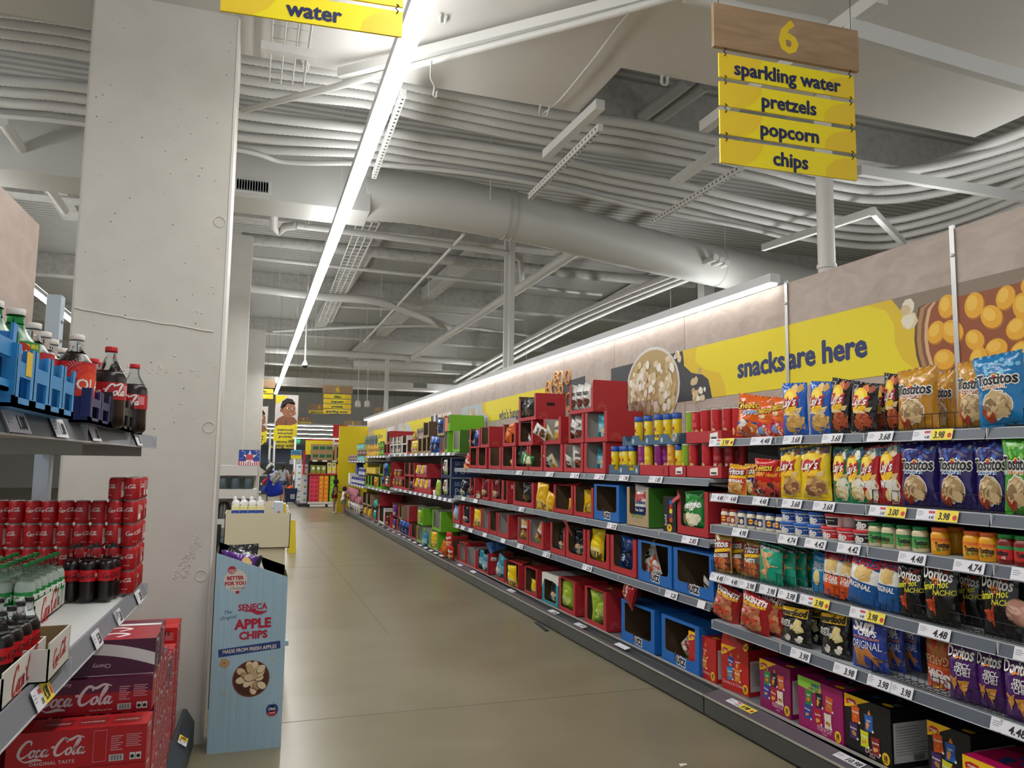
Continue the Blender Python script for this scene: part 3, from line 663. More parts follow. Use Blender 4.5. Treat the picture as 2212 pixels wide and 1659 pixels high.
def d_party(g, mp, Wd, H):
    g.band(-.48*Wd, .48*Wd, .55*H, .9*H, C('#3A3836', 'g'), mp, .0006); g.text('twisted', .05, .1*Wd, .36*H, WHT, mp, .02, .3, .1, .002); g.blobs(8, -.2*Wd, .2*Wd, .6*H, .85*H, .03, ORNG, mp, .0014, 6)
    g.shape([(-.1*Wd, .5*H), (.1*Wd, .5*H), (.1*Wd, .62*H), (-.1*Wd, .62*H)], WHT, mp, .002); g.text('XX', .05, 0, .56*H, REDC, mp, .05, e=.003)
bag('red_party', .24, .30, .11, '#9E1722', d_party, wr=.014)
# ---------------------------------------------------------------- jars, tubs, canisters, cans, bottles
def cyl(R, c=(0, 0)): return lambda x, z, e: (c[0]+(R+e)*sin(x/R), c[1]-(R+e)*cos(x/R), z)
def jar(key, R, H, fill, lidc, labc, deco, nm='jar', cat='jar'):
    b = G(); b.lathe([(R*.9, 0), (R, .006), (R, H*.72), (R*.93, H*.80), (R*.8, H*.84), (R*.8, H*.88)], C(fill, 'l'), 20); b.add([(R*.9*cos(i*pi/10), R*.9*sin(i*pi/10), 0) for i in range(20)], [tuple(range(19, -1, -1))], C(fill, 'l'))
    l = G().lathe([(R*.86, H*.86), (R*.9, H*.87), (R*.9, H*.985), (R*.86, H), (0.001, H)], C(lidc, 's'), 20)
    lb = G(); lb.maxw = 1.5*R; mp = cyl(R); lb.band(-R*1.25, R*1.25, H*.16, H*.62, C(labc, 'p'), mp, .0008, 12, 1); deco(lb, mp, R, H)
    kind(key, nm, cat, ('glass_body', b), ('lid', l), ('paper_label', lb))
def dj_lay(c2):
    def f(g, mp, R, H): g.ell(-.2*R, .41*H, .016, .018, SUN_Y, mp, .0014, 14); g.band(-.2*R-.016, -.2*R+.016, .38*H, .44*H, RIB_R, mp, .0018, 4, 1); g.ell(.75*R, .36*H, .012, .017, C('#E9DFC8', 'p'), mp, .0014, 12)
    return f
jar('dip_red', .036, .115, '#E6DFCC', '#C8492E', '#A32A24', dj_lay(0)); jar('dip_blue', .036, .115, '#E6DFCC', '#33509A', '#27306E', dj_lay(0))
def dj_tos(extra):
    def f(g, mp, R, H): g.band(-R*1.25, R*1.25, H*.5, H*.62, extra[0], mp, .0011, 10, 1); g.text('Tostitos', .032, 0, .38*H, BLK, mp, .05, e=.002, sx=1.0); g.blobs(6, -R*.7, R*.7, .18*H, .27*H, .009, [extra[1], extra[2]], mp, .0014, 4)
    return f
jar('tos_green', .04, .125, '#D6CBA6', '#137A42', '#5DA65C', dj_tos((C('#2E8A4C', 'p'), C('#B02A22', 'p'), C('#4E8A2E', 'p'))))
jar('tos_cheese', .043, .13, '#E8A416', '#E0682A', '#EFA02A', dj_tos((C('#E0702A', 'p'), C('#B8322A', 'p'), C('#5A7A2A', 'p'))))
jar('tos_salsa', .041, .13, '#7C1E18', '#1E8A3A', '#C8241F', dj_tos((C('#2E8A4C', 'p'), C('#E8E4DC', 'p'), C('#B02A22', 'p'))))
jar('peanut', .042, .12, '#8E5A2A', '#B92A22', '#D9D3C4', lambda g, mp, R, H: g.band(-.01, .01, .3*H, .5*H, BLK, mp, .0014, 3, 1))
jar('cookie_tub', .06, .15, '#8A5A3A', '#B9B2A6', '#A8764A', lambda g, mp, R, H: g.band(-.03, .03, .2*H, .58*H, SUN_Y, mp, .0014, 3, 1), nm='tub', cat='tub')
def tub(key, body, lab, lid, lc):
    b = G().lathe([(.046, 0), (.048, .003), (.056, .055), (.057, .06)], C(body, 's'), 20); b.add([(.046*cos(i*pi/10), .046*sin(i*pi/10), 0) for i in range(20)], [tuple(range(19, -1, -1))], C(body, 's'))
    lb = G(); mp = lambda x, z, e: ((.0475+z*.155+e)*sin(x/.052), -(.0475+z*.155+e)*cos(x/.052), z)
    lb.band(-.075, .075, .01, .052, C(lab, 'p'), mp, .0008, 12, 1); lb.text('dip', .048, -.02, .03, WHT, mp, .05, .15, .12, .0016); lb.text('TOSTITOS', .009, .036, .036, lc, mp, .02, e=.0016)
    l = G().lathe([(.058, .058), (.06, .06), (.06, .073), (.057, .076), (.001, .075)], C(lid, 's'), 20)
    kind(key, 'dip_tub', 'tub', ('tub_body', b), ('tub_label', lb), ('lid', l))
tub('tub_blue', '#E9E7E3', '#1E4F9E', '#1F62BE', WHT); tub('tub_red', '#E9E7E3', '#D02430', '#D8303A', WHT); tub('tub_black', '#E9E7E3', '#1A1A1C', '#C22630', WHT)
def can_(key, nm, cat, R, H, body, lidc, lidh, deco, rim=None):
    b = G().lathe([(R*.97, 0), (R, .004), (R, H-lidh)], C(body, 's'), 18); b.add([(R*.97*cos(i*pi/9), R*.97*sin(i*pi/9), 0) for i in range(18)], [tuple(range(17, -1, -1))], C(body, 's')); deco(b, cyl(R), R, H)
    l = G().lathe([(R*1.05, H-lidh), (R*1.08, H-lidh+.003), (R*1.08, H-.004), (R*1.02, H-.003)], C(lidc, 's'), 18); l.lathe([(R*1.02, H-.001), (.001, H-.004)], C(rim or lidc, 's'), 18)
    kind(key, nm, cat, ('tube', b), ('lid', l))
def dc_stax(g, mp, R, H): g.text('STAX', .036, 0, .28*H, C('#23336E', 'p'), mp, .05, .1, 0, .001); g.ell(0, .5*H, .014, .014, RIB_R, mp, .001); g.ell(0, .7*H, .03, .02, C('#E9D98A', 'p'), mp, .001); g.strokes([[(-1.2, 0, 1), (0, .25, 1), (1.2, .6, 1)]], .08, 0, .38*H, .03, C('#23336E', 'p'), mp, .001)
can_('stax', 'chip_canister', 'canister', .036, .255, '#F0D21A', '#1F4FA8', .05, dc_stax, '#E9D24A')
def dc_store(hi):
    def f(g, mp, R, H): g.band(-.03, .03, .5*H, .62*H, hi, mp, .0006, 6, 1); g.band(-.02, .02, .72*H, .9*H, hi, mp, .0006, 6, 1); g.band(-.03, .0, .3*H, .4*H, C('#E8C8C0', 'p'), mp, .0008, 3, 1); g.ell(.8*R, .3*H, .02, .03, CHIP[0], mp, .001, 10)
    return f
for k, c, h in (('cn_red', '#C0222A', '#D8525A'), ('cn_green', '#8AB02A', '#A8C84E'), ('cn_purple', '#8A1F78', '#A84A98'), ('cn_yellow', '#EBC91A', '#F2DA5A'), ('cn_gold', '#D9961E', '#E8B44A')):
    can_(k, 'chip_canister', 'canister', .0385, .255, c, '#D6D2CC', .012, dc_store(C(h, 'p')))
COKE = [[(.66, .74, .5), (.6, .96, .9), (.36, .96, 1.1), (.14, .62, 1.3), (.1, .24, 1.3), (.26, .02, 1.1), (.5, .1, .8), (.68, .3, .4)],
        [(.84, .42, .8), (.72, .3, 1), (.74, .08, 1), (.88, .04, .8), (.98, .2, 1), (.94, .4, .9), (.84, .42, .6)],
        [(1.26, .36, .8), (1.14, .42, .7), (1.04, .22, 1.1), (1.12, .03, .9), (1.3, .1, .6)],
        [(1.58, .36, .8), (1.46, .42, .7), (1.36, .22, 1.1), (1.42, .03, .9), (1.54, .14, .8), (1.6, .38, .8)], [(1.62, .42, .9), (1.57, .12, 1), (1.66, .03, .7), (1.78, .14, .4)],
        [(1.8, .52, 1), (1.98, .54, 1)],
        [(2.62, .74, .5), (2.56, .96, .9), (2.32, .98, 1.1), (2.1, .62, 1.3), (2.06, .24, 1.3), (2.22, .02, 1.1), (2.46, .1, .8), (2.64, .3, .4)],
        [(2.36, .98, .5), (2.75, .9, 1.2), (3.1, 1.08, 1.0), (3.5, .98, .4)],
        [(2.82, .42, .8), (2.7, .3, 1), (2.72, .08, 1), (2.86, .04, .8), (2.96, .2, 1), (2.92, .4, .9), (2.82, .42, .6)],
        [(3.04, .2, .6), (3.3, .8, .9), (3.24, .98, .8), (3.14, .7, 1), (3.1, .12, 1.1), (3.2, .03, .8), (3.3, .14, .4)],
        [(3.56, .36, .8), (3.44, .42, .7), (3.34, .22, 1.1), (3.4, .03, .9), (3.52, .14, .8), (3.58, .38, .8)], [(3.6, .42, .9), (3.55, .12, 1), (3.64, .03, .7), (3.78, .14, .4)],
        [(.2, -.02, .4), (.6, -.22, .7), (1.1, -.14, 1.3), (1.5, -.2, .4)]]
COKE = [[(x-1.9, y-.45, w) for x, y, w in L] for L in COKE]
def coke(g, mp, x, z, wd, m, e=.0012, rot=0): g.strokes(COKE, .13, x, z, wd/3.9, m, mp, e, 1.0, .22, rot)
ALU = C('#B9B9BA', 'm'); CANR = C('#B5121B', 's')
b = G().lathe([(.024, 0), (.029, .006), (.0325, .014), (.0325, .108), (.028, .117), (.027, .119)], CANR, 16)
mp = cyl(.0325); coke(b, mp, -.006, .074, .072, C('#E6DEDA', 's'), .0006); b.band(.05, .075, .018, .1, C('#C9908E', 's'), mp, .0006, 4, 1); b.band(.056, .07, .022, .05, WHT, mp, .0009, 3, 1); b.text('12 FL OZ', .006, 0, .03, WHT, mp, .02, e=.0008)
for i in range(5): b.band(.085, .1, .03+.012*i, .034+.012*i, WHT, mp, .0006, 3, 1)
l = G().lathe([(.0275, .1185), (.0285, .1205), (.0275, .1215), (.025, .119), (.001, .1185)], ALU, 16); l.box(-.006, .006, -.008, .01, .119, .1212, ALU)
l.lathe([(.0245, -.0001), (.029, .006)], ALU, 16)
kind('cola_can', 'soda_can', 'can', ('can_body', b), ('can_end', l))
def bottle(key, R, H, liq, cap, labc, z0, z1, deco, fill=.78, clear='#E8EEF0', nm='soda_bottle', foot=True, liqkind='l'):
    k = G(); f = H*fill
    def rad(z):
        t = z/H
        if t < .04: return R*(.82+4.5*t) if t < .04 else R
        if t < .62: return R*(1-.03*sin(pi*cl((t-.1)/.5)))
        if t < .9: return R*(1-.68*sin(pi/2*(t-.62)/.28)**1.4)
        return R*.31
    zs = [0, .02*H, .04*H, .15*H, .3*H, .45*H, .6*H, .66*H, .72*H, .76*H, .8*H, .84*H, .88*H, .92*H, .955*H]
    liqz = [z for z in zs if z < f]+[f]
    k.lathe([(rad(z)*.985, z) for z in liqz]+[(.001, f)], C(liq, liqkind), 18)
    k.lathe([(.001, 0), (R*.8, 0)], C(liq, liqkind), 18)
    s = G().lathe([(rad(z)*1.003, z) for z in [f-.004]+[q for q in zs if q > f]], C(clear, 't'), 18)
    s.lathe([(R*.36, .93*H), (R*.38, .935*H), (R*.36, .94*H)], C(clear, 't'), 14)
    c = G().lathe([(R*.36, .94*H), (R*.37, .945*H), (R*.37, .995*H), (R*.34, H), (.001, H)], C(cap, 's'), 16)
    lb = G(); mp = cyl(R*1.005); n = 22
    lb.lathe([(R*1.012, z0*H), (R*1.012, z1*H)], C(labc, 's'), 22); deco(lb, mp, R, H)
    kind(key, nm, 'bottle', ('liquid', k), ('clear_neck', s), ('cap', c), ('wrap_label', lb))
def db_coke(col, wd, zc):
    def f(g, mp, R, H): coke(g, mp, -.2*R, zc*H, wd, col, .0012); g.band(R*.95, R*1.5, (zc-.05)*H, (zc+.07)*H, C('#D98A8E', 's'), mp, .0012, 4, 1)
    return f
bottle('cola_2l', .054, .278, '#1A0D0A', '#C8202A', '#B8141E', .34, .55, db_coke(WHT, .15, .45), .70)
def db_cola(g, mp, R, H):
    g.ell(.02, .42*H, .06, .062, C('#D9301F', 's'), mp, .0008, 24); g.ell(.03, .42*H, .035, .04, C('#E8471F', 's'), mp, .001, 20); g.text('COLA', .045, .02, .43*H, WHT, mp, .02, e=.002)
    for r in range(3):
        for i in range(14): a = 1.9+.1*i; g.ell(.02+(.068+.006*r)*cos(a), .42*H+(.07+.006*r)*sin(a), .0014, .0014, WHT, mp, .001, 5, rings=1)
bottle('store_cola', .057, .268, '#1A0D0A', '#E4E0D8', '#C0202A', .2, .68, db_cola, .80)
def db_gin(g, mp, R, H): g.ell(0, .55*H, .03, .032, C('#C8301F', 's'), mp, .001); g.text('NEW', .022, 0, .57*H, WHT, mp, .04, e=.002); g.band(-.05, .05, .62*H, .66*H, C('#D9C62A', 's'), mp, .0008, 6, 1)
bottle('ginger_ale', .057, .268, '#0F6A34', '#E4E0D8', '#1E8A3A', .3, .68, db_gin, .86, '#3FAE6A')
def db_zero(g, mp, R, H): coke(g, mp, 0, .46*H, .062, BLK, .0008); g.band(R*1.0, R*1.5, .42*H, .5*H, C('#C8C0BC', 's'), mp, .001, 3, 1)
bottle('zero_small', .031, .195, '#140A08', '#1A1A1C', '#C8101A', .36, .56, db_zero, .72)
def db_spr(g, mp, R, H): g.text('Sprite', .032, .012, .44*H, WHT, mp, .05, .15, .2, .0012); g.text('OBEY YOUR', .008, -.03, .47*H, WHT, mp, .03, e=.0012); g.text('THIRST', .012, -.03, .42*H, WHT, mp, .03, e=.0012)
bottle('lime_small', .033, .20, '#A9B7AC', '#12803A', '#148A42', .33, .54, db_spr, .72, '#D6E2DA')
# ---------------------------------------------------------------- price tags
def tagkind(price, old=None):
    key = 'tag'+price+('y' if old else '')
    if key in KIND: return key
    w = .25 if old else .155; h = .056; g = G(); p = G()
    g.box(-w/2, w/2, -.001, 0, -h/2, h/2, C('#E6E6EE', 'p')); mp = lambda x, z, e: (x, -.001-e, z)
    ink = C('#1B1B1E', 'p')
    for i, ww in enumerate((.03, .038, .028)): p.band(-w/2+.008, -w/2+.008+ww, h*(.24-.16*i)-.0015, h*(.24-.16*i)+.0015, C('#8A8A94', 'p'), mp, .0004, 1, 1)
    if old:
        g.band(-.005, w/2, -h/2, h/2, C('#F3DE45', 'p'), mp, .0004, 1, 1); p.text(price, .048, .045, -.002, ink, mp, .035, .15, 0, .0012, .8)
        p.ell(w/2-.018, -.006, .013, .013, C('#CC3A3A', 'p'), mp, .001); p.band(-.05, -.012, .008, .02, C('#D04848', 'p'), mp, .0006, 1, 1); p.text(old, .022, -.03, -.012, ink, mp, .03, .15, 0, .0006, .8)
    elif price: p.text(price, .048, w*.2, -.002, ink, mp, .035, .15, 0, .0008, .8)
    if price: kind(key, 'price_tag', 'price tag', ('card', g), ('print', p))
    else: kind(key, 'price_tag', 'price tag', ('card', g))
    return key
# ---------------------------------------------------------------- cartons
KRAFT = C('#A88A63', 'p'); KRIM = C('#8E7350', 'p')
def sunlogo(g, mp, x, z, r, m, e=.0008):
    g.strokes([[(-1.2, 0, 1), (-.7, 0, 1)], [(-.62, .1, 1), (-.4, .5, 1), (0, .66, 1), (.4, .5, 1), (.62, .1, 1)], [(.7, 0, 1), (1.3, 0, 1)]]+[[(.95*cos(a), .95*sin(a), 1), (1.35*cos(a), 1.35*sin(a), .4)] for a in (.5, .85, 1.2, 1.57, 1.94, 2.3, 2.64)], .07, x, z, r, m, mp, e)
def carton(label, cx, Y, z, Wd, H, D, outer, inner, X=3.2, yaw=0, sides=.12, bot=.16, top=0.0, rad=.03, lid=False, torn=0, sun='#D9A07A', group=None, nm='display_carton', cat='carton', printf=None, gap=0, side=None, flap=False, sticker=False, cap=None, toph=None, handle=False):
    """cardboard shelf-ready carton: open front with a cut window; local front is -y"""
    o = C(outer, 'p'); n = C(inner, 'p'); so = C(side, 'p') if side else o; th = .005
    t = thing(nm, label, cat, (X, Y, z), R90+yaw, group); w = Wd/2
    s = G()
    s.box(-w, w, 0, D, 0, th, o)
    for (a, b, m1) in ((-w, -w+th, so), (w-th, w, so)):
        s.box(a, b, 0, D, 0, H, m1)
    s.box(-w, w, D-th, D, 0, H, o)
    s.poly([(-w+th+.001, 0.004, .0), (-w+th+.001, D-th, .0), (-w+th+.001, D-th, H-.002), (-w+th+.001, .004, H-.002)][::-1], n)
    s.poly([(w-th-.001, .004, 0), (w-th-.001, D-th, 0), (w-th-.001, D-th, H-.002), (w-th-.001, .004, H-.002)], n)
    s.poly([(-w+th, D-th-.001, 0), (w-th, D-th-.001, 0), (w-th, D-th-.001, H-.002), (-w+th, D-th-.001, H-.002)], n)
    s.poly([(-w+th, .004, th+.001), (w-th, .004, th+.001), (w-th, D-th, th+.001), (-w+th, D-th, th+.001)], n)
    if sun:
        sm = C(sun, 'p'); sunlogo(s, lambda x, q, e: (w+e, x+D*.25, q), 0, H*.12, .045, sm)
    if handle: s.shape([(w, D*.5+.05*cos(a*pi/8)*(1 if abs(cos(a*pi/8)) < .8 else 1.0), H*.6+.022*sin(a*pi/8)) for a in range(16)], C('#1A0F0E', 'p'), lambda x, q, e: (w+e, x, q)) if 0 else s.add([(w+.0008, D*.5+.055*cos(a*pi/8), H*.6+.02*max(-1, min(1, 1.6*sin(a*pi/8)))) for a in range(16)], [tuple(range(16))], C('#1A0F0E', 'p'))
    part('shell', s, t)
    f = G(); ms = Wd*sides; hb = H*bot; ht = H*(1-top); ts = H*torn
    left = [(-w, 0), (-w+ms, 0), (-w+ms, ht if not torn else ht), (-w, ht)]
    for (y, m1, fl) in ((0, o, False), (th, n, True)):
        def add(P):
            v = [(a, y, b) for a, b in P]; f.poly(v[::-1] if fl else v, m1)
        arc = lambda cx_, cz_, a0: [(cx_+rad*cos(a0+i*pi/8), cz_+rad*sin(a0+i*pi/8)) for i in range(5)]
        hl = ht-(.18*H if torn == 1 else 0); hr = ht-(.3*H if torn == 2 else 0)
        add([(-w, 0), (-w+ms, 0), (-w+ms, hb), (-w+ms, hl), (-w, ht)])
        add([(w-ms, 0), (w, 0), (w, ht), (w-ms, hr)])
        add([(-w+ms, 0), (w-ms, 0), (w-ms, hb), (-w+ms, hb)])
        add([(-w+ms, hb)]+[(p[0], p[1]) for p in reversed(arc(-w+ms+rad, hb+rad, pi))][0:5])
        add([(w-ms, hb)]+list(reversed(arc(w-ms-rad, hb+rad, 1.5*pi))))
        if top: add([(-w, ht), (w, ht), (w, H), (-w, H)])
    f.box(-w, w, 0, th, 0, .001, KRIM)
    f.box(-w+ms, w-ms, .0, th, hb-.0015, hb, KRIM)
    f.box(-w+ms-.001, -w+ms, 0, th, hb, ht*.9, KRIM); f.box(w-ms, w-ms+.001, 0, th, hb, ht*.9, KRIM)
    if printf: printf(f, lambda x, q, e: (x, -e, q), Wd, H)
    elif sun and bot > .12: pass
    part('front_panel', f, t)
    if lid:
        l = G().box(-w, w, 0, D, H, H+.004, C(cap, 'p') if cap else o)
        if cap: l.add([(-w-.002, -.002, H+.004), (w+.002, -.002, H+.004), (w+.002, -.002, H-.09), (w*.4, -.002, H-.06), (-w*.7, -.002, H-.06), (-w-.002, -.003, H-.17)], [(5, 4, 3, 2, 1, 0)], C(cap, 'p')); l.box(w, w+.003, 0, D*.95, H-.085, H+.004, C('#D9C3BC', 'p'))
        part('lid', l, t)
    if flap:
        l = G(); l.add([(-w+th, .03, H-.002), (w-th, .02, H-.002), (w-th-.02, .14, H+.035), (-w+th+.03, .15, H+.012)], [(0, 1, 2, 3), (3, 2, 1, 0)], o)
        part('flap', l, t)
    if sticker:
        k = G(); mp = lambda x, q, e: (w+.001+e, x, q); k.band(D*.1, D*.32, H*.66, H*.82, C('#E9E7E1', 'p'), mp, .0004, 1, 1); k.band(D*.14, D*.28, H*.69, H*.72, C('#555555', 'p'), mp, .0008, 1, 1)
        part('shipping_sticker', k, t)
    return t
# ================================================================ goods of the right-hand run
RI = RW.transposed()
def proj(p):
    c = RI @ (Vector(p)-Vector((0, 0, EYE))); return CX+F*c.x/-c.z, CY-F*c.y/-c.z
def Yof(px, X, z):
    py = 1050
    for _ in range(3):
        Y = onx(px, py, X).y; py = proj((X, Y, z))[1]
    return Y
def zt(lv): return LEVEL[lv][0]+.0005
def rbag(key, px0, px1, ytop, lv, label, group=None, X=3.225, yaw=.05, tilt=.0, roll=0.0, z=None, ws=.95):
    """stand a bag on a shelf: px0..px1 its sides and ytop its top edge as read from the photograph at distance X"""
    z0 = zt(lv) if z is None else z; W0, H0, T0 = KIND[key+'/s']
    Ya, Yb = Yof(px0, X, z0+.15), Yof(px1, X, z0+.15); Wd = (Ya-Yb)*ws
    H = onx((px0+px1)/2, ytop, X).z-z0
    sx, sz = Wd/W0, H/H0
    return put(key, label, (X, (Ya+Yb)/2, z0), (tilt, roll, R90+yaw), group, (sx, (sx+sz)/2, sz))
def pb(key, px, lv, H, X, label, e=(0, 0, 0), dz=.0, ws=1.0, z=None, group=None):
    """a pouch inside or on a carton, H tall, centred on picture column px at distance X"""
    z0 = (zt(lv) if z is None else z)+dz; W0, H0, T0 = KIND[key+'/s']; s = H/H0
    return put(key, label, (X, Yof(px, X, z0+H/2), z0), (e[0], e[1], R90+e[2]), group, (s*ws, s, s))
TAGS = {}
def tags(lv, where, lst, group=None):
    for i, (a, b, price, old) in enumerate(sorted(lst)):
        k = tagkind(price, old); X = XR-.006
        if lv == 'base' or lv[0] == 'b':
            X = 3.165; Y = (Yof(a, X, .165)+Yof(b, X, .165))/2; loc = (X, Y, .166); rot = (-1.36, 0, R90)
        else:
            zt_, zb_ = LEVEL[lv]; z = (zt_+zb_)/2; Y = (Yof(a, X, z)+Yof(b, X, z))/2; loc = (X, Y, z); rot = (-.31, 0, R90)
        w = abs(Yof(a, X, loc[2])-Yof(b, X, loc[2])); w0 = .25 if old else .155
        txt = ('yellow %s price tag' % price) if old else (('white %s price tag' % price) if price else 'blank white shelf card')
        put(k, '%s, %s from left on %s' % (txt, ORD[i], where), loc, rot, group or 'price tags on '+where, (cl(w/w0, .4, 1.4), 1, 1))
G_NB = 'bagged chips on the near shelving'
# ---- top shelf
L = [('cheetos_puffs', 1592, 1664, 853, 'tall orange bag of cheese puffs, leftmost bag on the top near shelf', dict(roll=.12, X=3.24, yaw=.1)),
     ('cheetos_mix', 1634, 1672, 868, 'small orange bag of cheese snack mix leaning on the tall puffs bag', dict(X=3.21, roll=.1)),
     ('cheetos_mix', 1664, 1700, 858, 'small orange bag of cheese snack mix beside the first blue bag', dict(X=3.23, roll=.08)),
     ('lays_blue', 1694, 1746, 826, 'left of the two bright blue potato chip bags on the top near shelf', dict(roll=-.02, yaw=.12)),
     ('lays_blue', 1749, 1799, 823, 'right of the two bright blue potato chip bags on the top near shelf', dict(roll=.03)),
     ('lays_black', 1792, 1838, 818, 'black barbecue chip bag standing right beside the blue bags', dict(roll=.08)),
     ('lays_black', 1834, 1892, 826, 'black barbecue chip bag leaning right, second of the black ones', dict(roll=.12, X=3.215)),
     ('lays_black', 1884, 1924, 828, 'black barbecue chip bag standing back behind the wire fence start', dict(X=3.33)),
     ('lays_black', 1912, 1950, 806, 'tall black barbecue chip bag half behind the gold tortilla bag', dict(X=3.29)),
     ('tostitos_gold', 1941, 2026, 793, 'gold tortilla scoops bag behind the wire fence, leftmost gold one', dict(yaw=.16, tilt=-.03)),
     ('tostitos_gold', 2014, 2068, 802, 'gold tortilla scoops bag set far back between two others', dict(X=3.42, yaw=.1)),
     ('tostitos_gold', 2068, 2158, 776, 'gold tortilla scoops bag touching the big light blue bag', dict(yaw=.16, roll=.03)),
     ('tostitos_blue', 2118, 2222, 762, 'big light blue tortilla chip bag at the right edge of the photo', dict(X=3.19, yaw=.25, roll=-.06))]
for k, a, b, y, lab, kw in L: rbag(k, a, b, y, 'N1', lab, G_NB, **kw)
L = [('fritos', 1572, 1612, 1003, 'yellow and red corn chip bag, leftmost on the second near shelf', dict(roll=.12)),
     ('fritos_scoops', 1604, 1634, 1001, 'navy and yellow corn scoops bag squeezed behind the hot puffs', dict(X=3.27, roll=.12)),
     ('cheetos_hot', 1625, 1672, 990, 'red and black hot cheese puffs bag in front of the corn scoops', dict(X=3.22, roll=.14, yaw=.1)),
     ('cheetos_hot', 1660, 1700, 992, 'red and black hot cheese puffs bag touching the first yellow bag', dict(X=3.26, roll=.1)),
     ('lays_yellow', 1688, 1736, 964, 'left yellow classic potato chip bag on the second near shelf', dict(yaw=.1)),
     ('lays_yellow', 1733, 1796, 959, 'right yellow classic potato chip bag on the second near shelf', dict(yaw=.12)),
     ('lays_yellow', 1782, 1814, 966, 'yellow potato chip bag pushed back behind the right yellow one', dict(X=3.36)),
     ('lays_green', 1800, 1842, 965, 'left green sour cream chip bag on the second near shelf', dict(roll=.02)),
     ('lays_green', 1836, 1878, 968, 'right green sour cream chip bag, under the red wavy ones', dict(roll=-.10, X=3.21)),
     ('lays_red', 1864, 1908, 966, 'left red wavy chip bag on the second near shelf', dict(roll=-.05)),
     ('lays_red', 1906, 1956, 958, 'right red wavy chip bag behind the wire fence', dict(roll=-.05)),
     ('tostitos_purple', 1950, 2030, 952, 'purple tortilla scoops bag, leftmost of the three purple ones', dict(yaw=.18)),
     ('tostitos_purple', 2030, 2114, 948, 'purple tortilla scoops bag, middle of the three purple ones', dict(yaw=.18)),
     ('tostitos_purple', 2112, 2196, 945, 'purple tortilla scoops bag beside the green lime bag', dict(yaw=.14, roll=-.04)),
     ('tostitos_green', 2170, 2250, 940, 'green lime tortilla chip bag at the right edge of the photo', dict(yaw=.2, X=3.2))]
for k, a, b, y, lab, kw in L: rbag(k, a, b, y, 'N2', lab, G_NB, **kw)
# ---- jars and tubs
def rj(key, px, lv, lab, grp, X=3.235, dz=0, yaw=0, s=1): return put(key, lab, (X, Yof(px, X, zt(lv)+.05), zt(lv)+dz), R90+yaw+.5, grp, (s, s, s))
for i, px in enumerate((1569, 1587)): rj('dip_red', px, 'N3', 'white dip jar with red lid, %s of the two red ones' % ('left', 'right')[i], 'white dip jars', yaw=.1-.8*i)
for i, px in enumerate((1605, 1625, 1646, 1666, 1688)): rj('dip_blue', px, 'N3', 'white dip jar with blue lid, %s from left of five' % ORD[i], 'white dip jars', yaw=(-.6, .35, -.7, .2, -.3)[i])
for i, px in enumerate((1707, 1736, 1767)):
    rj('tub_blue', px, 'N3', 'blue dip tub in the lower layer, %s from left' % ORD[i], 'dip tubs', X=3.235)
    rj('tub_blue', px+2, 'N3', 'blue dip tub stacked in the upper layer, %s from left' % ORD[i], 'dip tubs', X=3.237, dz=.0765)
for i, (px, k) in enumerate(((1797, 'tub_red'), (1831, 'tub_red'), (1868, 'tub_black'))): rj(k, px, 'N3', '%s dip tub in the lower layer, %s' % (('red', 'red', 'black')[i], ('next to the blue tubs', 'middle of the red lidded ones', 'touching the green lidded jars')[i]), 'dip tubs')
for i, (px, k) in enumerate(((1806, 'tub_black'), (1838, 'tub_black'), (1870, 'tub_black'))): rj(k, px, 'N3', 'black dip tub with red lid in the upper layer, %s from left' % ORD[i], 'dip tubs', dz=.0765, yaw=(-.9, 2.5, .2)[i], X=(3.237, 3.3, 3.237)[i])
for i, px in enumerate((1893, 1922, 1954, 1989)): rj('tos_green', px, 'N3', 'spinach dip jar with green lid, %s from left of four' % ORD[i], 'dip jars', yaw=(.2, -.5, .15, .2)[i])
for i, (px, X) in enumerate(((2032, 3.235), (2066, 3.36), (2103, 3.235), (2138, 3.235))): rj('tos_cheese', px, 'N3', 'yellow cheese dip jar, %s' % ('beside the green lidded jars', 'set back in the shadow', 'just right of the gap', 'beside the red salsa')[i], 'dip jars', X=X, yaw=(.4, 2, 0, -.2)[i])
for i, px in enumerate((2177, 2214)): rj('tos_salsa', px, 'N3', 'red salsa jar with green lid, %s' % ('beside the cheese dip', 'at the right edge of the photo')[i], 'dip jars', yaw=(-.6, .1)[i])
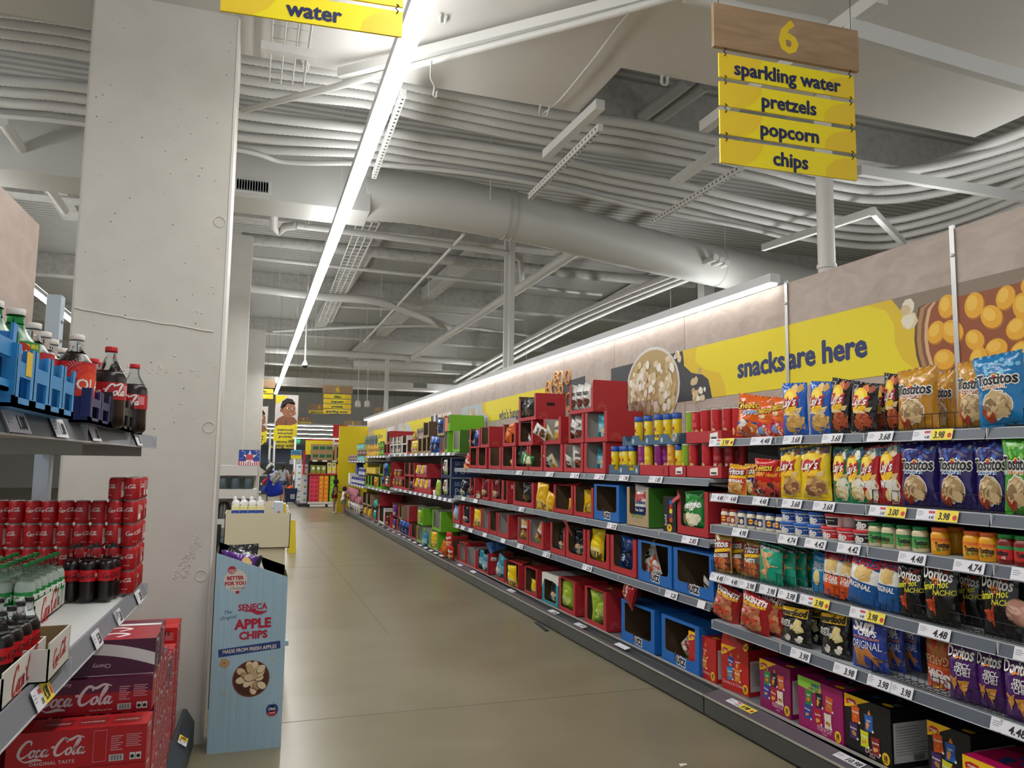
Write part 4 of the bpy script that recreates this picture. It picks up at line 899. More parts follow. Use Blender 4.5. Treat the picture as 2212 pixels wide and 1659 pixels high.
# ---- fourth shelf
L = [('fritos_chili', 1545, 1582, 1155, 'brown chili corn chip bag, leftmost on the shelf with teal bags', dict(roll=.0)),
     ('fritos_chili', 1580, 1610, 1158, 'brown chili corn chip bag, set back behind the leftmost one', dict(X=3.3)),
     ('fritos_twists', 1608, 1646, 1166, 'grey and gold corn twist bag beside the teal bags', dict(X=3.27, roll=.05)),
     ('teal_crisps', 1641, 1690, 1176, 'teal bag of triangle crisps, front one of the teal row', dict(yaw=.1, roll=.03, X=3.215)),
     ('teal_crisps', 1684, 1720, 1180, 'teal bag of triangle crisps, second of the row', dict(X=3.29)),
     ('teal_crisps', 1710, 1744, 1182, 'teal bag of triangle crisps, third of the row', dict(X=3.36)),
     ('teal_crisps', 1734, 1770, 1184, 'teal bag of triangle crisps, last of the row in deep shade', dict(X=3.43)),
     ('white_cheddar', 1752, 1790, 1193, 'small blue white cheddar bag behind the orange ridged chips', dict(X=3.29, roll=.1)),
     ('ruffles_orange', 1777, 1826, 1186, 'left orange ridged cheddar chip bag with navy top', dict(roll=.08, X=3.23)),
     ('ruffles_orange', 1808, 1856, 1194, 'right orange ridged cheddar chip bag under the blue one', dict(roll=.08, X=3.25)),
     ('ruffles_blue', 1828, 1896, 1198, 'blue ridged original chip bag leaning right over the orange ones', dict(roll=.2, X=3.205, yaw=.1)),
     ('ruffles_blue', 1893, 1946, 1206, 'blue ridged original chip bag beside the black hot tortilla chips', dict(roll=.08, yaw=.1)),
     ('doritos_hot', 1942, 2000, 1212, 'black hot nacho chip bag, leftmost of the black ones', dict(yaw=.1)),
     ('doritos_hot', 1998, 2072, 1206, 'black hot nacho chip bag with the biggest orange triangle showing', dict(yaw=.15, X=3.215)),
     ('doritos_hot', 2068, 2128, 1222, 'black hot nacho chip bag set back in the dark gap', dict(X=3.34)),
     ('doritos_hot', 2122, 2205, 1222, 'black hot nacho chip bag behind the bag of pink rinds', dict(yaw=.12, X=3.25))]
for k, a, b, y, lab, kw in L: rbag(k, a, b, y, 'N4', lab, G_NB, **kw)
p = onx(2165, 1350, 3.21)
def d_pink(g, mp, Wd, H): g.blobs(30, -.4*Wd, .4*Wd, .1*H, .8*H, .04, [C(h, 'p') for h in ('#B98A7A', '#A87868', '#C9A090')], mp, .0012, 4); g.band(-.48*Wd, .48*Wd, .8*H, .93*H, C('#C4605A', 'g'), mp, .001)
bag('pink_rinds', .2, .3, .09, '#B48878', d_pink, '#C4605A')
put('pink_rinds', 'clear pink topped bag lying on its side against the black bags', (3.19, Yof(2250, 3.19, 1.1), zt('N4')+.11), (-.35, -1.42, R90), G_NB, (.62, .8, 1.25))
# ---- fifth shelf
L = [('pork_rinds', 1541, 1592, 1262, 'red pork rind bag at the left end of the fifth shelf', dict(roll=.25, yaw=.15)),
     ('pork_rinds', 1600, 1660, 1282, 'red pork rind bag leaning forward over the shelf edge', dict(roll=.14, X=3.19, yaw=.1)),
     ('pork_rinds', 1640, 1704, 1280, 'red pork rind bag against the black popcorn', dict(roll=.1, X=3.26)),
     ('smartfood', 1688, 1752, 1306, 'left black and yellow cheddar popcorn bag', dict(yaw=.1, roll=.04)),
     ('smartfood', 1742, 1780, 1310, 'black and yellow popcorn bag set back between the other two', dict(X=3.36)),
     ('smartfood', 1774, 1838, 1318, 'right black and yellow cheddar popcorn bag beside the blue bag', dict(yaw=.1, X=3.24)),
     ('sun_blue', 1840, 1920, 1330, 'blue multigrain chip bag, front one of the blue row', dict(yaw=.12, ws=.9)),
     ('sun_blue', 1912, 1956, 1336, 'blue multigrain chip bag, second of the blue row', dict(X=3.34)),
     ('sun_blue', 1950, 1990, 1338, 'blue multigrain chip bag, last of the blue row in shade', dict(X=3.43)),
     ('doritos_chili', 2050, 2120, 1376, 'purple sweet chili chip bag, leftmost of the purple ones', dict(yaw=.1)),
     ('doritos_chili', 2112, 2178, 1392, 'purple sweet chili chip bag, middle of the purple ones', dict(yaw=.1, X=3.24)),
     ('doritos_chili', 2170, 2252, 1406, 'purple sweet chili chip bag at the right edge of the photo', dict(yaw=.1, X=3.21))]
for k, a, b, y, lab, kw in L: rbag(k, a, b, y, 'N5', lab, G_NB, **kw)
Ys = (Yof(2008, 3.3, .8)+Yof(2060, 3.3, .8))/2
put('sun_red', 'red multigrain chip bag standing upside down next to the purple bags', (3.3, Ys, zt('N5')+.275), (0, pi, R90), G_NB, (.9, .9, .95))
# ---- multipack boxes on the base
def snackbox(label, px0, px1, z1px, outer, words, rowcols, X=3.285, D=.36, green=False, yaw=0, handle=False, H=.305, noarc=False):
    z0 = .171; Ya, Yb = Yof(px0, X, z0+.1), Yof(px1, X, z0+.1); Wd = Ya-Yb
    t = thing('snack_multipack', label, 'box', (X, (Ya+Yb)/2, z0), R90+yaw, 'multipack boxes on the base'); w = Wd/2
    o = C(outer, 's'); b = G().box(-w, w, 0, D, 0, H, o); mp = FLAT
    if green:
        b.poly([mp(x, z, .0006) for x, z in ((-w, H-.06), (w*.1, H-.075), (w*.05, H-.02), (w*.05, H), (-w, H))], C('#8CC63E', 'p')); b.text('WIN!', .03, -.2*w, H-.03, C('#23408A', 'p'), mp, .04, e=.0014); b.text('EVERY DAY', .016, -.25*w, H-.052, C('#23408A', 'p'), mp, .04, e=.0014)
    elif not noarc:
        b.poly([mp(x, z, .0006) for x, z in ((-w, H-.075), (-.7*w, H-.062), (-.3*w, H-.03), (.15*w, H), (-w, H))], SUN_Y); b.shape([(-.92*w, H-.03), (-.75*w, H-.02), (-.5*w, H-.024), (-.46*w, H-.045), (-.7*w, H-.042), (-.9*w, H-.055)], REDC, mp, .0012); b.text('fritolay', .016, -.69*w, H-.037, WHT, mp, .03, e=.002)
    rnd = random.Random(len(words)+int(px0))
    for i, (fx, fz, c1, nm) in enumerate(rowcols):
        x, z = fx*w, fz*H; a = .035; r = rnd.uniform(-.12, .12); c, q = cos(r), sin(r)
        pts = [(x+(u*a*.85)*c-v*a*1.25*q, z+(u*a*.85)*q+v*a*1.25*c) for u, v in ((-1, -1), (-.9, 0), (-1, 1), (0, .94), (1, 1), (.9, 0), (1, -1), (0, -.95))]
        b.shape(pts, C(c1, 'p'), mp, .0010+.0004*i, 1); b.text(nm, .015, x, z+.015, WHT, mp, .04, .1, r, .0022+.0004*i)
        b.blobs(3, x-.012, x+.012, z-.025, z-.008, .011, ORNG+CHIP, mp, .0022+.0004*i, i); b.ell(x+.03, z-.035, .007, .007, WHT, mp, .0030+.0004*i, 10, rings=1)
        if i < 2: b.shape([(x-.01, z+.045), (x+.004, z+.072), (x+.016, z+.045)], ORNG[1], mp, .0009)
    for i, (s, sz) in enumerate(words): b.text(s, sz, -.05*w+.25*w*(len(words) == 2), .17*H-i*.028, C('#E8B9C8', 'p') if 'C' not in outer else WHT, mp, .0, e=.0012)
    b.ell(.76*w, .14*H, .026, .032, SUN_Y, mp, .001); b.text('18', .034, .76*w, .155*H, BLK, mp, .05, e=.002, sx=.8); b.text('BAGS', .011, .76*w, .09*H, BLK, mp, .04, e=.002)
    s = lambda x, z, e: (w+e, x, z)
    b.band(.015, D*.8, .03, H-.07, C('#CFCDC8', 'p'), s, .0006, 1, 1)
    for i in range(11): b.band(.03, .03+rnd.uniform(.1, .24), H-.095-.014*i, H-.092-.014*i, C('#77756F', 'p'), s, .0010, 1, 1)
    for i in range(9): b.band(.15+.008*i, .154+.008*i, .035, .065, BLK, s, .001, 1, 1)
    tp = lambda x, z, e: (x, z, H+e)
    b.blobs(9, -w*.5, w*.7, .08, .3, .03, [C(h, 'p') for h in ('#E3DCC8', '#3A6E3A', '#2A3F7A', '#C8A04A')], tp, .0006, 4); b.ell(.6*w, .05, .035, .02, SUN_Y, tp, .0008)
    part('box_body', b, t)
    if handle:
        h = G(); h.add([(-w, 0, H), (w, 0, H), (w, .02, H+.055), (-.6*w, .02, H+.085), (-w, .015, H+.075)], [(0, 1, 2, 3, 4), (4, 3, 2, 1, 0)], o); mh = lambda x, z, e: (x, (z-H)*.3-e-.001, z)
        h.ell(.8*w, H+.02, .022, .026, SUN_Y, mh, .001); h.text('18', .026, .8*w, H+.02, BLK, mh, .05, e=.002); h.ell(-.35*w, H+.03, .04, .012, BLK, mh, .001); part('torn_flap', h, t)
    return t
RC1 = [(-.3, .62, '#2A4C9E', 'Doritos'), (.25, .64, '#C22A26', 'Doritos'), (-.35, .38, '#3E8AC0', 'Cheetos'), (.2, .38, '#D9822A', 'Cheetos')]
RC2 = [(-.5, .64, '#2F8A42', "Lay's"), (-.02, .66, '#1A1A1A', "Lay's"), (.42, .66, '#D9602A', 'Cheetos'), (-.55, .36, '#27499A', 'Doritos'), (-.08, .34, '#B92024', 'Doritos'), (.36, .34, '#E8DCC8', 'Fritos')]
RC3 = [(-.5, .68, '#E0601E', 'Cheetos'), (.08, .62, '#2A66B8', "Lay's"), (-.6, .38, '#4A2A66', 'Doritos'), (-.12, .32, '#D8D820', 'Funyuns'), (.36, .28, '#8E1E22', 'Doritos')]
snackbox('red multipack snack box, left one with a whole top', 1488, 1547, 1362, '#B8211F', [('Doritos & Cheetos', .03)], RC1, D=.3)
snackbox('red multipack snack box with its torn top flap standing up', 1563, 1613, 1366, '#B8241F', [('Doritos & Cheetos', .03)], RC1, X=3.3, yaw=.12, handle=True, D=.3)
snackbox('purple multipack snack box with yellow corner beside the red one', 1642, 1708, 1414, '#8A1458', [('flavor', .05), ('mix', .025)], RC2)
snackbox('purple multipack snack box with a green win sticker in its corner', 1725, 1822, 1450, '#9A1460', [('flavor', .055), ('mix', .027)], RC2, green=True, X=3.26)
snackbox('black multipack snack box at the front of the base, beside the purple one', 1826, 1926, 1490, '#141214', [('bold', .06), ('mix', .028)], RC3, X=3.265)
snackbox('black multipack snack box set back behind the magenta one', 2006, 2100, 1536, '#161416', [('bold', .06), ('mix', .028)], RC3, X=3.33)
snackbox('bright magenta multipack snack box at the bottom right corner of the photo', 2082, 2230, 1590, '#B81258', [('classic', .05), ('mix', .027)], RC2, X=3.2, H=.26)
# ---- wire fences along the shelf edges
def fence(lv, pxa, pxb, label):
    X = XR+.022; z = zt(lv)+.001; ya, yb = Yof(pxa, X, z), Yof(pxb, X, z); L = ya-yb; BW = C('#1B1B1D', 's')
    t = thing('wire_fence', label, 'wire fence', (X, ya, z), R90)
    g = G(); n = int(L/.042)
    g.tube([(0, .06, .003), (0, 0, .003), (0, -.0, .078), (L, 0, .078), (L, 0, .003), (L, .06, .003)], .0032, BW, 5)
    g.tube([(0, 0, .005), (L, 0, .005)], .0026, BW, 4)
    for i in range(1, n): g.tube([(L*i/n, .0, .078), (L*i/n, 0, .004), (L*i/n, .09, .004)], .0019, BW, 4)
    for y in (.035, .07): g.tube([(0, y, .004), (L, y, .004)], .0019, BW, 4)
    part('wire_grid', g, t)
fence('N1', 1871, 2420, 'black wire fence in front of the gold tortilla bags')
fence('N2', 1886, 2420, 'black wire fence in front of the red and purple bags')
fence('N4', 1538, 2420, 'long black wire fence in front of the teal and black bags')
fence('N5', 1884, 2420, 'black wire fence in front of the purple chili chip bags')
tags('N1', 'the rail under the blue and gold bags', [(1533, 1585, '3.98', '4.48'), (1621, 1668, '4.48', None), (1692, 1732, '3.68', None), (1776, 1820, '3.68', None), (1874, 1929, '3.68', None), (1972, 2058, '3.98', '4.48')])
tags('N2', 'the rail under the yellow bags', [(1537, 1565, '4.48', None), (1566, 1593, '4.48', None), (1626, 1659, '4.48', None), (1690, 1732, '3.68', None), (1757, 1803, '3.68', None), (1878, 1957, '3.00', '3.68'), (1980, 2070, '3.98', '4.48')])
tags('N3', 'the rail under the dip jars', [(1582, 1615, '4.98', None), (1682, 1722, '4.74', None), (1739, 1784, '4.42', None), (1809, 1858, '4.42', None), (1941, 2000, '4.48', None), (2060, 2127, '4.74', None), (2184, 2260, '4.74', None)])
tags('N4', 'the rail under the teal bags', [(1534, 1565, '4.48', None), (1566, 1596, '4.48', None), (1597, 1632, '3.98', None), (1641, 1677, '3.98', None), (1681, 1721, '3.98', None), (1728, 1791, '3.98', '4.48'), (1836, 1911, '3.98', '4.48'), (1984, 2053, '4.48', None), (2190, 2265, '4.48', None)])
tags('N5', 'the rail under the popcorn bags', [(1708, 1750, '3.98', None), (1801, 1850, '3.98', None), (1874, 1924, '3.98', None), (1925, 1972, '3.98', None), (2140, 2225, '4.48', None)])
tags('base', 'the floor ledge by the multipack boxes', [(1574, 1630, '9.98', '10.98'), (1806, 1864, '10.98', None)])
tags('M1', 'the top rail of the middle shelving', [(1113, 1130, '1.97', None), (1179, 1196, '2.19', None), (1231, 1252, '2.19', None), (1283, 1307, '2.19', None), (1338, 1358, '1.98', None), (1401, 1432, '1.85', None)])
tags('M2', 'the second rail of the middle shelving', [(996, 1006, '', None), (1022, 1033, '', None), (1121, 1132, '2.49', None), (1312, 1332, '3.20', None), (1471, 1510, '2.85', None)])
tags('M3', 'the third rail of the middle shelving', [(984, 991, '', None), (995, 1004, '', None), (1012, 1021, '', None), (1043, 1051, '', None), (1082, 1091, '', None), (1116, 1131, '2.25', None), (1171, 1190, '2.25', None), (1256, 1281, '2.29', None), (1437, 1463, '3.28', None), (1507, 1523, '', None)])
tags('b2', 'the floor ledge of the middle shelving', [(988, 999, '', None), (1015, 1030, '', None), (1093, 1116, '2.75', None), (1186, 1206, '2.00', None), (1240, 1268, '2.75', None), (1330, 1358, '', None)])
for lv, nm, a, b, n in (('A1', 'the top rail of the far shelving', 836, 976, 12), ('A2', 'the second rail of the far shelving', 850, 978, 12), ('b3', 'the floor ledge of the far shelving', 800, 960, 14), ('B1', 'the top rail by the yellow cups', 793, 832, 6), ('B2', 'the second rail under the small green cartons', 793, 845, 6), ('D1', 'the top rail by the yellow end board', 752, 788, 6), ('D2', 'the second rail under the purple bottles', 752, 786, 6)):
    rnd = random.Random(a); st = (b-a)/n
    tags(lv, nm, [(a+st*i+rnd.uniform(0, .2)*st, a+st*i+st*.72, '', None) for i in range(n)])
# ================================================================ shelf-ready cartons of the middle and far shelving
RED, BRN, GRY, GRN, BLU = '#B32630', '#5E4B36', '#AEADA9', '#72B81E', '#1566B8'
G_RC = 'red cartons on the middle shelving'
def ct(lv, px0, px1, label, H=.3, D=.38, outer=RED, inner=BRN, X=3.2, dz=0, group=G_RC, **kw):
    z0 = (.171 if lv == 'base' else zt(lv))+dz; Ya, Yb = Yof(px0, X, z0+H/2), Yof(px1, X, z0+H/2)
    return carton(label, None, (Ya+Yb)/2, z0, max(.06, Ya-Yb-.006), H, D, outer, inner, X=X, group=group, **kw)
RW1 = 'bottom red row'
for i, (a, b, inn, what, kw) in enumerate([(1013.7, 1031, BRN, 'empty', dict(rad=.02)), (1031.5, 1051, BRN, 'empty', dict(rad=.05)), (1055.5, 1082, BRN, 'empty', {}), (1083, 1110, BRN, 'holding a pale pouch', {}), (1110.5, 1141.5, BRN, 'holding dark bags', {}), (1142, 1172.5, BRN, 'holding a green bag', {}), (1173.5, 1216, GRY, 'with grey lining and cream pouches', {}), (1217.5, 1260, GRY, 'with grey lining and silver pouches', {}), (1261, 1309, GRY, 'with grey lining, rightmost', {})]):
    ct('M1', a, b, 'red carton %s, %s from left in the %s' % (what, ORD[i], RW1), inner=inn, **{**dict(sides=.13, bot=.17), **kw})
pb('p_cream', 1105, 'M1', .2, 3.27, 'pale pouch tilted in the fourth carton of the bottom row', (-.2, .9, .2), .06)
pb('p_black', 1122, 'M1', .25, 3.26, 'dark pouch standing in the fifth carton of the bottom row', (0, -.1, .2), .04); pb('p_black', 1134, 'M1', .25, 3.29, 'dark pouch leaning behind another in the fifth carton', (0, .1, .1), .04)
pb('p_green', 1152, 'M1', .2, 3.23, 'green pouch lying in the sixth carton of the bottom row', (.3, -1.2, .2), .1); pb('p_green', 1168, 'M1', .22, 3.38, 'green pouch standing at the side of the sixth carton', (0, .2, 0), .02)
pb('p_white', 1188, 'M1', .17, 3.28, 'silver topped pouch slumped in the seventh carton', (.5, .2, .3), .03); pb('p_cream', 1203, 'M1', .18, 3.3, 'cream pouch beside it in the seventh carton', (.4, -.2, 0), .03)
pb('p_white', 1236, 'M1', .18, 3.27, 'silver pouch leaning in the eighth carton of the bottom row', (.5, .3, .2), .03); pb('p_white', 1253, 'M1', .26, 3.32, 'white pouch upright in the eighth carton', (0, .05, .9), .02)
pb('p_teal', 1306, 'M1', .24, 3.36, 'teal and white pouch at the side of the ninth carton', (0, .05, 1.0), .02)
RW2 = 'second red row'
for i, (a, b, inn, what, kw) in enumerate([(1014, 1037, BRN, 'crammed with blue and black pouches', dict(bot=.1)), (1038, 1057, BRN, 'empty and showing its long side', dict(rad=.04)), (1086, 1114, BRN, 'full of orange pouches', {}), (1120, 1151.5, BRN, 'nearly empty', {}), (1173.5, 1212, GRY, 'with grey lining and cookie pouches', {}), (1227.5, 1261.5, GRY, 'with grey lining and white pouches', {}), (1262.5, 1312, GRY, 'with grey lining, rightmost', {})]):
    ct('M1', a, b, 'red carton %s, %s from left in the %s' % (what, ORD[i], RW2), inner=inn, dz=.302, **{**dict(sides=.13, bot=.17), **kw})
pb('p_navy', 1020, 'M1', .25, 3.25, 'black pouch in the leftmost second-row carton', (0, .1, .2), .33); pb('p_blue', 1029, 'M1', .25, 3.22, 'blue pouch hanging out of the leftmost second-row carton', (0, .35, .2), .32)
pb('p_orange', 1099, 'M1', .22, 3.25, 'orange pouch standing in the third second-row carton', (0, .05, .2), .34); pb('p_orange', 1101, 'M1', .22, 3.27, 'orange pouch lying on top in the third second-row carton', (.2, 1.5, .2), .53)
pb('p_white', 1147, 'M1', .16, 3.3, 'white pouch corner in the nearly empty second-row carton', (.5, .9, .2), .33)
pb('p_white', 1181, 'M1', .2, 3.19, 'white cookie pouch poking out over the edge of its carton', (.3, -1.0, .2), .4); pb('p_cream', 1192, 'M1', .2, 3.27, 'cream cookie pouch slanted inside the fifth second-row carton', (.2, -.5, .2), .34); pb('p_cream', 1207, 'M1', .23, 3.27, 'cream cookie pouch upright inside the fifth second-row carton', (0, .05, .2), .34)
pb('p_white', 1239, 'M1', .23, 3.26, 'white pouch leaning in the sixth second-row carton', (.2, .4, .2), .34); pb('p_white', 1252, 'M1', .25, 3.28, 'white pouch upright in the sixth second-row carton', (0, .05, .3), .34)
pb('p_teal', 1309, 'M1', .25, 3.34, 'teal and white pouch in the rightmost second-row carton', (0, .05, .9), .33)
ct('M1', 1120.5, 1158, 'red carton full of brown pouches on the top row, with a hand hole', H=.32, dz=.604, bot=.15, sides=.1, handle=True, torn=1)
pb('p_black', 1131, 'M1', .24, 3.25, 'brown pouch leaning in the left carton of the top row', (0, -.1, .2), .64); pb('p_black', 1146, 'M1', .26, 3.27, 'brown pouch upright in the left carton of the top row', (0, .1, .2), .64); pb('p_tan', 1136, 'M1', .22, 3.33, 'tan card insert behind the brown pouches', (0, .1, .2), .68)
ct('M1', 1229.5, 1282, 'red carton with torn front full of white pouches on the top row', H=.32, inner=GRY, dz=.604, bot=.14, sides=.09, torn=2)
for i, px in enumerate((1242, 1256, 1270)): pb('p_white', px, 'M1', .27, 3.25+.02*i, 'white cookie pouch, %s of three in the torn top-row carton' % ORD[i], (0, .06, .15), .65, .85)
# canister trays
def tray(label, lv, px0, px1, dz, H, outer, X=3.2, D=.3, wavy=False, stick=0, white=False, gr='canister trays'):
    z0 = zt(lv)+dz; Ya, Yb = Yof(px0, X, z0+H/2), Yof(px1, X, z0+H/2); w = (Ya-Yb)/2-.003; o = C(outer, 'p')
    t = thing('canister_tray', label, 'tray', (X, (Ya+Yb)/2, z0), R90, gr)
    g = G(); g.box(-w, w, 0, D, 0, .004, o); g.box(-w, -w+.004, 0, D, 0, H, o); g.box(w-.004, w, 0, D, 0, H, o); g.box(-w, w, D-.004, D, 0, H, o)
    sunlogo(g, lambda x, z, e: (w+e, D*.3+x, z), 0, H*.3, .05, C('#7A1218' if outer[1] == 'B' else '#5E86A0', 'p'))
    part('tray_body', g, t)
    f = G(); n = max(1, int(w*2/.2)) if wavy else 1
    for i in range(n):
        a, b = -w+2*w*i/n, -w+2*w*(i+1)/n; m = (a+b)/2; h = b-a
        if wavy: P = [(a, 0), (b, 0), (b, H), (m+h*.3, H), (m+h*.12, H*.45), (m-h*.12, H*.45), (m-h*.3, H), (a, H)]
        else: P = [(a, 0), (b, 0), (b, H), (a, H)]
        f.poly([(x, 0, z) for x, z in P], o); f.poly([(x, .004, z) for x, z in reversed(P)], o)
        f.ell(b-h*.16, H*.45, .018, .024, C('#B8C6CC' if wavy else '#8A1A20', 'p'), FLAT, .0008, 12, rings=1)
    part('front_panel', f, t)
    for k in range(stick):
        s = G(); x = w-.1-.3*k; s.shape([(x-.05, .02), (x+.05, .025), (x+.05, H-.01), (x-.05, H-.02)], WHT, FLAT, .001, 1); s.band(x-.035, x+.035, .03, .045, C('#444444', 'p'), FLAT, .0016, 1, 1); part('shipping_sticker', s, t)
tray('slate blue tray with scalloped front in the lower row', 'M1', 1315, 1381, 0, .088, '#3F6380', wavy=True)
tray('long slate blue tray in the upper row, holding yellow canisters', 'M1', 1344, 1470, .256, .09, '#3F6380', wavy=True, X=3.22)
tray('red tray with purple and yellow canisters', 'M1', 1381, 1444, 0, .09, '#B32630')
tray('red tray with the shipping sticker in the lower row, left one', 'M1', 1445, 1482, 0, .09, '#B32630', stick=1)
tray('red tray in the lower row beside the near shelving', 'M1', 1483, 1560, 0, .09, '#B32630', stick=1, D=.4)
tray('red tray with sticker in the upper row, full of red canisters', 'M1', 1481, 1560, .256, .09, '#B32630', stick=1, D=.4)
CN = [('stax', 1329, 0, 3.25, 'yellow canister with blue lid, leftmost in the lower slate tray'), ('stax', 1346, 0, 3.3, 'yellow canister with blue lid, behind in the lower slate tray'), ('stax', 1353, 0, 3.24, 'white backed yellow canister in the middle of the lower slate tray'), ('stax', 1367, 0, 3.25, 'yellow canister with blue lid, rightmost in the lower slate tray'),
      ('cn_purple', 1389, 0, 3.25, 'purple canister, leftmost in the red tray'), ('cn_yellow', 1402, 0, 3.26, 'yellow canister between purple ones'), ('cn_purple', 1424, 0, 3.25, 'wide view purple canister in the middle of the red tray'), ('cn_purple', 1440, 0, 3.3, 'purple canister partly behind the gold one'), ('cn_gold', 1452, 0, 3.25, 'gold cheddar canister beside a purple one'), ('stax', 1469, 0, 3.26, 'yellow canister with blue lid beside the green one'), ('cn_green', 1484, 0, 3.27, 'green canister in the lower row'),
      ('cn_red', 1500, 0, 3.25, 'red canister in the lower row, first from left'), ('cn_red', 1528, 0, 3.25, 'red canister in the lower row, second from left'), ('cn_red', 1552, 0, 3.3, 'red canister in the lower row, third from left'), ('cn_red', 1578, 0, 3.35, 'red canister in the lower row, fourth from left'), ('cn_red', 1604, 0, 3.42, 'red canister in the lower row, in the shade'),
      ('stax', 1380, .256, 3.27, 'yellow canister in the upper slate tray, first from left'), ('stax', 1401, .256, 3.27, 'yellow canister in the upper slate tray, second from left'), ('stax', 1423, .256, 3.26, 'yellow canister in the upper slate tray, third from left'), ('stax', 1443, .256, 3.28, 'yellow canister in the upper slate tray, fourth from left'), ('stax', 1463, .256, 3.29, 'yellow canister in the upper slate tray, fifth from left'),
      ('cn_green', 1493, .256, 3.29, 'green canister in the upper row'), ('cn_red', 1506, .256, 3.3, 'red canister in the upper row, first from left'), ('cn_red', 1525, .256, 3.26, 'red canister in the upper row, second from left'), ('cn_red', 1549, .256, 3.28, 'red canister in the upper row, third from left'), ('cn_red', 1573, .256, 3.3, 'red canister in the upper row, fourth from left'), ('cn_red', 1594, .256, 3.33, 'red canister in the upper row, behind the orange puffs bag')]
for k, px, dz, X, lab in CN: put(k, lab, (X, Yof(px, X, zt('M1')+.12+dz), zt('M1')+.006+dz), R90+random.uniform(-1, 1)*(0 if k == 'stax' else 1), 'chip canisters')
kx = G().lathe([(.001, 0), (.034, .002), (.036, .006), (.036, .02), (.03, .02), (.001, .016)], ALU, 18)
solo('tin_lid', kx, 'silver round tin end showing from a canister lying on the slate tray', 'tin', (3.2, Yof(1460, 3.2, 1.98), zt('M1')+.31), (pi/2, 0, R90))
# ---- second middle shelf
ct('M2', 1014.5, 1026, 'red carton with a narrow opening, leftmost on the second middle shelf', sides=.2)
ct('M2', 1042, 1056, 'red carton with a dark red pouch, second on the second middle shelf', sides=.14)
ct('M2', 1062, 1086.5, 'red carton with maroon pouches, third on the second middle shelf', sides=.12, torn=1)
ct('M2', 1085.5, 1096.5, 'red carton with its side and shipping sticker facing out', X=3.19, D=.5, sides=.2, sticker=True)
ct('M2', 1108, 1153, 'red carton with cut down front behind the yellow pouches', X=3.21, bot=.2, sides=.1, torn=1)
ct('M2', 1195.5, 1238, 'empty red carton right of the yellow pouches', sides=.1, flap=True)
ct('M2', 1239, 1282, 'red carton with one gold pouch left of the blue carton', sides=.1)
pb('p_navy', 1001, 'M2', .26, 3.2, 'dark green pouch squeezed before the navy popcorn box', (0, .25, .2)); pb('p_maroon', 1014, 'M2', .17, 3.18, 'maroon pouch sticking out of the leftmost carton', (.2, 1.3, .3), .09)
put('peanut', 'brown jar with red lid standing before the red cartons', (3.19, Yof(1035, 3.19, 1.26), zt('M2')), R90+.4, 'jars')
pb('p_maroon', 1049, 'M2', .27, 3.24, 'maroon pouch standing in the second carton', (0, .05, .2), .03); pb('p_maroon', 1074, 'M2', .27, 3.25, 'maroon pouch standing in the third carton', (0, -.05, .2), .03)
pb('p_cream', 1091, 'M2', .24, 3.25, 'cream pouch in the carton that faces sideways', (0, .05, .2), .03); pb('p_black', 1140, 'M2', .26, 3.3, 'black pouch in the cut down carton', (0, .05, .4), .03)
pb('p_gold', 1170, 'M2', .31, 3.22, 'gold pouch standing at the shelf edge, left of two', (0, .12, .25)); pb('p_gold', 1185, 'M2', .22, 3.18, 'gold pouch standing at the shelf edge, right and shorter', (0, .35, .25))
pb('p_gold', 1237, 'M2', .15, 3.34, 'corner of a gold pouch in the empty carton', (0, .1, .9), .01); pb('p_gold', 1278, 'M2', .25, 3.34, 'gold pouch at the side of the carton by the blue one', (0, .05, .9), .02)
def utzp(f, mp, Wd, H):
    k = 1.0
    f.text('utz', .105, .02, .066, WHT, mp, .10, .1, -.02, .0008); f.text('utz', .105, .02, .066, C('#16182A', 'p'), mp, .035, .1, -.02, .0016)
    f.shape([(-.075, .04), (-.05, .04), (-.052, .12), (-.07, .1)], C('#2A2348', 'p'), mp, .0018, 1); f.ell(-.058, .062, .006, .01, C('#C0506A', 'p'), mp, .0022, 8)
def blue(lv, a, b, label, X=3.2, H=.36, **kw):
    t = ct(lv, a, b, label, H=H, D=.42, outer=BLU, X=X, sides=.11, bot=.26, top=.05, rad=.035, sun=None, printf=utzp, group='blue chip cartons', **kw)
    w = t.children[0].dimensions.x/2 if 0 else None
    return t
def bside(Y, X, z, wd, lab=None): pass
blue('M2', 1282.5, 1338, 'bright blue open carton on the second middle shelf, empty', H=.34, flap=True)
blue('M3', 1377.5, 1452, 'bright blue carton on the third shelf holding a silver and orange bag', H=.34)
blue('M3', 1454, 1543, 'bright blue carton on the third shelf, almost empty, beside the near shelving', H=.34, flap=True)
blue('base', 1341.5, 1415, 'bright blue lidded carton on the base, empty', X=3.26, H=.36, lid=True)
blue('base', 1428, 1512, 'bright blue lidded carton on the base beside the red multipack', X=3.26, H=.36, lid=True)
pb('silver_chips', 1414, 'M3', .3, 3.32, 'silver and orange chip bag slumped in the blue carton', (-.1, -.45, .2), .02)
pb('silver_chips', 1530, 'M3', .15, 3.34, 'silver bag lying low in the almost empty blue carton', (.6, .7, .2), .04)
pb('popcorn_white', 1478, 'base', .2, 3.36, 'white and green bag low in the blue carton on the base', (.2, .9, .2), .1, z=.171)
def vegp(f, mp, Wd, H): f.text('30% LESS FAT', .05, .0, .09, C('#5B8A3C', 'p'), mp, .03, e=.001, sx=.75); f.text('than regular chips', .014, 0, .045, C('#5B8A3C', 'p'), mp, .0, e=.001)
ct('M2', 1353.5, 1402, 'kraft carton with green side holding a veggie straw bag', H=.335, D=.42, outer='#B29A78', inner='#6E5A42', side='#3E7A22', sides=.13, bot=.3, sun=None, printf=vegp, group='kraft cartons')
pb('veggie', 1388, 'M2', .29, 3.27, 'white and navy veggie straw bag in the kraft carton', (0, .03, .2), .06)
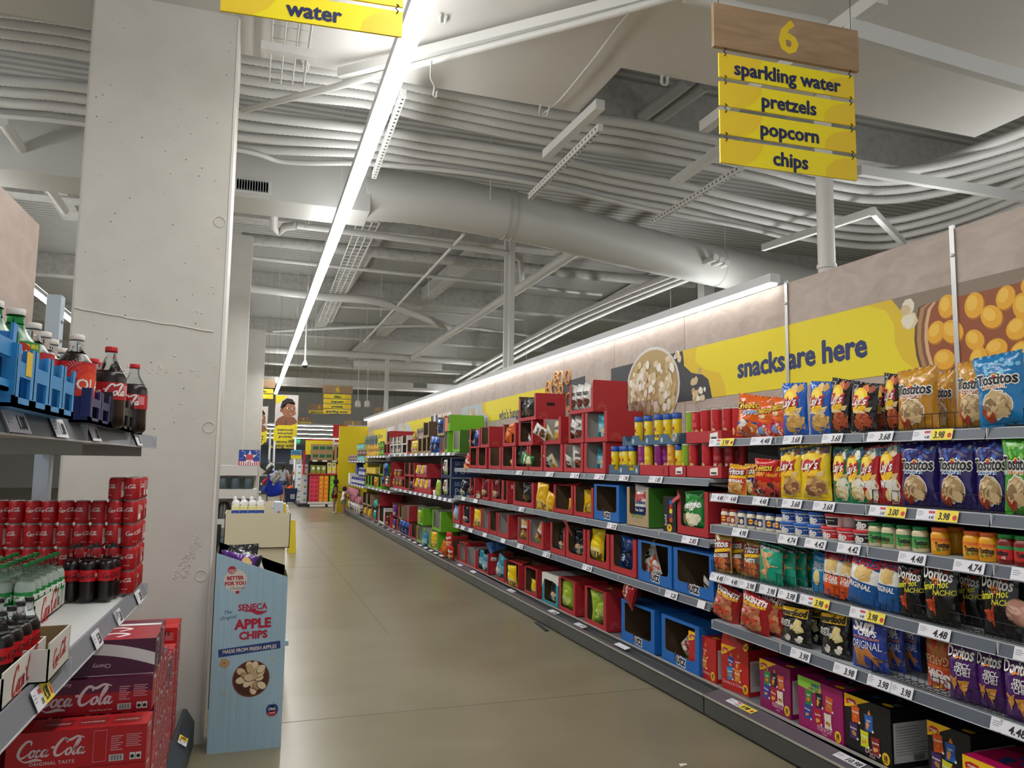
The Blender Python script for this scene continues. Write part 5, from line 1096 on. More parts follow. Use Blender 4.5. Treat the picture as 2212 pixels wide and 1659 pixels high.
def snackside(f, mp, Wd, H): pass
bx = G().box(-.09, .09, 0, .3, 0, .28, BLK); mpb = FLAT
bx.ell(.0, .03, .035, .03, SUN_Y, mpb, .001); bx.text('18', .03, 0, .035, BLK, mpb, .05, e=.002); bx.text('bold', .05, -.055, .09, WHT, mpb, 0, 0, pi/2, .001)
for i, c1 in enumerate(('#C84A20', '#5A2A6E', '#D8D820', '#B92024', '#2A66B8')): bx.shape([(.0, .08+.035*i), (.04, .075+.035*i), (.045, .11+.035*i), (.005, .112+.035*i)], C(c1, 'p'), mpb, .001, 1)
solo('snack_multipack', bx, 'black multipack box standing on end between the kraft and red cartons', 'box', (3.22, Yof(1446, 3.22, 1.35), zt('M2')), R90+.05, 'multipack boxes on the base')
ct('M2', 1462, 1531, 'wide red carton full of green bags at the end of the second middle shelf', H=.34, D=.44, sides=.12, bot=.2, torn=1)
for i, (px, X) in enumerate(((1486, 3.3), (1504, 3.25), (1520, 3.29))): pb('p_green', px, 'M2', (.27, .3, .22)[i], X, 'green chip pouch in the wide red carton, %s from left' % ORD[i], (0, (.1, -.05, .05)[i], .2), .04)
solo('torn_flap', G().add([(0, 0, 0), (.11, 0, .05), (.13, -.01, .02), (.03, -.02, -.03)], [(0, 1, 2, 3), (3, 2, 1, 0)], C(RED, 'p')), 'torn red cardboard flap hanging off the wide red carton', 'cardboard', (3.19, Yof(1452, 3.19, 1.5), 1.475), R90)
# ---- third middle shelf
ROW = [(977, 993, BRN, 'holding a pale blue pouch', {}), (1000, 1016.5, BRN, 'holding a dark pouch', {}), (1024, 1040.5, GRY, 'with grey lining and a yellow pouch', {}), (1041, 1056, GRY, 'empty with grey lining', {}), (1056.5, 1074, BRN, 'with torn empty front', dict(torn=1)), (1074.5, 1099, GRY, 'with rounded window and long red side', dict(rad=.05)), (1118, 1141.5, GRY, 'with grey lining and a brown pouch', {}), (1142, 1174, GRY, 'with grey lining and tan pouches', {}), (1188, 1221, BRN, 'torn open on one side', dict(torn=2)), (1222, 1265.5, BRN, 'with one dark teal pouch', dict(rad=.05)), (1267, 1316.5, BRN, 'holding a crumpled yellow pouch', dict(rad=.04)), (1318, 1375, BRN, 'holding a blue pouch beside the blue carton', dict(rad=.04))]
for i, (a, b, inn, what, kw) in enumerate(ROW): ct('M3', a, b, 'red carton %s, %s from left on the third middle shelf' % (what, ORD[i]), inner=inn, **{**dict(sides=.13, bot=.19, H=.31 if a < 1180 else .33), **kw})
pb('p_pale', 984, 'M3', .25, 3.24, 'pale blue pouch in the leftmost third-shelf carton', (0, .2, .2), .03); pb('p_navy', 1008, 'M3', .26, 3.24, 'navy pouch with orange picture in the second third-shelf carton', (0, 0, .2), .04); pb('p_yellow', 1035, 'M3', .26, 3.25, 'thin yellow pouch in the third third-shelf carton', (0, .05, .8), .04)
pb('p_tan', 1136, 'M3', .24, 3.27, 'brown topped tan pouch upright in a grey lined carton', (0, .05, .6), .05); pb('p_tan', 1164, 'M3', .25, 3.26, 'brown topped tan pouch leaning right in its carton', (0, .5, .2), .05)
pb('p_navy', 1216, 'M3', .24, 3.32, 'dark pouch low in the torn carton', (0, .2, .5), .02); pb('p_navy', 1256, 'M3', .29, 3.33, 'dark teal pouch at the side of its carton', (0, .05, .6), .02)
pb('p_yellow', 1290, 'M3', .30, 3.27, 'crumpled yellow pouch filling its carton', (0, .1, .2), .05); pb('p_blue', 1357, 'M3', .29, 3.34, 'blue pouch at the side of its carton', (0, .1, .5), .03)
solo('torn_flap', G().add([(0, 0, 0), (.16, -.02, 0), (.42, -.06, -.13), (.4, -.06, -.14), (.12, -.03, -.02)], [(0, 4, 1), (1, 4, 3, 2), (0, 1, 4), (1, 2, 3, 4)], C('#8E1A22', 'p')), 'long dark red strip of torn cardboard hanging below the second rail', 'cardboard', (3.16, Yof(1214, 3.16, 1.16), 1.165), R90)
pb('red_party', 1372, 'base', .30, 3.2, 'glossy red and black party bag lying across the cartons on the base', (-.5, -1.25, .3), .0, z=.60)
# ---- base row
ct('base', 945, 966, 'red carton with orange pouch spilling out, leftmost on the base', X=3.26, sides=.1, torn=2, H=.32)
ct('base', 967, 991, 'red carton with red pouches spilling out on the base', X=3.26, sides=.1, bot=.05, H=.26)
ct('base', 992, 1006.5, 'red carton with grey lining, left of a narrow pair on the base', X=3.26, inner=GRY, H=.31, lid=True)
ct('base', 1007.5, 1028.5, 'red carton with grey lining, right of a narrow pair on the base', X=3.24, inner=GRY, H=.28)
ct('base', 1031, 1054.5, 'red carton of teal pouches with a sticker on its side', X=3.26, sides=.08, bot=.13, H=.3, sticker=True)
ct('base', 1074, 1090, 'low fronted red carton with teal and tan pouches', X=3.27, sides=.08, bot=.16, H=.3, torn=1)
ct('base', 1091, 1121, 'red carton with a yellow pouch hanging over its front', X=3.26, sides=.06, bot=.14, H=.3, flap=True)
ct('base', 1133, 1160, 'red carton with slanted lid and a small yellow pouch', X=3.26, sides=.1, bot=.15, H=.32, lid=True)
ct('base', 1171, 1206, 'teal carton under a torn white lid', X=3.26, outer='#2A8FA0', inner=BRN, sides=.14, bot=.12, H=.33, lid=True, cap='#DEDBD5', sun=None, torn=1, D=.45)
ct('base', 1207, 1243, 'red carton with a tall lime pouch, left of two on the base', X=3.26, sides=.12, bot=.15, H=.35, lid=True)
ct('base', 1262.5, 1310, 'red carton with a lime pouch, right of two, next to the blue cartons', X=3.25, sides=.12, bot=.15, H=.36, lid=True)
Z = .171
pb('p_orange', 958, 'base', .27, 3.2, 'orange pouch leaning out of the leftmost base carton', (.1, .5, .3), .0, z=Z); pb('p_red', 972, 'base', .26, 3.22, 'red pouch standing upright on the base, rear one', (0, -.1, .3), .16, z=Z); pb('p_red', 976, 'base', .25, 3.19, 'red pouch slumped forward over the base ledge', (.2, .2, .3), .0, z=Z)
pb('p_teal', 1038, 'base', .28, 3.31, 'teal pouch upright in the stickered carton', (0, 0, .3), .02, z=Z); pb('p_teal', 1050, 'base', .24, 3.3, 'teal and tan pouch right in the stickered carton', (0, .05, .3), .02, z=Z); pb('p_sky', 1054, 'base', .26, 3.28, 'bright blue bag thrown on top of the base cartons', (-1.2, .8, .3), .36, z=Z)
pb('p_teal', 1080, 'base', .31, 3.3, 'teal pouch leaning right in the low fronted carton', (0, .3, .3), .03, z=Z)
pb('p_yellow', 1108, 'base', .26, 3.235, 'yellow pouch with grey stripe hanging over the carton front', (.1, .05, .3), .03, z=Z); pb('p_yellow', 1155, 'base', .18, 3.3, 'small yellow pouch low in the slanted lid carton', (.2, .3, .3), .03, z=Z)
pb('p_navy', 1201, 'base', .28, 3.33, 'dark pouch inside the teal carton', (0, .15, .4), .02, z=Z); pb('p_lime', 1228, 'base', .32, 3.33, 'tall lime pouch in the left lime carton', (0, .02, .2), .03, z=Z); pb('p_lime', 1303, 'base', .33, 3.35, 'lime pouch at the side of the right lime carton', (0, -.05, .7), .03, z=Z)
solo('rail_strip', G().beam((0, 0, .006), (.42, 0, .006), .045, .008, C('#2E3032', 's')).beam((0, .015, .012), (.42, .015, .012), .006, .006, C('#55585C', 's')), 'loose dark plastic price rail lying on the floor by the kick plate', 'strip', tuple(onz(1158, 1346, 0)), atan2(onz(1200, 1378, 0).y-onz(1158, 1346, 0).y, onz(1200, 1378, 0).x-onz(1158, 1346, 0).x))
solo('paper_scrap', G().poly([(0, 0, .001), (.05, .005, .004), (.055, .03, .002), (.005, .028, .006)], WHT), 'tiny white paper scrap on the floor at the bottom edge', 'paper', tuple(onz(1470, 1656, 0)))
# ---- far shelving
GF = 'small cartons on the far shelving'
def fc(lv, a, b, label, outer, inner=BRN, H=.26, dz=0, **kw): return ct(lv, a, b, label, H=H, outer=outer, inner=inner, dz=dz, group=GF, sun=kw.pop('sun', None), sides=kw.pop('sides', .12), **kw)
WHC, KR = '#E2DFDA', '#A08868'
fc('A1', 829, 835.5, 'narrow red carton at the left of the far top shelf, first', RED); fc('A1', 836, 842, 'narrow red carton at the left of the far top shelf, second', RED)
for i, (a, b) in enumerate(((842.5, 850), (850.5, 858), (858.5, 868), (868.5, 879))):
    fc('A1', a, b, 'white carton with dark print, %s from left in the lower far row' % ORD[i], WHC, H=.2); fc('A1', a, b, 'white carton with dark print, %s from left in the upper far row' % ORD[i], WHC, H=.2, dz=.202)
    if i != 3: pb('popcorn_white', (a+b)/2, 'A1', .17, 3.24, 'white pouch in the lower white carton, %s from left' % ORD[i], (0, 0, .2), .02); pb('popcorn_white', (a+b)/2, 'A1', .17, 3.24, 'white pouch in the upper white carton, %s from left' % ORD[i], (0, 0, .2), .222)
fc('A1', 836, 842, 'tall red carton showing its wide side on the far top shelf', RED, H=.3, dz=.27, D=.62)
fc('A1', 880, 890, 'red carton with open flap beside the white cartons', RED, H=.3, flap=True)
for i, px in enumerate((894, 900)): pb('p_multi', px, 'A1', .27, 3.22, 'mixed colour pouch on the far top shelf, %s one' % ('left', 'right')[i], (0, .05, .2)); pb('p_tan' if i else 'p_multi', px+1, 'A1', .2, 3.24, 'mixed colour pouch lying on top of the other, %s one' % ('left', 'right')[i], (.3, 1.2, .2), .33)
for i, (a, b) in enumerate(((902.5, 911.5), (912, 921.5), (922, 930.5))): fc('A1', a, b, 'brown kraft carton, %s from left in the lower far row' % ORD[i], KR, H=.3)
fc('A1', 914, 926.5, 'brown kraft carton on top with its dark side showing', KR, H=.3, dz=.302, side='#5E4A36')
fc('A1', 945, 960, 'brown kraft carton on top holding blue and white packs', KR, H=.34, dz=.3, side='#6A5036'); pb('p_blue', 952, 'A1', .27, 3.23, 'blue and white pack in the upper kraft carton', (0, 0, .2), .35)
pb('p_blue', 937, 'A1', .31, 3.21, 'glossy blue pouch on the far top shelf, left one', (0, .05, .2)); pb('p_blue', 945, 'A1', .30, 3.22, 'glossy blue pouch on the far top shelf, right one', (0, 0, .2))
fc('A1', 950.5, 959.5, 'narrow red carton with round window before the green ones', RED, GRY, H=.27, rad=.04)
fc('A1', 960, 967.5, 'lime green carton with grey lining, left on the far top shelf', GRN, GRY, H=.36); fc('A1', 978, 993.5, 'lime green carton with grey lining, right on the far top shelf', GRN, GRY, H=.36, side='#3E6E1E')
fc('A1', 961, 967.5, 'salmon pink pack standing on the left green carton', '#E08A6A', '#E08A6A', H=.26, dz=.362, bot=.9, rad=.01); fc('A1', 967.8, 972, 'big lime green carton side behind the salmon pack', GRN, GRY, H=.28, dz=.362, D=.6, bot=.5, rad=.01)
for i, (a, b) in enumerate(((789.5, 795), (795.5, 801.5), (802, 809), (809.5, 816), (816.5, 823))): fc('B2', a, b, 'lime green carton, %s from left on the far second shelf' % ORD[i], GRN, H=.3, rad=.02, sides=.16)
pb('p_orange', 813, 'B2', .27, 3.21, 'orange pouch hanging from the fourth small green carton', (0, 0, .2), .02)
fc('B2', 820, 829, 'lime green carton stacked above the small green ones', GRN, H=.28, dz=.34); pb('p_blue', 835, 'B2', .33, 3.23, 'purple and blue pouch beside the stacked green carton', (0, 0, .2), .33)
fc('A2', 824.5, 832, 'red carton with a blue pouch at the left of the far second shelf', RED, H=.26); pb('p_blue', 828, 'A2', .2, 3.22, 'blue pouch in the left red carton of the far second shelf', (0, .1, .2), .02)
fc('A2', 832.5, 842, 'red carton with a green pouch on the far second shelf', RED, H=.26); pb('p_green', 837, 'A2', .23, 3.22, 'green pouch in the red carton of the far second shelf', (0, .1, .2), .02)
fc('A2', 843.5, 846, 'red carton showing its broad side above the cookie tubs', RED, H=.32, dz=.27, D=.6)
for i, px in enumerate((854, 861, 868)): put('cookie_tub', 'clear cookie tub in the lower red tray, %s from left' % ORD[i], (3.24, Yof(px, 3.24, 1.2), zt('A2')+.06), R90, 'cookie tubs')
for i, px in enumerate((857, 865)): put('cookie_tub', 'clear cookie tub stacked above, %s one' % ('left', 'right')[i], (3.24, Yof(px, 3.24, 1.4), zt('A2')+.27), R90, 'cookie tubs')
tray('red tray under the clear cookie tubs', 'A2', 849, 873, 0, .06, '#B32630'); tray('upper red tray under the stacked cookie tubs', 'A2', 851, 873, .215, .055, '#B32630')
for r in (0, 1):
    for i, (a, b) in enumerate(((873.5, 884.5), (885, 895))): fc('A2', a, b, 'red carton right of the cookie tubs, %s row, %s one' % (('lower', 'upper')[r], ('left', 'right')[i]), RED, H=.29, dz=.292*r)
tray('red tray of striped pouches in the lower far row', 'A2', 893, 931, 0, .1, '#B32630'); tray('red tray of striped pouches in the upper far row', 'A2', 899, 923, .3, .06, '#B32630', D=.5)
for i in range(7): pb('p_pink' if i % 2 == 0 else 'p_yellow', 896+5.3*i, 'A2', .24, 3.24, 'slim pink and yellow pouch, %s in the lower striped row' % ORD[i], (0, 0, .2), .04, .6, group='striped pouches')
for i in range(4): pb('p_yellow' if i % 2 == 0 else 'p_pink', 903+5.5*i, 'A2', .22, 3.24, 'slim pastel pouch, %s in the upper striped row' % ORD[i], (0, 0, .2), .32, .6, group='striped pouches')
fc('A2', 922, 924, 'red carton side closing the upper striped row', RED, H=.27, dz=.3, D=.6); pb('p_black', 888, 'A2', .2, 3.2, 'black and white pouch leaning before the striped row', (0, .2, .2)); pb('p_lime', 946, 'A2', .3, 3.2, 'lime and black bag leaning by the navy popcorn boxes', (0, .3, .2))
solo('paper_cup', G().lathe([(.03, 0), (.04, .1), (.037, .1), (.028, .004), (.001, .004)], WHT, 16), 'white paper cup left on the second far shelf edge', 'cup', (3.2, Yof(940, 3.2, 1.18), zt('A2')))
def skin(label, dz, a, b):
    z0 = zt('A2')+dz; t = ct('A2', a, b, label, H=.34, D=.5, outer='#17305C', inner='#3A2E26', dz=dz, sides=.09, bot=.14, top=.03, rad=.01, sun=None, group='navy popcorn boxes')
    w = (Yof(a, 3.2, z0+.17)-Yof(b, 3.2, z0+.17))/2; g = G(); s = lambda x, z, e: (w+e, x, z)
    g.text('SKINNY', .1, .25, .24, C('#A9B4C6', 'p'), s, .0, e=.002); g.text('POP', .15, .22, .12, C('#A9B4C6', 'p'), s, .0, e=.002)
    ed = C('#B9BCC0', 'p'); g.band(0, .012, 0, .34, ed, s, .001, 1, 1); g.band(0, .5, .328, .34, ed, s, .001, 1, 1); g.band(0, .5, 0, .008, ed, s, .001, 1, 1)
    part('side_print', g, t)
skin('navy and white popcorn box, lower one of the stack', 0, 952, 972); skin('navy and white popcorn box, upper one of the stack', .342, 953, 973.5)
for i in (0, 1): pb('popcorn_white', 963, 'A2', .26, 3.24, 'white popcorn bag in the %s navy box' % ('lower', 'upper')[i], (0, 0, .2), .05+.342*i, .8)
pb('p_red', 1009, 'A2', .28, 3.2, 'white and red pouch between the navy boxes and red cartons', (0, .4, .2), .46)
# base of the far shelving
def fb(a, b, label, outer, inner=BRN, H=.28, dz=0, **kw): return fc('base', a, b, label, outer, inner, H, dz, X=3.24, **kw)
fb(901, 915, 'lime green carton on the far base, lower left', GRN, GRY, H=.32); fb(915.5, 930.5, 'lime green carton on the far base holding a teal pouch', GRN, GRY, H=.32); fb(931, 945, 'lime green carton on the far base holding a gold pouch', GRN, GRY, H=.34)
fb(902, 914, 'lime green carton in the upper far base row, left', GRN, GRY, H=.34, dz=.345); fb(934, 952.5, 'lime green carton in the upper far base row, right', GRN, GRY, H=.36, dz=.345)
pb('p_teal', 919, 'base', .27, 3.21, 'teal pouch slumped out of its green carton', (.1, .15, .3), .0, z=Z); pb('p_gold', 940, 'base', .3, 3.26, 'gold pouch in the green carton by the middle shelving', (0, .05, .6), .02, z=Z); pb('p_lime', 908, 'base', .26, 3.26, 'pale green pouch in the upper left green carton', (.1, .2, .2), .38, z=Z)
fb(874.5, 884, 'grey lined red carton in the upper far base row', RED, GRY, H=.33, dz=.31); fb(888, 900, 'red carton with a striped pouch in the lower far base row', RED, H=.3); fb(866, 886, 'red carton of blue and white bags in the lower far base row', RED, bot=.1, H=.28)
for i, px in enumerate((868, 874, 881)): pb('p_blue', px, 'base', .28, 3.25, 'blue and white bag on the far base, %s from left' % ORD[i], (0, 0, .2), .02, z=Z, ws=.8)
fb(848, 861, 'red carton of purple pouches in the upper far base row', RED, H=.3, dz=.31, torn=2); pb('p_purple', 853, 'base', .27, 3.2, 'purple pouch in the upper far base carton', (0, .1, .2), .33, z=Z); pb('p_purple', 852, 'base', .24, 3.22, 'purple pouch in the lower far base carton', (0, .1, .2), .03, z=Z)
fb(846, 858, 'red carton of purple pouches in the lower far base row', RED, H=.27); fb(859, 865, 'kraft carton beside the purple pouches', KR, H=.3); fb(862, 868, 'kraft carton torn open above the blue bags', KR, H=.3, dz=.3, torn=1)
fb(831, 844, 'red carton of dark pouches on the far base', RED, H=.33); pb('p_maroon', 838, 'base', .24, 3.24, 'maroon pouch on the far base', (0, 0, .2), .03, z=Z); fb(818, 830, 'white and teal carton with torn front on the far base', WHC, H=.42, torn=1)
fb(817.5, 821, 'red carton turned sideways above the white one', RED, H=.33, dz=.42, D=.6); fb(803, 817, 'red carton of aqua pouches on the far base', RED, H=.3); pb('p_aqua', 810, 'base', .25, 3.24, 'aqua pouch in the lower red carton', (0, 0, .2), .03, z=Z); pb('p_aqua', 809, 'base', .26, 3.2, 'aqua pouch hanging out of the upper carton', (0, 1.2, .2), .42, z=Z)
for i, (a, b) in enumerate(((784, 793), (794, 802))): fb(a, b, 'kraft carton of yellow pouches, %s in the lower far row' % ORD[i], KR, H=.3); pb('p_gold', (a+b)/2, 'base', .24, 3.22, 'gold pouch in the %s lower kraft carton' % ORD[i], (0, .2, .2), .03, z=Z); fb(a-1, b-1, 'kraft carton, %s in the upper far row' % ORD[i], KR, H=.34, dz=.31)
# cups, bottles and pink bags by the yellow end board
def simple(key, nm, cat, R, H, body, cap, lab): kind(key, nm, cat, ('body', G().lathe([(R*.9, 0), (R, .01), (R, H*.7), (R*.5, H*.86), (R*.5, H*.88)], C(body, 's'), 12)), ('cap', G().lathe([(R*.55, H*.87), (R*.55, H), (.001, H)], C(cap, 's'), 12)), ('label', G().lathe([(R*1.02, H*.2), (R*1.02, H*.55)], C(lab, 'p'), 12)))
simple('b_purple', 'drink_bottle', 'bottle', .045, .26, '#4A4E9A', '#D9D9DE', '#D8D8E0'); simple('b_yellow', 'snack_cup', 'cup', .05, .16, '#E3A82A', '#3A3028', '#E8C060'); simple('b_aqua', 'snack_cup', 'cup', .05, .17, '#7CC6C0', '#4A3A30', '#9ADAD2'); simple('b_brown', 'sauce_jar', 'jar', .05, .19, '#7A6258', '#B9B0B8', '#A89098'); simple('b_green', 'snack_cup', 'cup', .05, .18, '#5F9A3A', '#2E3A22', '#7FBE4E'); simple('b_grey', 'grey_bottle', 'bottle', .05, .24, '#6E8482', '#8FA09C', '#5E7472')
def rowof(key, lv, px0, px1, n, label, dz=0, X=3.24, z=None, grp=None):
    z0 = zt(lv) if z is None else z
    for i in range(n):
        put(key, label % ORD[i], (X, Yof(px0+(px1-px0)*i/max(1, n-1), X, z0+.1+dz), z0+dz), R90+.3*i, grp or label.split(',')[0])
rowof('b_yellow', 'B1', 797, 818, 5, 'yellow snack cup in the lower row, %s from left'); rowof('b_yellow', 'B1', 800, 818, 4, 'yellow snack cup in the upper row, %s from left', .17); rowof('b_green', 'B1', 823, 828, 2, 'green snack cup beside the yellow ones, %s from left'); rowof('b_green', 'B1', 823, 828, 2, 'green snack cup stacked on top, %s from left', .19)
rowof('b_grey', 'B1', 792, 812, 5, 'grey green bottle on the back of the top shelf, %s from left', .34)
rowof('b_brown', 'D1', 756, 772, 5, 'brown jar with pale lid by the yellow end board, %s from left'); rowof('b_aqua', 'D1', 775, 787, 4, 'aqua snack cup in the lower row, %s from left'); rowof('b_aqua', 'D1', 774, 786, 4, 'aqua snack cup stacked higher, %s from left', .36); rowof('b_brown', 'D1', 776, 788, 3, 'brown jar between the aqua cups, %s from left', .175)
rowof('b_purple', 'D2', 762, 786, 7, 'purple bottle in the front row by the yellow end board, %s from left'); rowof('b_purple', 'D2', 778, 788, 4, 'purple bottle in the stacked row, %s from left', .27); rowof('b_brown', 'B2', 806, 822, 4, 'brown topped jar behind the yellow pack, %s from left', .34, X=3.3)
solo('blue_display', G().add([(-.2, 0, 0), (.2, 0, 0), (.2, .2, 0), (-.2, .2, 0), (-.2, 0, .28), (.2, 0, .2), (.2, .2, .2), (-.2, .2, .28), (0, 0, .42), (0, .2, .42)], [(0, 1, 5, 8, 4), (3, 7, 9, 6, 2), (1, 2, 6, 5), (0, 4, 7, 3), (4, 8, 9, 7), (8, 5, 6, 9)], C('#4A66A8', 'p')), 'slate blue house shaped display box above the purple bottles', 'box', (3.3, Yof(770, 3.3, 1.45), zt('D2')+.3), R90)
solo('white_pack', G().box(-.2, .2, 0, .3, 0, .32, WHT), 'white carton at the left end of the purple bottle shelf', 'carton', (3.22, Yof(754, 3.22, 1.15), zt('D2')), R90)
fc('B2', 791, 811, 'yellow pack above the small green cartons', '#E3C23A', '#E3C23A', H=.18, dz=.36, bot=.9, rad=.01)
rowof('p_pink', 'base', 752, 772, 6, 'pink pouch in the heap by the kids, %s from left', .45, X=3.22, z=Z, grp='pink pouches'); rowof('p_white', 'base', 754, 780, 7, 'white and brown pouch low on the far base, %s from left', .0, X=3.2, z=Z, grp='white pouches by the kids'); rowof('p_pink', 'base', 756, 778, 5, 'pink pouch standing behind the white ones, %s from left', .22, X=3.3, z=Z, grp='pink pouches rear')
# ================================================================ soft drink shelf on the left
TH = radians(1.7); XE, YE = -.437, 4.07
RL = pi/2-TH; LM = Matrix.Translation((XE, YE, 0)) @ Matrix.Rotation(RL, 4, 'Z')
ZL, ZU = 1.164, 1.857
def LW(x, y, z): return LM @ Vector((x, y, z))
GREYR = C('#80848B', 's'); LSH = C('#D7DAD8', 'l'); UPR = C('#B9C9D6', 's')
t = thing('shelf_unit', 'grey soft drink shelving on the left with its light grey shelves', 'shelf', tuple(LW(0, 0, 0)), RL); LN = 3.6
g = G(); g.box(-LN, 1.2, .02, .62, .0, .19, C('#5B5F63', 's')); part('base_deck', g, t)
kp = G(); kp.add([(x, y, z) for x in (-LN, 1.2) for y, z in ((-.16, .0), (-.16, .14), (-.11, .22), (-.09, .22), (-.02, .0))], [(0, 1, 6, 5), (1, 2, 7, 6), (2, 3, 8, 7), (5, 6, 7, 8, 9), (4, 3, 2, 1, 0)], C('#3F454D', 's')); part('kick_plate', kp, t)
for nm, z, dp in (('lower', ZL, .6), ('upper', ZU, .5)):
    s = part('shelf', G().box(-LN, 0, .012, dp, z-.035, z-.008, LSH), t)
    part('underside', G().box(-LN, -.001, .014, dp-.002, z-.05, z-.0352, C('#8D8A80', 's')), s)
    m = 5
    for i in range(m):
        x0, x1 = -LN+LN*i/m+.004, -LN+LN*(i+1)/m-.003
        r = G(); r.add([(x, y, q) for x in (x0, x1) for y, q in ((.012, z), (-.012, z-.058), (.004, z-.058), (.022, z))], [(0, 4, 5, 1), (1, 5, 6, 2), (2, 6, 7, 3), (3, 7, 4, 0), (0, 1, 2, 3), (7, 6, 5, 4)], GREYR)
        r.box(x0, x1, -.015, .0, z-.062, z-.058, RAILL); r.box(x1-.006, x1, -.013, .012, z-.058, z-.002, C('#B9BCC0', 's')); part('price_rail', r, s)
    for xb in (-.01, -1.2): part('bracket', G().box(xb-.004, xb, .05, dp, z-.1, z-.05, C('#8D8A80', 's')), s)
for xb in (-.04, -1.25, -2.5):
    p = part('upright', G().box(xb-.04, xb+.03, .42, .48, .0, 2.5, UPR), t); k = G()
    for zz in (2.55, 2.46, 1.52, 1.43, 1.72): k.ball((xb-.005, .416, zz), .009, ALU, 8, 5, 1, .5, 1)
    part('bolt', k, p) if 0 else None
    for zz in (2.38, 2.29, 1.52, 1.43): part('bolt', G().ball((xb-.005, .416, zz), .010, ALU, 8, 5, 1, .5, 1), p)
t = thing('header_board', 'limed oak header board above the soft drink shelf at the left edge', 'header board', tuple(LW(.06, .57, 0)), RL)
part('board', G().box(-3.2, .0, 0, .03, 2.0, 2.86, WOODH), t)
# ---- bottles and crates on the upper shelf
def lput(key, px, Y, label, group=None, z=None, rot=0, dz=0):
    z0 = (ZU if z is None else z)-.007; X = ony(px, 830, Y).x
    return put(key, label, (X, Y, z0+dz), (0, 0, rot), group)
GB = 'two litre bottles on the upper drink shelf'
lput('ginger_ale', 22, 2.2, 'green ginger ale bottle with red new sticker', GB, rot=.5)
lput('ginger_ale', -28, 2.1, 'green ginger ale bottle cut by the left edge of the photo', GB, rot=.5)
lput('store_cola', 38, 2.75, 'cola bottle with white cap set back behind the ginger ale', GB, rot=-.4)
lput('store_cola', 62, 2.42, 'cola bottle with white cap, first of three in the light blue crate', GB, rot=-.2); lput('store_cola', 86, 2.58, 'cola bottle with white cap, second of three in the light blue crate', GB, rot=.1); lput('store_cola', 104, 2.74, 'cola bottle with white cap, third of three in the light blue crate', GB, rot=.9)
lput('store_cola', 159, 2.6, 'big front cola bottle standing alone between the blue crates', GB, rot=.45); lput('store_cola', 128, 2.95, 'cola bottle with white cap behind the big front one', GB)
lput('cola_2l', 236, 2.92, 'red labelled cola bottle in the navy crate', GB, rot=.1); lput('cola_2l', 289, 3.42, 'red labelled cola bottle in the black crate, rightmost bottle', GB, rot=-.5)
lput('cola_2l', 199, 3.3, 'cola bottle with red cap peeking out behind, left', GB); lput('cola_2l', 208, 3.42, 'cola bottle with red cap peeking out behind, right', GB)
def crate(label, ya, yb, x0, col, H=.1, dz=0, tagged=False, n=4):
    """open plastic bottle crate: long side faces the aisle, notched wall and hand holes"""
    t = thing('bottle_crate', label, 'crate', (x0, ya, ZU-.008+dz), 0, 'bottle crates'); L = yb-ya; D = .26; m = C(col, 's'); dk = C({'#': col}[col[0]], 's')
    w = G(); th = .006
    w.box(-D, 0, 0, L, 0, .008, m); w.box(-D, -D+th, 0, L, 0, H, m)
    w.box(-D, 0, 0, th, 0, H*.85, m); w.box(-D*.65, -D*.35, 0, th, H*.85, H*1.15, m); w.box(-D, 0, L-th, L, 0, H, m)
    part('crate_shell', w, t)
    f = G(); c = L/n
    for i in range(n):
        y = c*i; f.box(-th, 0, y, y+c, 0, H*.18, m); f.box(-th, 0, y, y+c*.2, 0, H*1.12, m); f.box(-th, 0, y+c*.8, y+c, 0, H*1.12, m); f.box(-th, 0, y+c*.2, y+c*.8, H*.55, H*.82, m)
        f.box(-.025, 0, y-.004, y+.004, H*.2, H*1.12, m); f.box(-.022, -.018, y+c*.2, y+c*.8, H*.18, H*.55, C('#0F3A5A' if col[1] == '2' else '#0A0A10', 's'))
    part('slotted_front', f, t)
    if tagged: part('sticker', G().box(.0004, .0012, L*.12, L*.2, H*.6, H*1.05, C('#E8C02A', 'p')), t, 'yellow and orange sticker on the crate')
    return t
YC = lambda px, X: onx(px, 870, X).y
crate('light blue bottle crate with a yellow sticker in front of the colas', YC(30, -.45), YC(160, -.45), -.45, '#2F8FD0', .115, tagged=True)
crate('light blue bottle crate at the left edge of the photo, the nearest', 1.2, YC(27, -.46), -.46, '#2F8FD0', .125, .03)
crate('dark navy bottle crate around the red labelled cola', YC(196, -.44), YC(240, -.44), -.44, '#1C2660', .09, n=2); crate('black bottle crate at the far end of the upper drink shelf', YC(241, -.44), YC(311, -.44), -.44, '#26262A', .105, n=6)
# ---- mini cans, small bottles and trays on the lower shelf
def LB(px, py): p = onz(px, py, ZL); return Vector((p.x, p.y, ZL+.0005))
c0 = LB(272, 1283); PX, PZ = .0637, .0998; cs_ = (PX/.0655, PX/.0655, PZ/.1217)
for c in range(11):
    for r in range(5 if c < 2 else 4):
        for d in range(5 if c < 1 else 2 if c < 2 else 1):
            put('cola_can', 'red mini cola can, layer %s from the shelf, %s from right%s' % (ORD[r], ORD[c], '' if c > 1 else ', %s deep' % ORD[d]), (c0.x-PX*c, c0.y+PX*d+.008*c, ZL+.0005+PZ*r), (0, 0, random.uniform(-1.0, .9)), 'mini cola cans', cs_)
z3 = []
for i, (px, py) in enumerate(((149, 1298), (187, 1298), (226, 1296))):
    p = LB(px, py); z3.append(p)
    for b in (0, 1): put('zero_small', 'small black capped cola bottle of the six pack, %s row, %s' % (('front', 'rear')[b], ('left', 'middle', 'right')[i]), (p.x+.012*b, p.y+.068*b, p.z), (0, 0, (.0, .0, .7)[i]), 'six pack of small colas', (1.05, 1.05, 1.15))
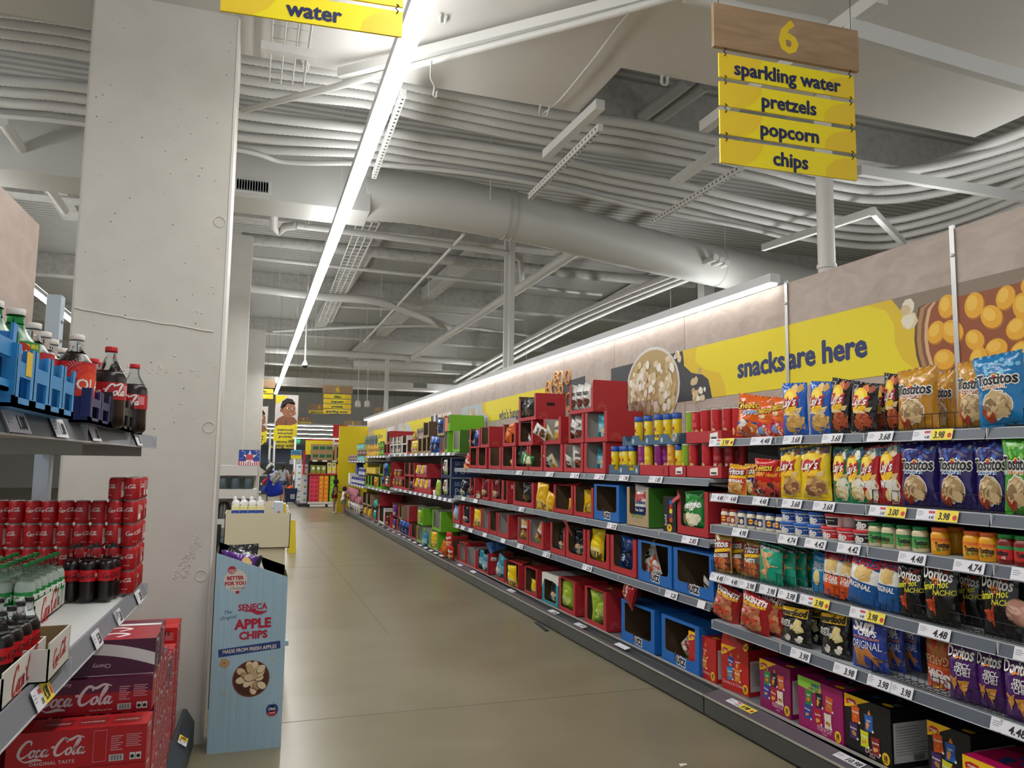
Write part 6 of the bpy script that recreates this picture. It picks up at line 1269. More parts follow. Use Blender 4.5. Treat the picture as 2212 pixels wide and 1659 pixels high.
shr = G(); shr.box(z3[0].x-.036, z3[2].x+.045, z3[0].y-.036, z3[0].y+.106, ZL+.075, ZL+.1, C('#E9D8D6', 't')); solo('shrink_wrap', shr, 'clear plastic band around the six small cola bottles', 'wrap')
p = LB(48, 1352)
for c in range(3):
    for d in range(6): put('lime_small', 'small green capped lime soda bottle, %s of its line, %s line from the aisle' % (ORD[d], ORD[c]), (p.x-.069*c+.004*d, p.y+.069*d, p.z+.005), (0, 0, .5), 'lime soda bottles in the white tray', (1, 1, 1.04))
q = LB(52, 1452)
for d in range(4): put('zero_small', 'small black capped cola bottle in the nearest tray, %s from the far end' % ORD[d], (q.x-.004*d, q.y-.068*d, q.z+.005), (0, 0, .9), 'colas in the nearest tray')
for d in range(3): put('zero_small', 'small black capped cola bottle in the rear line of the nearest tray, %s from the far end' % ORD[d], (q.x-.07, q.y-.068*d, q.z+.005), (0, 0, .9), 'colas in the nearest tray')
def wtray(label, ya, yb, xa, xb, H=.085):
    t = thing('bottle_tray', label, 'tray', (xb, ya, ZL+.0004), 0, 'white bottle trays'); D = xb-xa; L = yb-ya; wm = C('#DAD7CF', 'p'); k = C('#8B7350', 'p')
    g = G(); g.box(-D, 0, 0, L, 0, .004, wm); g.box(-D, -D+.004, 0, L, 0, H, wm); g.box(-D, 0, 0, .004, 0, H*.85, wm); g.box(-D, 0, L-.004, L, 0, H, wm)
    g.box(-D+.005, -.005, .005, L-.005, .0045, .006, k); g.box(-D+.005, -.005, L-.006, L-.0045, .004, H-.002, k); g.box(-D+.0042, -D+.006, .005, L-.005, .004, H-.002, k)
    part('tray_body', g, t); f = G(); f.box(-.004, 0, 0, L, 0, H, wm); coke(f, lambda x, z, e: (e, x, z), L*.5, H*.5, L*.62, C('#C22A2A', 'p'), .0012, rot=.05); part('printed_side', f, t)
wtray('white bottle tray with red script, under the lime sodas', p.y-.045, p.y+.42, p.x-.2, p.x+.045); wtray('white bottle tray with red script, nearest to the camera', q.y-.36, q.y+.04, q.x-.14, q.x+.04)
e = LB(100, 1478); wtray('white bottle tray with red script, empty and brown inside', e.y+.01, e.y+.26, e.x-.2, e.x, .1)
# ---- twelve packs below
def pack(key, base, deco, end=None):
    g = G(); W_, D_, H_ = .40, .13, .118; b = C(base, 's'); g.box(-W_, 0, 0, D_, 0, H_, b); deco(g, lambda x, z, e: (x, -e, z)); 
    e_ = lambda x, z, e: (e, x, z)
    if end: end(g, e_)
    kind(key, 'twelve_pack', 'twelve-pack', ('carton', g))
def facts(g, mp):
    pk = C('#D9949A', 'p')
    for i in range(7): g.band(-.105, -.07-.006*(i % 3), .085-.007*i, .088-.007*i, pk, mp, .0008, 1, 1); g.band(-.06, -.015-.008*(i % 2), .088-.006*i, .0905-.006*i, pk, mp, .0008, 1, 1)
    g.band(-.108, -.066, .01, .03, C('#DAD6D2', 'p'), mp, .0008, 1, 1)
    for i in range(9): g.band(-.105+.0042*i, -.1035+.0042*i+.001*(i % 2), .012, .028, BLK, mp, .0012, 1, 1)
    for x in (-.04, -.022): g.band(x-.008, x+.008, .01, .032, C('#DAD6D2', 'p'), mp, .0008, 1, 1); g.ell(x, .02, .006, .006, BLK, mp, .0012, 10)
def endart(g, mp): coke(g, mp, .065, .06, .11, C('#D8C6C8', 's'), .001, 1.2); g.band(.02, .06, .1, .112, C('#E9E2DE', 's'), mp, .0008, 1, 1)
def d_red(g, mp):
    coke(g, mp, -.27, .065, .2, C('#DDC3C0', 's')); g.text('ORIGINAL TASTE', .014, -.27, .022, C('#DDC3C0', 's'), mp, .02, e=.001, sp=1.2); facts(g, mp)
    g.tube([mp(x, z, .001) for x, z in ((-.155, .012), (-.118, .012), (-.118, .108), (-.155, .108), (-.155, .012))], .0008, C('#D9949A', 's'), 4, False, False)
    tp = lambda x, z, e: (x, z, .118+e)
    for x in (-.31, -.21, -.11): g.band(x, x+.085, .03, .1, C('#8E1016', 's'), tp, .0006, 1, 1); g.text('UNIVERSE', .016, x+.04, .06, C('#DDC3C0', 's'), tp, .02, e=.001)
pack('pk_red', '#B80F16', d_red, endart)
def d_cherry(g, mp):
    g.band(-.4, 0, .07, .118, C('#5A0F38', 's'), mp, .0004, 1, 1); coke(g, mp, -.235, .06, .24, C('#DCC9CC', 's')); g.text('Cherry', .018, -.28, .104, C('#C9A9B4', 's'), mp, .02, e=.001); facts(g, mp)
    g.text('Cherry Flavored Cola', .008, -.16, .014, C('#DDC3C0', 's'), mp, .01, e=.001)
    tp = lambda x, z, e: (x, z, .118+e); g.band(-.4, 0, .0, .13, C('#561038', 's'), tp, .0004, 1, 1); g.band(-.39, -.004, .03, .065, C('#E4DEDC', 's'), tp, .0008, 1, 1)
pack('pk_cherry', '#A60E1E', d_cherry, endart)
def d_upside(g, mp):
    g.band(-.4, 0, lambda t: .055+.03*t*(1-t)*4-.03*t, lambda t: .088+.03*t*(1-t)*4-.02*t, C('#DAD4D2', 's'), mp, .0006, 16, 1); g.text('Cherry', .02, -.17, .03, C('#C9A9B4', 's'), mp, .02, rot=pi, e=.001)
    tp = lambda x, z, e: (x, z, .118+e); g.band(-.4, 0, .0, .13, C('#A3182A', 's'), tp, .0004, 1, 1); g.strokes([[(-.6, .1, .6), (0, .5, 1.2), (.6, .2, 1), (.2, -.3, .8)]], .2, -.15, .065, .08, C('#E4DEDC', 's'), tp, .001)
pack('pk_upside', '#4E0F36', d_upside, endart)
def d_12(g, mp): g.text('12', .03, -.05, .09, BLK, mp, .05, e=.001); facts(g, mp)
pack('pk_12', '#C4141A', d_12, endart)
PK = 'twelve packs under the drink shelf'
def pput(key, y, z, label, x=None, dx=0): put(key, label, ((-.283-.028*(y-3.04)+dx), y, z), (0, 0, -.02+random.uniform(-.012, .012)), PK)
cols = [(3.04, ['pk_cherry', 'pk_cherry', 'pk_red', 'pk_red', 'pk_red'], .872), (3.18, ['pk_upside', 'pk_cherry', 'pk_cherry', 'pk_red'], .991), (3.32, ['pk_cherry', 'pk_cherry', 'pk_cherry', 'pk_red'], .985),
        (3.46, ['pk_cherry', 'pk_cherry', 'pk_cherry', 'pk_cherry'], .82), (3.6, ['pk_cherry', 'pk_cherry', 'pk_cherry'], .80), (3.74, ['pk_cherry', 'pk_cherry', 'pk_red'], .78), (3.9, ['pk_upside', 'pk_cherry', 'pk_red'], .70), (4.05, ['pk_upside', 'pk_red', 'pk_red'], .70), (4.2, ['pk_red', 'pk_red'], .66), (4.38, ['pk_red', 'pk_red'], .66), (4.72, ['pk_12', 'pk_red', 'pk_red'], .7), (4.86, ['pk_12', 'pk_red'], .7)]
for i, (y, ks, ztop) in enumerate(cols):
    n = int((ztop-.19)/.1195+.001)
    for j in range(n+1):
        z = ztop-.1195*j
        if z < .19: break
        k = ks[min(j, len(ks)-1)]
        if i == 0 and j > 0: continue
        pput(k, y, z, '%s twelve pack carton, %s layer from the top in the %s column back' % ({'pk_cherry': 'purple and red', 'pk_red': 'red', 'pk_upside': 'dark purple', 'pk_12': 'bright red'}[k], ORD[j], ORD[i]))
pput('pk_upside', 3.075, .9925, 'dark purple twelve pack with white band lying upside down on top')
for j in range(6): pput('pk_red', 2.85, .768-.1195*j, 'red twelve pack of original cola, %s layer from the top in the nearest column' % ORD[j], dx=.004)
for j in range(6): put('pk_red', 'red twelve pack cut by the left photo edge, %s layer' % ORD[j], (-.70, 2.83, .768-.1195*j), (0, 0, -.02), PK)
# ---- price tags of the left rails
def ltag(px, z, price, old, label, w=1.0):
    k = tagkind(price, old); p = LM.inverted() @ Vector((0, 0, 0)); n = (LM.to_3x3() @ Vector((0, 1, 0))); py = 950 if z > 1.5 else 1400
    P0 = LW(0, -.008, 0)
    for _ in range(4):
        d = ray(px, py); o = Vector((0, 0, EYE)); s = n.dot(P0-o)/n.dot(d); q = o+d*s; py = proj((q.x, q.y, z))[1]
    put(k, label, (q.x, q.y, z), (-.4, 0, RL), 'price tags of the drink shelf', (w, 1, 1))
for px, i in ((36, 0), (128, 1), (204, 2), (298, 3)): ltag(px, ZU-.03, '1.00', None, 'white 1.00 price tag on the upper drink rail, %s from left' % ORD[i], .8 if i else 1)
ltag(300, ZL-.03, '5.98', None, 'white price tag at the far end of the lower drink rail', .8); ltag(257, ZL-.03, '5.50', None, 'white 5.50 price tag on the lower drink rail, farther one', .7); ltag(210, ZL-.03, '5.50', None, 'white 5.50 price tag on the lower drink rail, nearer one', .7); ltag(92, ZL-.03, '4.98', '5.98', 'yellow 4.98 price tag on the lower drink rail', .6)
put(tagkind('7.48', '8.98'), 'yellow 7.48 price tag on the base ledge beside the column', tuple(LW(.72, -.14, .19)), (-1.0, 0, RL), 'price tags of the drink shelf', (.5, 1, 1))
# ---- back of the neighbouring shelf seen through the gap
t = thing('shelf_unit', 'neighbouring shelving seen through the gap behind the mini cans', 'shelf', (-1.55, 2.9, 0), RL)
part('upright', G().box(-.35, -.31, 0, .04, 0, 2.1, UPR), t); part('shelf', G().box(-1.2, 1.3, .05, .5, 1.66, 1.69, UPR), t); part('shelf', G().box(-1.2, 1.3, .05, .5, 1.36, 1.39, UPR), t); part('bracket', G().add([(-.3, .0, 1.69), (.35, 0, 1.69), (.35, 0, 1.62), (.2, 0, 1.62), (.1, 0, 1.55), (.0, 0, 1.55), (-.1, 0, 1.63), (-.3, 0, 1.63)], [tuple(range(8))], UPR), t)
for i in range(4): solo('carton', G().box(-.14, .14, 0, .3, 0, .2, C('#7E2028', 'p')), 'dark red carton on the neighbouring shelf, %s from left' % ORD[i], 'carton', (-1.62, 2.0+.32*i, 1.391), RL, 'cartons on the neighbouring shelf')
for i in range(5): solo('drink_pack', G().box(-.11, .11, 0, .3, 0, .11, C('#1B3E9E', 's')), 'blue drink pack on the neighbouring shelf, %s from left' % ORD[i], 'pack', (-1.62, 1.95+.25*i, 1.595 if 0 else 1.592), RL, 'blue packs on the neighbouring shelf')
# ================================================================ apple chip display by the column
def sp(cx, cy): p = ony(430+cx/3.457, 1160+cy/3.457, 5.08); return p.x, p.z
SX = -.158; t = thing('cardboard_display', 'tall pale blue cardboard display with apple chips printed on it, beside the column', 'display', (SX, 5.08, 0), 0)
PB = C('#9DBFD0', 'p'); PB2 = tex('corrugated_print', [(0, '#8FB2C4'), (.5, '#9FC1D2'), (1, '#A9CAD9')], (60, 1, 1.2), detail=2, rough=.6, bump=.15, nscale=1.5); Wd = .424; KI = C('#8F7350', 'p')
f = G(); f.add([(0, 0, 0), (Wd, 0, 0), (Wd, 0, 1.02), (0, 0, 1.178), (0, .006, 0), (Wd, .006, 0), (Wd, .006, 1.02), (0, .006, 1.178)], [(0, 1, 2, 3), (7, 6, 5, 4), (3, 2, 6, 7), (1, 5, 6, 2), (0, 3, 7, 4)], PB2)
mp = lambda x, z, e: (x-SX, -e, z)
MAR, SNV, CRM = C('#B01E3C', 'p'), C('#24407E', 'p'), C('#D9D2C6', 'p')
def slope(a, b): (x0, z0), (x1, z1) = sp(*a), sp(*b); return atan2(z1-z0, x1-x0)
x, z = sp(273, 325); f.ell(x, z, .066, .066, CRM, mp, .0008, 28); x, z = sp(246, 247); f.ell(x, z, .024, .024, MAR, mp, .0014, 20); f.text('APPLE', .014, x, z-.001, CRM, mp, .04, e=.002); f.text('CHIPS', .014, x, z-.014, CRM, mp, .04, e=.002)
r = .02
for s, sz, q in (('BETTER', .03, (272, 305)), ('FOR YOU', .03, (272, 345))): x, z = sp(*q); f.text(s, sz, x, z, MAR, mp, .05, 0, r, .0016, .95)
x, z = sp(285, 380); f.text('Choices', .026, x, z, SNV, mp, 0, .3, .05, .0016); x, z = sp(287, 412); f.ell(x, z, .011, .01, MAR, mp, .0016, 12)
x, z = sp(402, 520); f.text('SENECA', .052, x, z, MAR, mp, .035, 0, .03, .0012, .9); x, z = sp(425, 560); f.strokes([[(-1.2, .1, .2), (-.5, .2, 1), (.3, -.1, 1.4), (1.2, .05, .2)]], .3, x, z, .055, MAR, mp, .0012)
x, z = sp(218, 560); f.text('The', .03, x, z, SNV, mp, 0, .3, .12, .0012); x, z = sp(222, 600); f.text('Original', .03, x, z, SNV, mp, 0, .3, .12, .0012)
x, z = sp(402, 645); f.text('APPLE', .078, x, z, MAR, mp, .05, 0, .03, .0012, 1.0); x, z = sp(405, 730); f.text('CHIPS', .062, x, z, MAR, mp, .05, 0, .03, .0012, 1.0)
P = [sp(145, 900), sp(608, 830), sp(606, 773), sp(143, 842)]; f.poly([mp(a, b, .0008) for a, b in P], SNV); x, z = sp(380, 836); f.text('MADE FROM FRESH APPLES', .03, x, z, CRM, mp, .04, 0, slope((145, 855), (605, 803)), .0016, .86)
cx, cz = sp(388, 1058); a = .108; f.ell(cx, cz, a, a, C('#6E3A26', 'p'), mp, .0008, 32); f.ell(cx, cz+.002, a*.92, a*.92, C('#4A2A1C', 'p'), mp, .0012, 32)
APC = [C(h, 'p') for h in ('#D8C29A', '#C7AC80', '#E3D2AE', '#B89A6C')]
rnd = random.Random(4)
for i in range(26):
    an, rr = rnd.uniform(0, 6.3), a*.72*sqrt(rnd.random()); f.ell(cx+rr*cos(an), cz+rr*sin(an), .03, .022, C('#6B4A2E', 'p'), mp, .0016+i*.00012, 12, an); f.ell(cx+rr*cos(an)+.002, cz+rr*sin(an)+.003, .028, .020, rnd.choice(APC), mp, .0017+i*.00012, 12, an)
x, z = sp(188, 942); f.blobs(1, x, x, z, z, .028, APC, mp, .001, 1, 9); f.ell(x, z, .006, .006, C('#8A6A42', 'p'), mp, .0016, 8)
for q in ((190, 1160), (185, 1180), (230, 1190), (525, 900), (555, 915)): x, z = sp(*q); f.ell(x, z, .008, .005, APC[1], mp, .001, 8)
x, z = sp(545, 1290); f.ell(x-.012, z, .024, .034, SNV, mp, .001, 16); f.ell(x+.012, z, .024, .034, SNV, mp, .001, 16); f.shape([(x-.03, z-.012), (x+.03, z-.008), (x+.018, z-.036), (x-.016, z-.038)], MAR, mp, .0012); f.text('USA', .022, x, z+.006, CRM, mp, .05, e=.0018); f.text('APPLES', .011, x, z-.018, CRM, mp, .04, 0, .05, .0018); f.shape([(x, z+.03), (x+.015, z+.055), (x+.006, z+.034)], SNV, mp, .001)
part('printed_front', f, t)
s = G(); s.add([(0, .006, 0), (0, .34, 0), (0, .34, 1.2), (0, .006, 1.178), (Wd, .006, 0), (Wd, .34, 0), (Wd, .34, 1.03), (Wd, .006, 1.02)], [(0, 3, 2, 1), (4, 5, 6, 7)], PB)
s.add([(.004, .34, 0), (Wd-.004, .34, 0), (Wd-.004, .34, 1.05), (.004, .34, 1.21)], [(0, 1, 2, 3), (3, 2, 1, 0)], KI); s.add([(.004, .008, .2), (.004, .33, .2), (.004, .33, 1.19), (.004, .008, 1.17), (Wd-.004, .008, .2), (Wd-.004, .33, .2), (Wd-.004, .33, 1.03), (Wd-.004, .008, 1.015)], [(0, 1, 2, 3), (7, 6, 5, 4)], KI); s.poly([(.004, .008, .93), (Wd-.004, .008, .93), (Wd-.004, .335, .93), (.004, .335, .93)], KI)
part('side_walls', s, t)
part('clip_tag', G().box(Wd, Wd+.02, .0, .05, .6, .63, C('#A8C4D2', 'p')), t)
for k, (dx, e, key, lab) in enumerate(((.17, (.1, 1.35, .1), 'p_purple', 'white and purple pouch lying on top of the display'), (.19, (.2, 1.2, .1), 'p_black', 'black pouch corner at the left of the display top'), (.2, (.1, .05, .2), 'p_black', 'grey back of an upright pouch in the display'), (.16, (.15, -.2, .2), 'p_maroon', 'dark red pouch behind the upright grey one'), (.3, (.1, -.4, .1), 'p_white', 'white and red pouch leaning right in the display'))):
    W0, H0, T0 = KIND[key+'/s']; put(key, lab, (SX+dx+(.1 if e[1] > 1 else 0)-.04, 5.2+.02*k, (1.06 if e[1] > 1 else .99 if k == 2 else .92)), (e[0]*-1, e[1]*(-1 if e[1] > 1 else 1), e[2]*.5), 'pouches in the apple chip display', (.85,)*3)
solo('shelf_end', G().box(0, .12, 0, .03, 0, 1.28, C('#26272A', 's')).box(.0, .02, .03, .5, 0, 1.28, C('#1C1D20', 's')), 'black metal end panel between the column and the blue display', 'panel', (-.285, 5.97, 0))
# ---------------------------------------------------------------- cream dump bin, caution sign, candle rack
CB = C('#D8CFB2', 'p'); p0 = ony(486, 1108, 8.5); p1 = ony(628, 1110, 8.5); bw = p1.x-p0.x; bt = 1.19
t = thing('dump_bin', 'cream cardboard dump bin with blue boxes inside, in the aisle', 'bin', (p0.x, 8.5, 0)); g = G()
for b in ((0, bw, 0, .008, .83, bt), (0, bw, .6, .608, .83, bt), (0, .008, 0, .6, .83, bt), (bw-.008, bw, 0, .6, .83, bt), (0, bw, 0, .6, .83, .838)): g.box(*b, CB)
part('upper_box', g, t); part('lower_box', G().box(.04, bw-.04, .03, .57, 0, .83, CB), t); part('back_flap', G().box(.25, .47, .6, .606, bt, bt+.09, CB), t)
for i in range(4):
    x = p0.x+.06+.082*i; b_ = thing('snack_box', 'blue and yellow box with a clear bag on top, %s from left in the bin' % ORD[i], 'box', (x, 8.56, 1.06), 0, 'blue boxes in the dump bin')
    part('box_body', G().box(0, .078, 0, .15, 0, .16, C('#2B4FA8', 'p')).box(0, .078, 0, .15, .16, .2, C('#EEE6A8', 'p')).box(.015, .06, -.001, 0, .03, .13, C('#C6CCE4', 'p')), b_); bb = G(); bb.ball((.04, .07, .22), .045, C('#E6E6E8', 'g'), 10, 6, 1, 1, 1.1); bb.ball((.03, .07, .27), .022, C('#E6E6E8', 'g'), 8, 5, 1, 1, 1.5); part('clear_bag', bb, b_)
for i, c in enumerate(('#C9D3E4', '#E8C81E', '#E6E6E6')): solo('picture_pack', G().box(0, .09 if i == 0 else .025, 0, .2, 0, .24-.02*i, C(c, 'p')).ell(.045, .12, .02, .03, C('#B87848', 'p'), FLAT, .001) if i == 0 else G().box(0, .025, 0, .2, 0, .24-.02*i, C(c, 'p')), ('white and blue picture pack', 'yellow pack spine', 'white pack spine')[i]+' standing in the right corner of the bin', 'pack', (p0.x+bw-.165+(.092, .119)[i-1]*(i > 0), 8.58, 1.06))
q = onz(632, 1193, 0); t = thing('caution_sign', 'folded yellow caution floor sign behind the cream bin', 'sign', (q.x, q.y, 0)); cs = C('#E3CE1A', 's')
for s_ in (-1, 1): part('leaf', G().add([(-.1, s_*.12, 0), (.06, s_*.12, 0), (.03, s_*.01, .6), (-.06, s_*.01, .6), (-.1, s_*.13, 0), (.06, s_*.13, 0), (.03, s_*.02, .6), (-.06, s_*.02, .6)], [(0, 1, 2, 3), (7, 6, 5, 4), (0, 3, 7, 4), (1, 5, 6, 2), (2, 6, 7, 3)], cs), t)
rk = thing('candle_rack', 'white tiered rack with boxed candles and dark glass cloches', 'rack', (-.62, 11.5, 0)); WS = C('#D2D0CB', 'p'); R_ = .75
for i, (z0, h) in enumerate(((1.52, .14), (1.2, .13), (.8, .12), (.4, .1))): part('tier', G().box(0, R_, 0, .5, z0, z0+h, WS), rk)
part('tier_back', G().box(0, R_, .5, .51, 0, 1.66, WS), rk); part('torn_corner', G().add([(R_, 0, 1.66), (R_+.11, .05, 1.58), (R_+.02, .03, 1.5), (R_, 0, 1.5)], [(0, 3, 2, 1), (0, 1, 2, 3)], C('#E2E0DA', 'p')), rk)
kind('cjar', 'candle_jar', 'candle', ('glass', G().lathe([(.07, 0), (.075, .02), (.075, .14), (.06, .16)], C('#4A5860', 'l'), 14)), ('label', G().band(.08, .1, .02, .14, C('#4E7A2E', 'p'), cyl(.076), .001, 3, 1)))
kind('cloche', 'glass_cloche', 'cloche', ('glass', G().lathe([(.13, 0), (.125, .02), (.07, .2), (.05, .23), (.001, .235)], C('#2A2C2A', 'l'), 18)), ('script', G().strokes([[(-.2, 0, 1), (.0, .8, 1), (.1, -.2, 1)], [(.3, 0, 1), (.5, .7, 1), (.6, -.3, 1)]], .12, -.02, .08, .09, WHT, lambda x, z, e: (x, -.115+z*.35-e, z), .004)))
for i in range(4): put('cjar', 'grey glass candle with green label on the second tier, %s from left' % ORD[i], (-.5+.17*i, 11.6, 1.33), 0, 'glass candles'); put('cloche', 'dark glass cloche with white script, %s from left' % ORD[i], (-.5+.2*i, 11.64, .92), 0, 'glass cloches')
for i in range(2): put('cjar', 'grey glass candle on the lowest visible tier, %s' % ('left', 'right')[i], (-.5+.2*i, 11.6, .5), 0, 'glass candles')
a = ony(515, 1003, 11.7); b = ony(562, 970, 11.7); w = b.x-a.x; h = b.z-a.z; g = G(); g.box(0, w, 0, .12, 0, h, C('#23489E', 'p')); rd, wh = C('#B01E32', 'p'), C('#E6E2DE', 'p')
g.band(0, w, 0, h*.28, rd, FLAT, .0008, 1, 1)
for i in range(9): g.band(w*(.06+.105*i), w*(.06+.105*i)+w*.055, .004, h*.27, wh, FLAT, .0014, 1, 1)
g.poly([FLAT(w*.52+(.5 if k % 2 == 0 else .21)*h*.86*sin(k*pi/5), h*.52+(.5 if k % 2 == 0 else .21)*h*.95*cos(k*pi/5), .002) for k in range(9, -1, -1)], wh); g.band(w*.34, w*.68, h*.35, h*.7, C('#C8505A', 'p'), FLAT, .0026, 1, 1)
rnd = random.Random(3)
for i in range(16): g.ell(rnd.choice((rnd.uniform(.04, .3), rnd.uniform(.74, .96)))*w, rnd.uniform(.36, .95)*h, .006, .006, wh, FLAT, .0012, 6, rings=1)
solo('display_box', g, 'blue box with white star and red stripes on top of the candle rack', 'box', (a.x, 11.62, 1.661), 0)
pl = [('#3A3A3C', 582, 1017, .07), ('#B9B8B0', 590, 1030, .08), ('#D9D8D4', 580, 1009, .06), ('#8A8E88', 596, 1038, .075), ('#B02A3A', 571, 1040, .06), ('#2A4AA8', 569, 1058, .07)]
for i, (c, px, py, r) in enumerate(pl):
    r *= .72; p = ony(px, py, 12.25+.08*(i % 3)); solo('hanging_toy', G().ball((0, 0, 0), r, C(c, 'r'), 9, 6, .8, .6, 1.25).ball((r*.3, 0, r*1.3), r*.6, C(c, 'r'), 8, 5).ball((r*.7, 0, -r*1.0), r*.45, C('#E2E0DA', 'r'), 8, 5), '%s soft toy hanging at the end of the candle rack, %s' % (('dark', 'beige', 'white', 'grey', 'red', 'mid blue')[i], ('high', 'middle', 'topmost', 'right', 'left', 'lowest')[i]), 'toy', tuple(p), (.2*i, .3, .5*i), 'soft toys at the rack end')
p = ony(588, 1030, 12.45); solo('beach_bag', G().lathe([(.03, .1), (.06, .04), (.09, -.08), (.13, -.2), (.12, -.28), (.06, -.3), (.001, -.3)], C('#1730B0', 'r'), 12), 'bright blue cloth bag hanging below the soft toys', 'bag', tuple(p), (0, -.2, 0))
solo('hook_stand', G().tube([(0, 0, 0), (0, 0, 1.75)], .012, C('#8A8C8E', 'm'), 8).tube([(0, 0, 1.7), (.25, -.05, 1.7)], .006, C('#8A8C8E', 'm'), 6).tube([(0, 0, 1.35), (.25, -.05, 1.35)], .006, C('#8A8C8E', 'm'), 6).tube([(0, 0, 1.0), (.25, -.05, 1.0)], .006, C('#8A8C8E', 'm'), 6).lathe([(.14, 0), (.14, .015), (.001, .016)], C('#8A8C8E', 'm'), 14), 'metal hook stand holding the soft toys', 'stand', (ony(578, 1040, 12.5).x, 12.5, 0))
# ---------------------------------------------------------------- yellow end board and the end display
g = G(); g.box(0, 1.35, 0, .05, 0, 2.93, C('#DDC70C', 's')); solo('end_board', g, 'tall bright yellow end board closing the snack shelving', 'board', (2.9, 26.85, 0))
EX, EY = 2.15, 29.8; t = thing('end_display', 'end display with yellow unexpected header and colourful boxes', 'display', (EX, EY, 0)); ew = 1.5; BK = C('#4A3A34', 's')
part('back_panel', G().box(0, ew, .5, .53, .1, 2.5, BK), t); part('base_shelf', G().box(0, ew, -.03, .5, .1, .17, C('#3A3A3C', 's')).box(0, ew, -.035, -.03, .12, .2, C('#DAD8D4', 's')), t)
for z in (.95+.28, 1.72): s = part('shelf', G().box(0, ew, 0, .5, z, z+.025, C('#8E2A2A', 's')), t); part('price_rail', G().box(0, ew, -.012, 0, z-.03, z+.03, C('#C03A34' if z < 1.5 else '#3A302C', 's')), s)
for k in range(4): part('price_card', G().box(.12+.36*k, .3+.36*k, -.014, -.0121, 1.695, 1.745, WHT), t)
for x in (.03, ew-.03): part('upright', G().box(x-.02, x+.02, .46, .5, 0, 2.5, BK), t)
for x in (.04, .7): part('caster', G().lathe([(.04, 0), (.05, .02), (.05, .08), (.04, .1)], BLK, 10, (x, .02, 0)), t)
hd = G(); hd.box(-.12, 1.0, .45, .48, 1.95, 2.5, YEL).box(-.12, 1.0, .449, .45, 2.5, 2.54, REDC); m_ = lambda x, z, e: (x, .449-e, z); hd.text('unexpected', .19, .62, 2.3, BLK, m_, .04, e=.002); hd.text('sundays', .19, .62, 2.08, BLK, m_, .04, e=.002); part('header', hd, t); part('side_panel', G().box(-.2, -.12, .3, .33, 1.2, 2.1, REDC), t)
for i, (c, x, nc) in enumerate((('#E0405A', .06, 3), ('#E0405A', .22, 3), ('#F08A1E', .40, 3), ('#F08A1E', .58, 3), ('#7CC41E', .80, 3))):
    for r in range(6):
        b = G(); b.box(0, .165, 0, .2, 0, .165, C(c, 'p')); b.ell(.08, .08, .055, .04, C({'#E0405A': '#B81E4A', '#F08A1E': '#F8B03A', '#7CC41E': '#A8E03A'}[c], 'p'), FLAT, .001, 12, .5)
        solo('snack_box', b, '%s box on the end display, %s layer, %s column' % ({'#E0405A': 'pink', '#F08A1E': 'orange', '#7CC41E': 'lime'}[c], ORD[r], ORD[i]), 'box', (EX+x, EY+.02, .2+.167*r-.028), 0, 'bright boxes on the end display')
for i in range(3):
    b = G().box(0, .17, 0, .2, 0, .3, C('#8A9A3A', 'p')).ell(.085, .19, .05, .06, WHT, FLAT, .001, 12); solo('cereal_box', b, 'green and yellow box on the red shelf, %s from left' % ORD[i], 'box', (EX+.08+.19*i, EY+.03, 1.255), 0, 'green boxes')
for i in range(2): solo('tea_box', G().box(0, .15, 0, .2, 0, .42, C('#E3D9A0', 'p')).band(.01, .14, .12, .2, YEL, FLAT, .001, 1, 1).ell(.075, .32, .04, .04, C('#8A7A5A', 'p'), FLAT, .001), 'pale stacked box right of the green ones, %s' % ('left', 'right')[i], 'box', (EX+.68+.17*i, EY+.03, 1.255), 0, 'pale boxes')
solo('snack_box', G().box(0, .3, 0, .2, 0, .34, C('#F0A02A', 'p')), 'orange box beside the pale ones at the yellow board', 'box', (EX+1.03, EY+.03, 1.255))
for r in range(2):
    tr = G().box(0, .82, 0, .3, 0, .05, KRAFT).box(0, .82, -.002, 0, 0, .3, KRAFT)
    for i in range(3): tr.band(.08+.25*i, .28+.25*i, .1, .22, C('#1E6A4A', 'p'), lambda x, z, e: (x, -.003-e, z), .001, 1, 1)
    solo('can_tray', tr, 'brown tray with green printed packs, %s on the top shelf' % ('lower', 'upper')[r], 'tray', (EX+.05, EY+.04, 1.746+.302*r), 0, 'brown trays')
solo('carton', G().box(0, .5, 0, .3, 0, .6, KRAFT).band(.08, .4, .1, .5, C('#2E2A26', 'p'), FLAT, .001, 1, 1), 'open brown carton beside the green printed trays', 'carton', (EX+.93, EY+.04, 1.746))
for k, (c, lab) in enumerate((('#B9242E', 'red hanging board above the end display'), ('#E2E0DE', 'white price board with red badge above the brown carton'))): solo('hanging_board', G().box(0, .55-.15*k, 0, .02, 0, .5-.1*k, C(c, 'p')) if k == 0 else G().box(0, .4, 0, .02, 0, .42, C(c, 'p')).band(.08, .26, .3, .38, REDC, FLAT, .001, 1, 1).text('2.99', .16, .2, .1, BLK, FLAT, .04, e=.002), lab, 'board', (3.02-.0*k, 30.2-.1*k, 2.62-.47*k))
for i in range(12): solo('paper_pack', G().box(0, .2, 0, .3, 0, .24, C('#E4E5E8', 'g')).ell(.13, .12, .06, .05, C('#7A9AC8' if i % 2 else '#8AB07A', 'p'), FLAT, .001), 'white paper roll pack left of the end display, %s layer %s' % (ORD[i % 6], ('near', 'far')[i//6]), 'pack', (EX-.2-.1*(i//6), EY+.5+2.2*(i//6), .12+.245*(i % 6)), .1, 'white paper roll packs')
solo('pallet_base', G().box(-.32, .0, 0, 3.2, 0, .118, C('#2B2D33', 's')), 'dark base under the white paper roll packs', 'base', (EX, EY+.3, 0))
